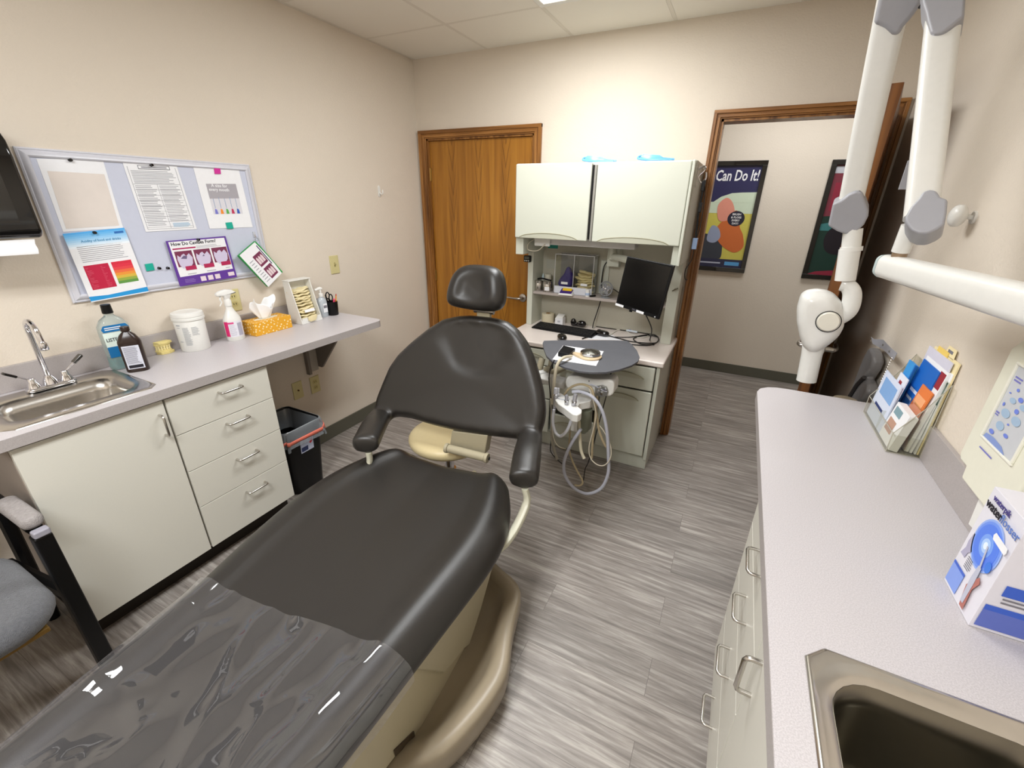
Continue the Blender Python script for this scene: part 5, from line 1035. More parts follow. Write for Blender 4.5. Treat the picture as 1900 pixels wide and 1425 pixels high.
# arm carriers
for s_, tip in ((1, tipR), (-1, tipL)):
    b = B(); e = cf(s_*.30, .45, .38); p_ = [tip+V((0,0,-.045))+cf.y*.02, tip+V((0,0,-.12))+cf.y*.01-cf.x*s_*-.01, cf(s_*.40, .60, .40), e]
    b.tube(spline(p_, 6), [.020]*6+[.024]*6+[.026]*7, 12, sq=.7); obj('arm_bracket', b, mat('ivory_bracket',(206,204,184),.35), chair)
# seat frame and skirts
def side_pts(q, a): 
    pt_ = cf(a, 0, 0); return [PN(x, y, pt_, cf.x) for x, y in q]
A_ = .362
up = side_pts([(934,996),(912,1062),(893,1130),(872,1196),(858,1208),(838,1236),(824,1250),(805,1247),(766,1222)], A_)
for p in up: p.z = min(p.z, .405)
top = [cf(A_, (p-cf.o).dot(cf.y), .43) for p in (up[0], up[-1])]
poly = [cf(A_, .62, .425)] + up + [cf(A_, (up[-1]-cf.o).dot(cf.y)-.12, .42)]
b = B(); b.prism(poly, cf.x*(-2*A_)); obj('upper_shroud', b, M['beige'], chair, bev=.012, seg=3)
A2 = .342
lo = side_pts([(880,1206),(870,1262),(840,1300),(735,1405),(700,1450)], A2)
for p in lo: p.z = min(p.z, .40)
poly = lo + [cf(A2, -.55, .16), cf(A2, -.5, .41), cf(A2, (up[-1]-cf.o).dot(cf.y)+.1, .41)]
b = B(); b.prism(poly, cf.x*(-2*A2)); o = obj('lift_cover', b, mat('chair_beige_light', (184,174,146), .38), chair, bev=.010, seg=3)
sl = side_pts([(767,1356),(769,1366),(733,1403),(730,1392)], A2+.0012); b = B(); b.prism(sl, cf.x*.0025); obj('slot_shade', b, mat('slot_shade_brown',(70,58,44),.4), chair)  # thin brown plate paints the shaded inside of a slot in the cover
# base pan
RIM = [P(x, y, 2, .15) for x, y in ((923,1048),(955,1068),(973,1092),(962,1128),(952,1170),(949,1205),(945,1250),(921,1289),(893,1329),(847,1380),(800,1420))]
rim = [((p-cf.o).dot(cf.x), (p-cf.o).dot(cf.y)) for p in RIM]
rim = [(.20, rim[0][1]+.10)] + rim + [(.36, -.05), (.27, -.3), (.13, -.42)]
full = rim + [(-a, t_) for a, t_ in rim[::-1]]
cen = (0, .35)
def br(s_, z, grow=0): return [cf(cen[0]+(a-cen[0])*s_, cen[1]+(t_-cen[1])*s_, z) for a, t_ in full]
b = B(); b.loft([br(.955,.0015), br(.985,.03), br(1.0,.10), br(.995,.14), br(.975,.152), br(.90,.150), br(.86,.135), br(.80,.085), br(.55,.075), br(.02,.075)]); obj('base_pan', b, M['beige2'], chair, bev=0, sub=1, ang=60)
b = B(); b.box(-.22,.22,-.25,.5,.07,.40, cf); obj('lift_column', b, M['beige2'], chair, bev=.02)
# clear plastic cover over the foot half
random.seed(3); b = B(); t0 = [-1.2+.0245*k for k in range(49)]; t0 = [t for t in t0 if t < -.02]; rings = []
wk = lambda a, t: noise.noise(V((a*4.2+t*2.1, t*3.2-a*1.8, 3.1)))
for t_ in t0 + [-.012]:
    sec = seat_section(t_, .0035, n=56); row = []
    shift = .055
    for a, z in sec:
        tt = t_ + (shift*(a+.3) if t_ > -.2 else 0)*(1 if t_ > -.1 else .5)
        w1 = wk(a, t_); rid = (1-abs(noise.noise(V((a*7+2*t_, t_*5-3*a, 1.7)))))**9
        amp = .016*max(0, w1+.08)+.012*rid*(abs(a) < .3)+.006*max(0,noise.noise(V((a*11+4, t_*8, 5))))+.004*noise.noise(V((a*24, t_*14, 0)))*(1 if a < -.2 else .3)
        row.append(cf(a*1.004, tt, z+.002+max(0, amp)))
    w_ = seat_station(t_)[0]; zl = seat_station(t_)[1]
    f0, f1 = row[0], row[-1]
    left = [f0+V((0,0,-.03))-cf.x*(.004+.006*abs(noise.noise(V((t_*9,0,0))))), f0+V((0,0,-.012))-cf.x*.003]; right = [f1+V((0,0,-.014))+cf.x*.002, f1+V((0,0,-.034))+cf.x*.003]
    rings.append(left+row+right)
vv = [[b.bm.verts.new(p) for p in r] for r in rings]
for i in range(len(vv)-1):
    for j in range(len(vv[0])-1): b.bm.faces.new([vv[i][j], vv[i][j+1], vv[i+1][j+1], vv[i+1][j]])
cov = clear_mat('clear_cover', (238,238,242), .05, .03, haze=.03, thin=True)
tag(obj('plastic_cover', b, cov, sub=1, ang=180), 'clear wrinkled plastic cover over the foot end of the dental chair', 'plastic cover')
# operator stool behind the chair
sc_ = P(812, 806, 2, .46); sc_ = V((sc_.x+.045, sc_.y+.03, 0))
t = thing('operator_stool', 'cream upholstered round stool half hidden behind the dental chair back', 'stool', sc_)
zt_ = .46
b = B(); b.lathe([(0,-.07),(.14,-.07),(.195,-.05),(.21,-.02),(.20,.008),(.16,.022),(.08,.018),(0,.014)], sc_+V((0,0,zt_)), seg=44); obj('seat', b, M['cream'], t, sub=1, ang=80)
b = B(); b.cyl(sc_+V((0,0,.06)), sc_+V((0,0,zt_-.07)), .026); b.cyl(sc_+V((0,0,.06)), sc_+V((0,0,.25)), .036); obj('gas_column', b, M['chrome'], t)
for k in range(5):
    a = k*2*math.pi/5+.3; e = sc_+V((.25*math.cos(a), .25*math.sin(a), .062)); b = B(); b.tube([sc_+V((0,0,.09)), e+V((0,0,.004))], [.022,.015], 10); l = obj('base_leg', b, M['beige'], t)
    b = B(); b.cyl(e+V((-.012*math.sin(a),.012*math.cos(a),-.034)), e+V((.012*math.sin(a),-.012*math.cos(a),-.034)), .0265, 18); b.cyl(e+V((0,0,-.03)), e, .006); obj('caster', b, M['black'], l)
# ================================================================ delivery unit: tray table, arm and hoses
TZ = .84
t = thing('tray_table', 'grey D-shaped tray table on a folding arm in front of the cabinet', 'tray table', P(1090, 660, 2, TZ))
TO = [(1009,632),(1040,631),(1085,631),(1130,631),(1164,632),(1172,638),(1182,650),(1187,662),(1184,670),(1173,677),(1150,685),(1125,690),(1100,690.5),(1075,688),(1048,681),(1025,670),(1014,660),(1009,647),(1007,636)]
b = B(); b.prism([P(x, y, 2, TZ) for x, y in TO], (0,0,-.012)); obj('tray_top', b, mat('tray_grey',(92,93,98),.5,vary=(18,.12)), t, bev=.0025)
tc_ = P(1095, 664, 2, TZ); 
b = B(); b.cyl(tc_+V((0,.03,-.10)), tc_+V((0,.03,-.012)), .020); b.cyl(tc_+V((0,.03,-.030)), tc_+V((0,.03,-.012)), .05); obj('tray_post', b, mat('post_dark',(96,90,78),.4), t)
UD = 2.02                                          # depth plane of the delivery unit front
def U(px, py, y=UD): return P(px, py, 1, y)
# pantograph arm from the cabinet to the unit
ar0, ar1 = U(1006, 700, 2.12), U(1052, 712, 2.10)
b = B(); q = [ar0+V((0,0,.0)), ar1]; b.loft([[p+V((0,yy,zz)) for yy, zz in ((-.04,-.022),(.04,-.022),(.045,.01),(.02,.026),(-.02,.026),(-.045,.01))] for p in q]); arm = obj('support_arm', b, M['white'], t, bev=.006, seg=3)
ar2 = U(1000, 695, 2.14); b = B(); b.lathe([(0,-.045),(.05,-.045),(.055,-.03),(.055,.01),(.045,.028),(0,.034)], ar2, seg=28); obj('arm_joint', b, M['white'], t)
b = B(); b.tube([ar2+V((0,0,.03)), ar2+V((.005,.03,.09))], .018, 12); b.tube([ar2+V((.05,.03,.02)), ar2+V((.05,.05,.085))], .012, 12); b.tube([ar2+V((.03,.01,.03)), ar2+V((.06,.02,.045))], .017, 12); obj('arm_posts', b, M['beige'], t)
b = B(); b.tube([ar2+V((0,.03,-.04)), V((-.86, 2.46, .62))], .022, 12); obj('rear_arm', b, M['beige'], t)
# unit body
t2 = thing('delivery_unit', 'white dental delivery unit body hanging below the grey tray top', 'delivery unit', U(1095, 712))
pb = [U(x, y) for x, y in ((1050,702),(1056,697),(1072,697),(1085,701),(1100,703.5),(1115,704),(1130,704),(1138,708),(1140,716),(1138,731),(1132,736),(1120,736),(1085,727),(1060,724),(1050,720),(1048,710))]
b = B(); b.prism(pb, (0,.10,0)); obj('body', b, M['white'], t2, bev=.012, seg=4)
pp = [U(x, y, UD-.003) for x, y in ((1105,716),(1118,714),(1126,717),(1129,725),(1127,733),(1118,736),(1105,733))]; b = B(); b.prism(pp, (0,-.012,0)); obj('control_panel', b, mat('panel_metal',(150,150,146),.3,metal=.6), t2, bev=.002)
for x, y in ((1113,720),(1116,729),(1123,722),(1110,726)):
    b = B(); c = U(x, y, UD-.015); b.cyl(c, c+V((0,-.010,0)), .0065, 12); obj('knob', b, M['chrome'], t2)
b = B(); b.tube(spline([U(x, y, UD-.02) for x, y in ((1088,716),(1098,714),(1108,718),(1118,724),(1126,727))],6), .003, 6); obj('small_tube', b, M['hose'], t2)
b = B(); c = U(1093,707,UD-.001); b.cyl(c, c+V((0,-.002,0)), .003, 8); obj('vent_hole', b, M['black'], t2)
b = B(); c0 = U(1085, 726); b.box(c0.x-.03,c0.x+.05,UD+.01,UD+.08,c0.z-.05,c0.z); obj('lower_bracket', b, mat('bracket_sage',(128,130,112),.4), t2, bev=.004)
# handpiece holder
HD = 1.90
def Hh(px, py, y=HD): return P(px, py, 1, y)
t3 = thing('handpiece_holder', 'white handpiece holder bar with slots in front of the delivery unit', 'handpiece holder', Hh(1060, 750))
HZ = Hh(1060, 748).z
ho = [P(x, y, 2, HZ+.01) for x, y in ((1029,739),(1034,729),(1040,728),(1050,735),(1062,733),(1085,729),(1098,733),(1100,739),(1096,744),(1076,748),(1072,753),(1080,760),(1079,766),(1072,770),(1062,768),(1048,757),(1036,749))]
b = B(); b.prism(ho, (0,0,-.042)); hb = obj('holder_bar', b, M['white'], t3, bev=.006, seg=3)
b = B(); c = P(1088, 754, 2, HZ-.05); b.lathe([(0,0),(.030,0),(.034,.008),(.034,.034),(0,.034)], c, seg=24); obj('pivot', b, M['white'], t3)
b = B(); b.tube([P(1088,758,2,HZ-.05), P(1086,790,1,c.y), P(1080,800,1,c.y)], [.032,.034,.022], 14); obj('solenoid', b, mat('sage_plastic',(120,124,108),.4), t3)
b = B(); c = P(1070, 768, 1, c.y-.03); b.box(c.x-.022, c.x+.012, c.y-.015, c.y+.02, c.z-.10, c.z+.02); obj('drop_block', b, M['white'], t3, bev=.004)
b = B(); b.tube([P(1045,738,2,HZ+.012)+V((.022*math.cos(a)*1.5, .022*math.sin(a), 0)) for a in [k*2*math.pi/24 for k in range(24)]], .0015, 6, closed=True); obj('ring_tube', b, M['hose'], t3)
def tool(px, py, h, r, m, lab, down=.06, lean=(0,0), nm='handpiece'):
    c = P(px, py, 2, HZ+.012); tt = thing(nm, lab, 'handpiece', c, 'handpieces and valves in the holder'); b = B(); ax = V((lean[0], lean[1], 1)).normalized()
    b.lathe([(0,-down),(r*.7,-down),(r*.8,0),(r,.004),(r*1.05,h*.35),(r*.85,h*.45),(r*.9,h*.9),(r*.7,h),(0,h)], c, ax, 16); obj('barrel', b, m, tt)
    b = B(); b.lathe([(r*1.15,h*.30),(r*1.15,h*.42),(r*1.0,h*.42)], c, ax, 16); obj('collar', b, M['chrome'], tt); return c
fr_m = col('frosted_tip',(200,200,206),.2)
tool(1030, 738, .055, .010, fr_m, 'tall frosted suction tip at the left end of the white holder', .07)
tool(1035, 735, .045, .008, fr_m, 'shorter frosted tip second in the white holder', .06)
tool(1051, 750, .050, .010, col('silver_plastic',(176,176,182),.25,metal=.5), 'grey-collared valve in the middle of the white holder', .07, (-.05,0))
tool(1064, 752, .060, .012, col('silver_plastic',(176,176,182),.25,metal=.5), 'thick dark-topped valve at the front of the white holder', .06, (.1,.05))
def hose(lab, pts, r, m, cat='hose', nm='hose', zmin=None):
    b = B(); q = spline([P(x, y, 1, d) for x, y, d in pts], 9)
    for v in q: v.z = max(v.z, r+.001)
    b.tube(q, r, 12); return tag(obj(nm, b, m), lab, cat)
hose('thick pale grey hose hanging in a big loop to the floor below the unit', ((1062,727,1.93),(1078,727,1.93),(1100,737,1.92),(1117,762,1.92),(1126,800,1.93),(1129,850,1.95),(1128,880,1.96),(1115,906,1.97),(1090,916,1.97),(1066,906,1.96),(1050,885,1.95),(1046,865,1.94),(1050,845,1.93),(1062,820,1.92),(1078,796,1.93)), .0085, M['hose'])
hose('short white hose loop hanging at the left of the white holder', ((1028,760,1.88),(1026,785,1.87),(1031,803,1.87),(1040,809,1.87),(1051,800,1.87),(1059,782,1.87),(1062,765,1.87)), .0078, col('white_hose',(222,224,232),.35))
hose('tan hose arching over the top of the white holder', ((1046,735,1.97),(1055,722,1.96),(1070,714,1.95),(1085,714,1.94),(1098,722,1.93),(1103,745,1.93),(1108,775,1.94),(1112,800,1.95),(1122,825,1.96),(1129,833,1.97)), .0062, M['those'])
hose('thin cream tube looping below the right side of the unit', ((1092,718,1.94),(1100,740,1.92),(1106,770,1.92),(1100,800,1.92),(1093,830,1.92),(1096,850,1.92),(1108,862,1.92),(1122,863,1.93),(1133,848,1.94),(1132,825,1.95),(1120,800,1.95),(1108,785,1.95)), .0028, M['lcord'])
hose('thin cream tube hanging low on the left beside the chair back', ((1022,740,1.93),(1024,790,1.93),(1028,815,1.93),(1036,828,1.94),(1050,833,1.95)), .0030, M['lcord'])
hose('tan hose hanging straight down behind the holder to the floor', ((1058,800,2.0),(1056,830,2.0),(1060,850,2.0),(1070,872,2.0),(1081,893,2.0),(1076,901,1.98),(1066,900,1.97)), .0055, M['those'])
hose('tan hose hanging down the left side of the unit', ((1020,700,2.0),(1023,740,1.98),(1025,780,1.97),(1024,815,1.96),(1030,840,1.96),(1034,852,1.96)), .0085, mat('grey_tan_hose',(150,144,130),.45))
hose('cream hose end pointing down between the hoses', ((1075,780,1.97),(1076,810,1.97),(1078,835,1.96),(1084,851,1.95)), .0085, mat('cream_hose',(214,206,180),.4))
hose('tan hose running down the right of the solenoid', ((1108,735,1.98),(1104,780,1.98),(1100,815,1.98),(1098,850,1.98)), .0060, M['those'])
hose('black cord falling from the tray to the floor at the left', ((1029,668,1.93),(1021,685,1.92),(1019,710,1.93),(1024,760,1.96),(1022,820,1.99),(1023,840,1.99),(1043,861,1.99)), .0028, M['cord'], 'cord', 'cord')
hose('black cord hanging behind the unit down to the floor', ((1134,690,2.10),(1128,722,2.10),(1118,760,2.10),(1094,850,2.06),(1086,870,2.05),(1082,896,2.03)), .0028, M['cord'], 'cord', 'cord')
# on the tray
b = B(); q = [P(x, y, 2, TZ+.0008) for x, y in ((1025,667),(1106,679),(1120,652),(1045,641))]; b.prism(q, (0,0,.0006)); tag(obj('tray_paper', b, M['paper']), 'white paper sheet lying on the grey tray top', 'paper')
b = B(); q = [P(x, y, 2, TZ+.002) for x, y in ((1035,661),(1055,665),(1067,654),(1045,648))]; b.prism(q, (0,0,.024)); tag(obj('black_adapter', b, M['black'], bev=.003), 'small black square adapter on the white tray paper', 'adapter')
c = P(1094, 663, 2, TZ); dz = TZ+.002; c.z = dz
t4 = thing('curing_disc', 'beige ring holding a shiny conical steel disc on the tray', 'steel disc', c)
b = B(); b.lathe([(0,0),(.060,0),(.064,.004),(.062,.010),(.046,.012),(0,.012)], c, seg=44); b.prism([c+V((x,y,.0)) for x, y in ((-.095,-.012),(-.05,-.045),(.0,-.055),(.0,.0),(-.05,.01),(-.09,.012))], (0,0,.012)); obj('beige_holder', b, col('tan_plastic',(206,184,150),.4), t4, bev=.002)
b = B(); b.lathe([(0,.010),(.048,.010),(.053,.014),(.053,.026),(.050,.029),(.0,.043)], c+V((0,.006,0)), seg=56); obj('cone_disc', b, mat('polished_steel',(190,188,186),.14,metal=1), t4, ang=20)
b = B(); e = P(1060, 661, 2, TZ+.014); b.tube(spline([e, P(1045,664,2,TZ+.03), P(1035,675,1,1.93), P(1030,695,1,1.92), P(1027,725,1,1.92), P(1026,750,1,1.92)],8), .0082, 12); tag(obj('beige_hose', b, col('beige_hose',(206,196,172),.4)), 'smooth beige hose from the steel disc bending over the tray edge', 'hose')
# ================================================================ right counter run
RZ = .90; RX = .176; RY1 = 1.93
far = [P(x, y, 2, RZ) for x, y in ((1404.6,735),(1405,726),(1411,720.5),(1425,718.5),(1440,719),(1462,722),(1607,747))]
t = thing('right_counter', 'long pale grey laminate counter with backsplash along the right wall', 'counter', (.4, .6, RZ-.04))
rx0, rx1, ry0, ry1 = .228, .592, .10, .695
yfe = far[-1].y; pr = [V((RX, -1.2, 0))] + [V((max(p.x, RX), p.y, 0)) for p in far] + [V((XR-.001, P(1700,762,2,RZ).y if False else yfe+.03, 0)), V((XR-.001, -1.2, 0))]
hx0, hx1, hy0, hy1 = rx0+.018, rx1-.018, ry0+.02, ry1-.02
def slab(b, z0, h):
    for q in ((RX, XR-.001, -1.2, hy0), (RX, hx0, hy0, hy1), (hx1, XR-.001, hy0, hy1)): b.box(q[0], q[1], q[2], q[3], z0, z0+h)
    b.prism([V((p.x, max(p.y, hy1), z0)) for p in pr], (0,0,h)); return b
b = B(); obj('slab', slab(b, RZ-.036, .036), M['ctr'], t)
e_ = [V((RX-.0008, -1.2, 0))] + [V((p.x-.0008, p.y+.0004, 0)) for p in pr[1:-2]]
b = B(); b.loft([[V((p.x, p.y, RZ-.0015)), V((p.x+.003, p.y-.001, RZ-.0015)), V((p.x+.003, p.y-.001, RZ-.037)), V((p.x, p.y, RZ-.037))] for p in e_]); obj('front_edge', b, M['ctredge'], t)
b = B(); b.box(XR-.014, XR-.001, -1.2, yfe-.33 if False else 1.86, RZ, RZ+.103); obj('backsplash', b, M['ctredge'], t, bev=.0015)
# base cabinet (front faces the middle of the room)
RF = .198
t = thing('right_base_cabinet', 'grey-white base cabinet with chrome bar handles under the right counter', 'cabinet', (.4, .6, 0))
pl0 = P(1716/1 if False else 1420, 1190, 0, RF)
# seams measured on the front plane
sa = P(1250+493/2.923, 950+700/2.923, 0, RF); sb_ = P(1250+222/2.923, 950+1388/2.923, 0, RF); ys = (sa.y+sb_.y)/2
yfar = 1.30
b = B(); b.box(RF+.02, XR-.012, yfar-.018, yfar, .1, RZ-.037); obj('end_side', b, M['lam'], t); b = B(); b.box(RF+.02, XR-.012, -1.2, yfar-.018, .1, .118); obj('bottom_shelf', b, M['lam'], t); b = B(); b.box(RF+.02, XR-.012, ys-.009, ys+.009, .118, RZ-.037); obj('partition', b, M['lam'], t)
b = B(); b.box(RF+.08, XR-.012, -1.2, yfar, 0, .1); obj('toe_kick', b, M['gap'], t)
hs = []
for (xa, ya, xb, yb2) in ((1386,1026,1388,1072),(1360,1107,1362,1150),(1332,1196,1332,1240),(1306,1276,1305,1322)):
    p = P((xa+xb)/2, (ya+yb2)/2, 0, RF-.03); hs.append(p)
zz = [RZ-.045] + [(hs[i].z+hs[i+1].z)/2 for i in range(3)] + [.105]
for i, p in enumerate(hs):
    b = B(); b.box(RF, RF+.019, ys+.003, yfar, zz[i+1]+.0015, zz[i]-.0015); d = obj('drawer', b, M['lam'], t, bev=.0012)
    yc = sum(h.y for h in hs)/4; pull(d, (RF, yc-.048, p.z), (RF, yc+.048, p.z), (-1,0,0), r=.0042)
b = B(); b.box(RF, RF+.019, .05, ys-.003, .105, RZ-.045); d = obj('door', b, M['lam'], t, bev=.0012)
p = P(1372, 1276, 0, RF-.03)
pull(d, (RF, ys-.055, p.z+.055), (RF, ys-.055, p.z-.045), (-1,0,0), r=.0055)
b = B(); b.box(RF, RF+.019, -.6, .044, .105, RZ-.045); obj('door', b, M['lam'], t, bev=.0012)
bowl_sink('stainless_sink', 'deep stainless steel sink set in the right counter close to the viewer', (rx0+rx1)/2, (ry0+ry1)/2, rx1-rx0, ry1-ry0, .30, .525, RZ, .20, cut=.03, ro=.03, ri=.07, bowl=mat('shaded_satin_steel',(120,115,104),.3,metal=1,vary=(12,.2)))  # satin bowl steel darkened, shade inside the bowl put into its colour
# ================================================================ brochure holder
g0 = P(1642, 838, 2, RZ); g1 = P(1707, 852, 2, RZ); g2 = P(1604, 768, 2, RZ)
ux = V((1,0,0)); uy = V((0,1,0)); BW = .092; BL = .31; g = F((.524, 1.552, RZ), (1,0,0), (0,1,0)); 
t = thing('brochure_holder', 'clear acrylic tiered brochure holder on the right counter against the backsplash', 'brochure holder', g(BW/2, BL/2))
b = B(); b.box(-.001,BW*.9,-.0,.003,.0005,.06,g)
b.prism([g(0,0,.0005), g(BW*.9,0,.0005), g(BW*.9,0,.24), g(BW*.55,0,.16), g(.0,0,.065)], (0,.003,0)); b.prism([g(0,BL-.003,.0005), g(BW*.9,BL-.003,.0005), g(BW*.9,BL-.003,.24), g(BW*.55,BL-.003,.16), g(.0,BL-.003,.065)], (0,.003,0))
b.box(0,.003,.003,BL-.003,.0005,.065,g); b.box(.003,BW*.88,.003,BL-.003,.0005,.003,g); b.box(BW*.9-.003,BW*.9,.003,BL-.003,.0035,.24,g); b.box(.045,.0475,.003,BL-.003,.0035,.15,g)
b.box(.003,BW*.88,BL*.5,BL*.5+.003,.0035,.075,g)
obj('acrylic_tray', b, M['acry'], t)
b = B()
for yy in (0, BL): b.tube([g(0,yy,.002), g(0,yy,.065), g(BW*.55,yy,.16), g(BW*.9,yy,.24)], .0012, 6)
b.tube([g(0,0,.0015), g(0,BL,.0015)], .0012, 6); b.tube([g(0,0,.065), g(0,BL,.065)], .0012, 6); b.tube([g(0,0,.0015), g(BW*.9,0,.0015), g(BW*.9,0,.24)], .0012, 6); obj('tray_edges', b, col('acrylic_edge2',(176,172,158),.2), t)
def broch(lab, x0, th, y0, y1, z1, m, lean=.05, marks=(), nm='brochure', z0=.006, slope=0):
    tt = thing(nm, lab, 'brochure', g(x0,(y0+y1)/2,0), 'brochures in the clear holder')
    bl, br_, tr, tl = g(x0,y1,z0), g(x0,y0,z0), g(x0+lean,y0+slope,z1), g(x0+lean,y1+slope,z1)
    s_ = Sheet(bl, br_, tr, tl); b = B(); s_.body(b, th); obj('cover', b, m, tt)
    for (u0,v0,u1,v1,mm,nn) in marks: b = B(); s_.rect(b,u0,v0,u1,v1,.0008); obj(nn, b, mm, tt)
    return s_, tt
blu = col('brochure_blue',(24,100,190)); lb = col('brochure_pale',(214,222,240)); ora = col('brochure_orange',(226,124,60)); whi = M['paper']; dkb = col('brochure_navy',(40,56,110)); red_ = col('brochure_red',(150,40,50)); skin_ = col('print_skin',(190,150,130)); pk = col('lilac_paper',(214,212,226)); mt = col('photo_teal',(130,160,170))
broch('white stack of brochures with faces printed at the front near corner', .006, .022, .004, .125, .125, whi, .018, ((.1,.25,.6,.6,skin_,'face_print'),(.1,.72,.6,.92,mt,'photo')))
broch('pale blue leaflet standing at the far front of the holder', .006, .004, .12, .30, .165, lb, .02, ((.15,.55,.9,.9,col('leaflet_blue',(130,170,220)),'sky_print'),(.2,.3,.7,.36,dkb,'lettering_line')), slope=.03)
broch('curled pale leaflet with dark lettering in front of the red and blue packets', .010, .003, .13, .21, .19, col('leaflet_white',(226,230,242)), .028, ((.2,.5,.5,.54,dkb,'title_line'),(.2,.62,.5,.66,dkb,'title_line'),(.3,.8,.6,.9,red_,'red_mark')), slope=.03)
for k in range(4):
    broch(('red and blue packet nearest the room, first of the fan','second red and blue packet of the fan','third red and blue packet of the fan','last red and blue packet of the fan, nearest the wall')[k], .022+k*.006, .003, .16+k*.008, .215+k*.008, .232-.004*k, col('packet_blue',(60,150,220)), .03, ((0,.0,1,.30,col('packet_navy',(30,60,110)),'navy_band'),(0,.38,1,.62,red_,'red_band')), slope=.04)
s_, tt = broch('blue booklet with white lettering in the middle row', .040, .006, .05, .19, .25, blu, .035, ((.12,.60,.55,.64,lb,'title_line'),(.12,.50,.45,.53,lb,'title_line'),(.12,.36,.6,.39,lb,'title_line')), slope=.03)
broch('orange brochure in front of the blue booklet', .034, .004, .03, .115, .195, ora, .030, ((.1,.7,.9,.85,col('orange_light',(240,170,120)),'light_band'),(.15,.5,.7,.54,lb,'title_line'),(.15,.38,.8,.42,lb,'title_line'),(.15,.26,.6,.30,lb,'title_line')), slope=.01)
broch('white booklet with dark red corner behind the orange brochure', .048, .010, .02, .20, .262, whi, .032, ((.75,.78,.97,.97,red_,'red_corner'),), slope=.02)
broch('thin white leaflet behind the red-cornered booklet', .060, .006, .015, .19, .255, whi, .030, ((.8,.2,.95,.9,col('teal_dark',(50,110,110)),'teal_strip'),), slope=.02)
broch('tall lilac-white sheets with tabs at the back of the holder', .066, .003, .03, .22, .29, pk, .016, (), slope=.02)
broch('tall white folder standing behind the lilac sheets', .070, .004, .01, .20, .262, whi, .016, ((.92,.2,.98,.9,col('green_dark',(30,80,70)),'green_strip'),), slope=.02)
s_, tt = broch('cream folder with index tab at the very back against the wall', .076, .004, .01, .20, .295, col('cream_folder',(244,228,180)), .013, (), slope=.02)
b = B(); s_.patch(b,[(.42,.99),(.78,.99),(.76,1.09),(.46,1.09)],0,.001); obj('index_tab', b, col('cream_folder',(244,228,180)), tt); b = B(); s_.rect(b,.5,1.03,.68,1.06,.0006); obj('tab_print', b, M['ink'], tt)
broch('yellow-tabbed sheet between the tall folders', .073, .002, .09, .17, .304, col('yellow_tab',(240,208,110)), .014, (), slope=.02)
# strap bracket and key chain
t = thing('metal_strap_bracket', 'bent grey metal strap with screws above the brochures', 'bracket', P(1640, 645, 0, XR-.03))
q = [P(x, y, 0, xx) for x, y, xx in ((1616,628,XR-.002),(1621,650,XR-.03),(1640,652,XR-.045),(1657,662,XR-.045))]
st = [((1620,644),(1622,655)),((1637,631+12),(1636,660)),((1642,650),(1640,662)),((1663,672),(1656,680))]
pts_ = [(P(a[0][0],a[0][1],0,.575), P(a[1][0],a[1][1],0,.575)) for a in (((1616,625),(1619,638)),((1621,642-13),(1621,649-10)),((1638,630),(1638,648)),((1652,645),(1645,655)),((1664,655),(1657,668)))]
b = B(); b.loft([[p, c_, c_+V((.002,0,0)), p+V((.002,0,0))] for p, c_ in pts_]); obj('strap', b, M['xgrey'], t, bev=.0004)
for x, y in ((1639,640),(1651,652)): b = B(); c = P(x, y, 0, .5745); b.cyl(c, c+V((-.003,0,0)), .0035, 10); obj('screw', b, M['nickel'], t)
b = B(); b.tube([P(1616,632,0,.577), V((XR-.002, P(1616,632,0,.577).y+.03, P(1616,632,0,.577).z))], .004, 8); obj('wall_pin', b, M['nickel'], t)
b = B()
for k in range(11): c = P(1655-.0*k-abs(5-k)*0 - (k*2.0), 664+k*4.2, 0, .560); b.ball(c, .0020, seg=8)
tag(obj('bead_chain', b, M['nickel']), 'small beaded chain hanging from the metal strap', 'chain')
# grey apron hanging behind the counter end
t = thing('lead_apron', 'grey shiny apron hanging on the right wall beyond the counter end', 'apron', P(1600, 700, 0, XR-.03))
AO = [(1614,643),(1619,655),(1620,668),(1614,684),(1604,700),(1610,712),(1608,728),(1598,742),(1582,752),(1572,750),(1574,735),(1582,712),(1592,685),(1603,658),(1610,646)]
b = B(); b.prism([P(x, y, 0, XR-.055) for x, y in AO], (.04,0,0)); obj('apron_panel', b, mat('apron_grey',(112,110,110),.35,bump=(20,.8)), t, bev=.015, seg=4)
b = B(); b.tube(spline([P(x, y, 0, XR-.06) for x, y in ((1604,700),(1592,712),(1585,722),(1574,740))],6), .008, 8); obj('binding', b, col('apron_binding',(40,38,38)), t)
c = P(1565, 738, 1, 2.02); b = B(); b.inflate([(x*.045, y*.04) for x, y in circ(20)], F((c.x+.015, 2.05, .862), (1,0,0), (0,1,0)), .012, .01); o = obj('round_cap', b, col('beige_cap',(160,148,128),.45)); tag(o, 'beige rounded edge of a bin lid just beyond the counter end', 'bin')
b = B(); b.lathe([(0,0),(.05,0),(.06,.85),(0,.85)], (c.x+.01, 2.035, .001), seg=28, sy=.7, ref=(1,0,0)); obj('bin_body', b, col('bin_dark',(50,46,42),.5), o)
# knob hook on wall
c = P(1776, 403, 0, XR-.04); c.x = XR; t = thing('white_knob_hook', 'round white knob hook on the right wall behind the x-ray arm', 'hook', c)
b = B(); b.cyl(c, c+V((-.006,0,0)), .018, 20); b.tube([c, c+V((-.035,0,.004))], .007, 10); obj('hook_stem', b, M['white'], t)
b = B(); b.ball(c+V((-.040,0,.004)), .022, .030, .033); obj('knob', b, M['white'], t)
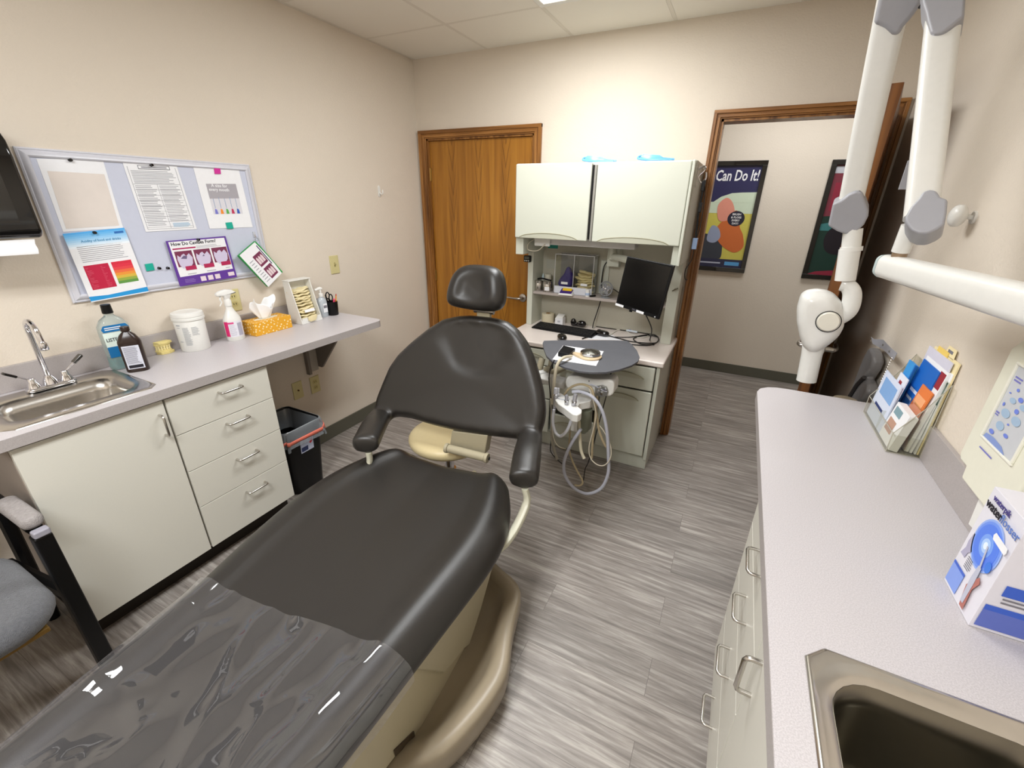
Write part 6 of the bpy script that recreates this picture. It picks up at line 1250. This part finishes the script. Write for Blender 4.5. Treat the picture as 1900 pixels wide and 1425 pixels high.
# ================================================================ x-ray control panel on the wall
PXX = XR-.05
c4 = [P(x, y, 0, PXX) for x, y in ((1776,848),(1828,902),(1890,622))]
ya, za = c4[0].y, c4[0].z; zt2 = c4[2].z
t = thing('xray_control_panel', 'ivory wall-mounted x-ray control panel with blue tooth symbols', 'control panel', (XR, ya-.15, za))
Y0p, Y1p = ya-.24, ya
b = B(); ol = [(Y1p-.006, za+.02), (Y1p-.0, za+.03), (Y1p+.0, zt2-.03), (Y1p-.03, zt2), (Y0p, zt2), (Y0p, za+.0), (Y1p-.15, za-.035), (Y1p-.05, za-.035), (Y1p-.04, za-.005)]
ol = [(Y1p, za+.012), (Y1p, zt2-.03), (Y1p-.028, zt2), (Y0p+.03, zt2), (Y0p, zt2-.03), (Y0p, za-.03), (Y1p-.05, za-.03), (Y1p-.045, za), (Y1p-.012, za)]
b.prism([V((PXX, y, z)) for y, z in ol], (XR-PXX-.001,0,0)); obj('housing', b, mat('panel_ivory',(226,224,206),.35), t, bev=.007, seg=3)
m1 = [P(x, y, 0, PXX) for x, y in ((1826,808),(1855,843),(1900,690),(1877,668))]
iy0, iy1 = (m1[2].y), (m1[0].y); 
wy1 = m1[0].y; wz0 = m1[0].z; wz1 = m1[3].z; wy0 = wy1-.125
S = Sheet(V((PXX-.0006,wy1,wz0)), V((PXX-.0006,wy0,wz0)), V((PXX-.0006,wy0,wz1)), V((PXX-.0006,wy1,wz1)))
b = B(); S.body(b, .001); obj('keypad', b, col('keypad_grey',(198,200,204),.4), t)
b = B(); fr2 = .006
for q in ((-.05,-.03,1.05,.0),(-.05,1,1.05,1.03),(-.05,0,.0,1),(1,0,1.05,1)): S.patch(b, [(q[0],q[1]),(q[2],q[1]),(q[2],q[3]),(q[0],q[3])], .004, .005)
obj('keypad_rim', b, mat('rim_ivory',(232,230,216),.3), t, bev=.0015)
bl1, bl2, bl3 = col('key_blue',(110,130,214)), col('key_pale_blue',(160,184,208)), col('key_deep',(70,70,160))
b = B(); S.rect(b,.42,.80,.75,.90,.0012); obj('display', b, col('display_navy',(34,28,76),.2), t)
b = B()
for u, v, ru, rv in ((.30,.60,.09,.035),(.28,.42,.13,.055),(.30,.25,.12,.055),(.62,.60,.09,.035),(.62,.42,.13,.055)): S.patch(b, [(u+ru*math.cos(a), v+rv*math.sin(a)) for a in [k*math.pi/8 for k in range(16)]], .0012)
obj('tooth_symbol', b, bl2, t)
b = B()
for u, v, ru, rv in ((.52,.52,.06,.03),(.56,.20,.07,.025),(.48,.66,.07,.03),(.12,.50,.03,.025),(.16,.12,.08,.03),(.48,.33,.03,.012),(.30,.74,.04,.02),(.14,.66,.03,.01)): S.patch(b, [(u+ru*math.cos(a), v+rv*math.sin(a)) for a in [k*math.pi/6 for k in range(12)]], .0012)
obj('key_symbol', b, bl1, t)
b = B(); S.patch(b,[(.0,.0),(.75,.0),(.6,.06),(.3,.08),(.05,.06)],.0012); obj('blue_foot', b, col('key_foot',(130,150,204)), t)
b = B(); S.lines(b,.06,.80,.30,.88,2,.5); obj('small_print', b, col('print_blue',(120,120,190)), t); b = B(); S.rect(b,.02,.36,.12,.38,.0012); S.rect(b,.02,.33,.12,.345,.0012); S.rect(b,.5,1.10,.9,1.13,.001); S.rect(b,.45,1.15,.95,1.2,.001); S.rect(b,.05,-.16,.5,-.14,.001); obj('small_print', b, col('print_blue',(120,120,190)), t)
# ================================================================ water flosser box
q0 = V((.5015,.988,RZ+.0008)); q1 = V((.5015,.871,RZ+.0008)); bh = None
tl_ = P(1846, 902, 0, .5015); bh = tl_.z-RZ; XB = XR-.018
t = thing('water_flosser_box', 'white and blue product carton for a water flosser on the right counter', 'box', (.56, .93, RZ))
b = B(); b.box(.5015, XB, .871, .988, RZ+.0008, RZ+bh); obj('carton', b, mat('carton_white',(222,220,228),.4), t, bev=.0008)
S = Sheet(V((.501,.988,RZ+.001)), V((.501,.871,RZ+.001)), V((.501,.871,RZ+bh)), V((.501,.988,RZ+bh)))
n = 28
for k, (r, c_) in enumerate(((.36,(150,176,236)),(.33,(110,146,232)),(.29,(84,126,230)),(.16,(120,160,236)),(.10,(170,200,244)),(.05,(226,238,252)))):
    b = B(); S.patch(b, [(.52+r*math.cos(a)*1.05, .60+r*.62*math.sin(a)) for a in [i*2*math.pi/n for i in range(n)]], .0010+.0003*k); obj('blue_burst', b, col('burst_%d'%k, c_), t)
S.text('waterpik', .14, .905, .0165, col('carton_purple',(70,60,130)), t, bold=.0001, lift=.0005)
S.text('water', .08, .825, .023, M['inkb'], t, bold=.0004, lift=.0025); S.text('flosser', .51, .825, .023, col('flosser_blue',(90,120,190)), t, lift=.0025)
b = B(); S.patch(b,[(.60,.70),(.95,.69),(.97,.72),(.95,.75),(.60,.76),(.57,.73)],.0035); obj('white_badge', b, M['paper'], t)
b = B(); S.rect(b,.03,.03,.42,.22,.001); obj('blue_footer', b, col('footer_blue',(130,156,226)), t); b = B(); S.rect(b,.03,.22,.42,.245,.001); obj('footer_bar', b, col('bar_blue',(60,96,196)), t)
b = B(); S.lines(b,.28,.28,.46,.40,6,.35,l=.001); obj('small_print', b, M['ink'], t)
b = B(); S.patch(b,[(.06,.34),(.20,.34),(.22,.40),(.30,.44),(.24,.56),(.14,.58),(.10,.48),(.12,.42)],.001); obj('device_print', b, col('device_lilac',(170,166,190)), t)
b = B(); S.patch(b,[(.66,.04),(.78,.04),(.74,.24),(.82,.34),(.76,.38),(.66,.30),(.58,.22),(.62,.12)],.003); obj('hand_print', b, col('hand_tone',(176,110,100)), t)
b = B(); S.patch(b,[(.64,.08),(.72,.08),(.72,.30),(.70,.44),(.62,.44),(.60,.30)],.0036); S.patch(b,[(.64,.44),(.68,.44),(.60,.62),(.57,.62)],.0036); obj('wand_print', b, col('wand_grey',(186,188,204)), t)
b = B(); S.patch(b,[(.80+.07*math.cos(a), .50+.05*math.sin(a)) for a in [i*math.pi/8 for i in range(16)]],.0032); obj('blue_drop', b, col('drop_blue',(60,120,220)), t)
S2 = Sheet(V((.5015,.8705,RZ+.001)), V((XB,.8705,RZ+.001)), V((XB,.8705,RZ+bh)), V((.5015,.8705,RZ+bh)))
b = B(); S2.patch(b,[(.05,.03),(1,.03),(1,.20),(.05,.20)],.001); obj('blue_footer', b, col('footer_dark',(96,112,190)), t); b = B(); S2.rect(b,.05,.20,1,.25,.001); S2.rect(b,.16,.36,1,.46,.001); obj('footer_bar', b, col('bar_blue',(60,96,196)), t)
b = B(); S2.patch(b,[(.45,.52),(.9,.50),(.98,.60),(.75,.62),(.75,.70),(1,.72),(1,.86),(.7,.86),(.55,.74),(.62,.60)],.001); obj('device_print', b, col('device_grey',(120,116,124)), t)
b = B(); S2.lines(b,.2,.28,.95,.35,2,.4,l=.001); obj('small_print', b, M['ink'], t)
S3 = Sheet(V((.5015,.988,RZ+bh+.0002)), V((.5015,.871,RZ+bh+.0002)), V((XB,.871,RZ+bh+.0002)), V((XB,.988,RZ+bh+.0002)))
S3.text('water', .2, .68, .026, M['inkb'], t, bold=.0008)
b = B(); S3.patch(b,[(.2,.3),(.7,.3),(.76,.42),(.7,.54),(.2,.54),(.14,.42)],.0008); obj('top_badge', b, col('badge_lilac',(212,210,230)), t)
# white card behind the box
b = B(); q = [P(x, y, 0, XR-.019) for x, y in ((1797,972),(1822,1000),(1845,925),(1822,912))]; b.prism(q, (.003,0,0)); tag(obj('white_card', b, M['white']), 'white card propped on the backsplash behind the flosser box', 'card')
# ================================================================ wall x-ray unit
t = thing('dental_xray_unit', 'white wall-mounted dental x-ray unit with folding arms and tubehead', 'x-ray unit', (XR-.05, .7, 1.44))
Rj, Lj = V((.392,1.50,1.575)), V((.333,2.07,1.575)); EL, ER = P(1664, -25, 1, 1.93), P(1757, -25, 1, 1.80)
h0 = V((.388,1.545,1.445)); h1 = V((.53,.98,1.435)); hd = (h1-h0).normalized(); hs_ = hd.cross(V((0,0,1))).normalized()
def beam(a, c_, w0, h0_, w1, h1_, sidev, m, nm, r=.35, parent=t):
    a, c_ = V(a), V(c_); d = (c_-a).normalized(); sidev = (V(sidev)-d*V(sidev).dot(d)).normalized(); up = sidev.cross(d).normalized(); b = B(); rg = []
    for k in range(7):
        q = k/6; w_, h_ = w0+(w1-w0)*q, h0_+(h1_-h0_)*q; rg.append([a+(c_-a)*q+sidev*x+up*y for x, y in rrect(w_, h_, min(w_, h_)*r, 4)])
    return obj(nm, b.loft(rg), m, parent)
beam(h0-hd*.035, h1, .055, .062, .062, .072, hs_, M['xwhite'], 'horizontal_arm')
b = B(); e0 = h0-hd*.036; b.loft([[e0-hd*k+hs_*x*(1-k*6)+V((0,0,1))*y*(1-k*6) for x, y in rrect(.056,.063,.018,4)] for k in (0,.006,.012,.016)]); obj('arm_end_cap', b, col('cap_blue_grey',(186,200,200),.4), t)
b = B(); b.box(.55,.6195,.84,1.02,1.33,1.53); obj('wall_bracket', b, M['xwhite'], t, bev=.01)
b = B(); b.tube([h1, V((.57,.94,1.435))], .036, 16); obj('bracket_pivot', b, M['xwhite'], t)
pv = V((h0.x, h0.y, 1.47)); b = B(); b.cyl(pv, pv+V((0,0,.022)), .017, 24); obj('pivot_ring', b, mat('pivot_bronze',(150,128,104),.3,metal=.5), t)
b = B(); b.tube([pv+V((0,0,.018)), pv+V((.0,-.012,.085))], [.020,.021], 24); obj('vertical_post', b, M['xwhite'], t)
hv = V((_f.x,_f.y,0)).normalized(); 
vdir = (V((Rj.x,Rj.y,0))).normalized(); sdir = V((vdir.y,-vdir.x,0))
beam(Rj, ER, .066, .050, .072, .055, sdir, M['xwhite'], 'lower_arm')
beam(Lj, EL, .072, .055, .082, .060, sdir, M['xwhite'], 'upper_arm')
def cover(px, c, depth, nm, dr=None):
    n_ = (V((c.x,c.y,(c.z-1.6)))).normalized()
    if dr is not None: dr = dr.normalized(); n_ = (n_-dr*n_.dot(dr)).normalized()
    pts_ = [PN(x, y, c-n_*depth/2, n_) for x, y in px]; b = B(); b.prism(pts_, n_*depth); return obj(nm, b, M['xgrey'], t, bev=.012, seg=4)
cover([(1545,378),(1560,372),(1575,360),(1590,354),(1600,357),(1604,370),(1611,390),(1611,402),(1603,418),(1590,430),(1570,436),(1553,430),(1536,420)], Lj, .085, 'joint_cover', EL-Lj)
cover([(1704,368),(1712,355),(1725,350),(1738,353),(1745,364),(1759,369),(1757,395),(1753,416),(1740,425),(1722,433),(1704,433),(1690,427),(1680,412),(1679,402),(1690,383)], Rj, .075, 'joint_cover', ER-Rj)
cover([(1640,-60),(1630,0),(1620,45),(1630,46),(1642,52),(1655,64),(1668,66),(1676,50),(1695,28),(1712,4),(1716,-60)], EL, .085, 'elbow_cover', EL-Lj)
cover([(1708,-60),(1712,4),(1718,24),(1721,38),(1727,60),(1737,62),(1752,58),(1766,48),(1780,36),(1790,28),(1796,-60)], ER, .075, 'elbow_cover', ER-Rj)
b = B(); c = P(1711, 8, 1, 1.83); b.cyl(c+V((0,-.05,0)), c+V((0,.02,0)), .004, 8); obj('elbow_pin', b, M['black'], t)
b = B(); b.box(-.012,.012,-.002,.002,-.035,.035, F(P(1686,325,1,1.62), (1,0,0), (0,1,0))); obj('arm_clip', b, M['xgrey'], t)
# tube yoke and head
vx = V((Lj.x, Lj.y, 0)).normalized(); sx_ = V((vx.y, -vx.x, 0)); HP = V((Lj.x, Lj.y, 1.19))
def HQ(px, py, off=0): return PN(px, py, HP-vx*off, vx)
b = B(); b.tube([HQ(1583,425), HQ(1579,460)], [.030,.030], 22); b.tube([HQ(1577,462), HQ(1568,520)], [.034,.033], 22); b.tube([HQ(1580,458), HQ(1579,466)], .035, 22); obj('yoke_stem', b, M['xwhite'], t)
b = B(); yk = spline([HQ(1560,528), HQ(1573,531), HQ(1581,545), HQ(1577,570), HQ(1565,585), HQ(1545,597)], 8); rr_ = [.024+.008*math.sin(math.pi*i/len(yk)) for i in range(len(yk))]; b.tube(yk, rr_, 18, sq=.9); obj('yoke', b, M['xwhite'], t)
hd_ = [(1485,545),(1495,538),(1515,535),(1535,538),(1549,545),(1562,560),(1568,585),(1567,605),(1558,622),(1545,634),(1533,643),(1518,652),(1500,651),(1489,640),(1483,622),(1478,595),(1478,570)]
hp2 = [( (HQ(*q)-HP).dot(sx_), (HQ(*q)-HP).z ) for q in hd_]
fr_ = F(HP, sx_, (0,0,1)); b = B(); b.inflate(hp2, fr_, .075, .045, 6); hd_o = obj('tube_head', b, M['xwhite'], t, voxel=.007, smooth=10)
b = B(); c0, c1 = HQ(1510,640,.0), HQ(1496,706,.0); dcy = (c1-c0).normalized(); b.lathe([(0,0),(.040,0),(.037,.04),(.036,(c1-c0).length-.006),(.0365,(c1-c0).length),(.031,(c1-c0).length),(.031,.05),(0,.05)], c0, dcy, 32); obj('cone', b, M['xwhite'], t)
b = B(); c = HQ(1537, 597, .078); b.lathe([(.036,-.02),(.037,.0),(.036,.004),(.033,.007),(0,.008)], c, -vx, 32); obj('pivot_button', b, mat('button_ivory',(224,220,206),.35), t)
b = B(); b.tube([c+ -vx*.0005 + (sx_*math.cos(a)+V((0,0,1))*math.sin(a))*.040 for a in [k*2*math.pi/36 for k in range(36)]], .0015, 6, closed=True); obj('button_groove', b, M['black'], t)
# ================================================================ hallway posters
def framed(name, lab, x0, x1, z0, z1, cat='poster'):
    t = thing(name, lab, cat, ((x0+x1)/2, 4.69, z0)); y = 4.689; w_ = .038
    b = B()
    for q in ((x0,x1,z0,z0+w_),(x0,x1,z1-w_,z1),(x0,x0+w_,z0+w_,z1-w_),(x1-w_,x1,z0+w_,z1-w_)): b.box(q[0],q[1],y-.028,y,q[2],q[3])
    obj('frame', b, M['blackg'], t, bev=.002); S = Sheet(V((x0+w_,y-.008,z0+w_)), V((x1-w_,y-.008,z0+w_)), V((x1-w_,y-.008,z1-w_)), V((x0+w_,y-.008,z1-w_)))
    return t, S
x1 = P(1427,297,1,4.66).x; z1 = P(1427,297,1,4.66).z; x0 = x1-.64; z0 = P(1383,507,1,4.66).z
t, S = framed('framed_poster', 'black-framed poster with Can Do It lettering on the hallway wall', x0, x1, z0, z1)
b = B(); S.body(b); obj('print', b, col('poster_yellow',(206,196,90),.3), t)
b = B(); S.rect(b,0,.55,1,.80,.0008); obj('pale_sky', b, col('poster_pale',(206,220,196),.3), t)
b = B(); S.rect(b,0,.66,1,1,.0012); obj('navy_band', b, col('poster_navy',(44,44,84),.3), t); b = B(); S.patch(b,[(.40,.66),(.5,.71),(.65,.745),(.8,.752),(1,.755),(1,.655),(.4,.655)],.0016); obj('pale_curve', b, col('poster_pale',(206,220,196),.3), t)
b = B(); S.rect(b,0,0,1,.085,.0012); obj('footer_band', b, col('poster_navy2',(44,46,74),.3), t); b = B(); S.rect(b,.74,.022,.96,.06,.0016); obj('blue_tag', b, col('tag_blue',(90,160,214)), t)
b = B(); S.lines(b,.2,.03,.70,.055,1,.6,.05,.0016); obj('footer_print', b, col('print_pale',(180,184,200)), t)
S.text('We Can Do It!', .985, .835, .122, M['paper'], t, ax='RIGHT', bold=.0022, sx=.66, shear=.1, lift=.003)
ar = col('art_orange',(206,110,56),.4); ap = col('art_pink',(226,150,130),.4); ad_ = col('art_slate',(58,62,72),.4)
b = B(); S.patch(b,[(.2,.085),(.62,.085)]+smooth2([(.62,.085),(.66,.20),(.60,.28),(.45,.33),(.30,.34),(.2,.3)])[0:26],.0016); obj('dark_shape', b, ad_, t)
b = B(); S.patch(b,smooth2([(.50,.36),(.58,.27),(.70,.20),(.86,.16),(.97,.22),(.93,.34),(.86,.42),(.84,.52),(.76,.58),(.66,.52),(.56,.45)]),.0020); obj('orange_shape', b, ar, t)
b = B(); S.patch(b,smooth2([(.50,.52),(.56,.47),(.68,.49),(.74,.56),(.68,.66),(.58,.70),(.48,.63)]),.0024); obj('pink_shape', b, ap, t)
b = B(); S.patch(b,smooth2([(.40,.28),(.52,.25),(.60,.31),(.55,.40),(.44,.42)]),.0024); obj('blue_grey_shape', b, col('art_blue_grey',(150,160,186),.4), t)
b = B(); bu = [(.78+.125*math.cos(a), .50+.075*math.sin(a)) for a in [k*math.pi/14 for k in range(28)]]; S.patch(b, bu, .0030); obj('badge', b, col('badge_navy',(30,30,52),.3), t)
for k, s_ in enumerate(('BRUSH','& FLOSS','EVERY','DAY!')): S.text(s_, .78, .528-k*.030, .0235, M['paper'], t, ax='CENTER', bold=.0006, lift=.004)
x0 = P(1546,296,1,4.66).x; z1 = P(1546,296,1,4.66).z; z0 = P(1487,516,1,4.66).z
t, S = framed('framed_poster', 'black-framed dark green and red poster half hidden by the x-ray head', x0, x0+.62, z0, z1)
b = B(); S.body(b); obj('print', b, col('art_green',(28,56,48),.3), t)
b = B(); S.patch(b,[(0,.55),(.6,.58),(1,.60),(1,1),(0,1)],.0008); obj('red_sky', b, col('art_wine',(120,50,62),.4), t); b = B(); S.patch(b,[(0,.48),(.3,.52),(.6,.50),(.6,.44),(.2,.42),(0,.42)],.0012); obj('teal_shape', b, col('art_teal',(60,120,120),.4), t)
b = B(); S.patch(b,smooth2([(.15,.24),(.3,.20),(.5,.24),(.5,.42),(.2,.46),(.1,.36)]),.0016); obj('dark_shape', b, col('art_dark',(30,24,32),.4), t)
b = B(); S.patch(b,[(0,0),(1,0),(1,.04),(.4,.055),(.1,.03),(0,.0)],.0016); obj('red_base', b, col('art_red',(140,40,60),.4), t); b = B(); S.rect(b,.05,.60,.3,.85,.0012); obj('red_shape', b, col('art_red',(140,40,60),.4), t)
b = B(); S.rect(b,0,.93,.5,.99,.0016); obj('pale_band', b, col('pale_band',(190,190,196)), t)
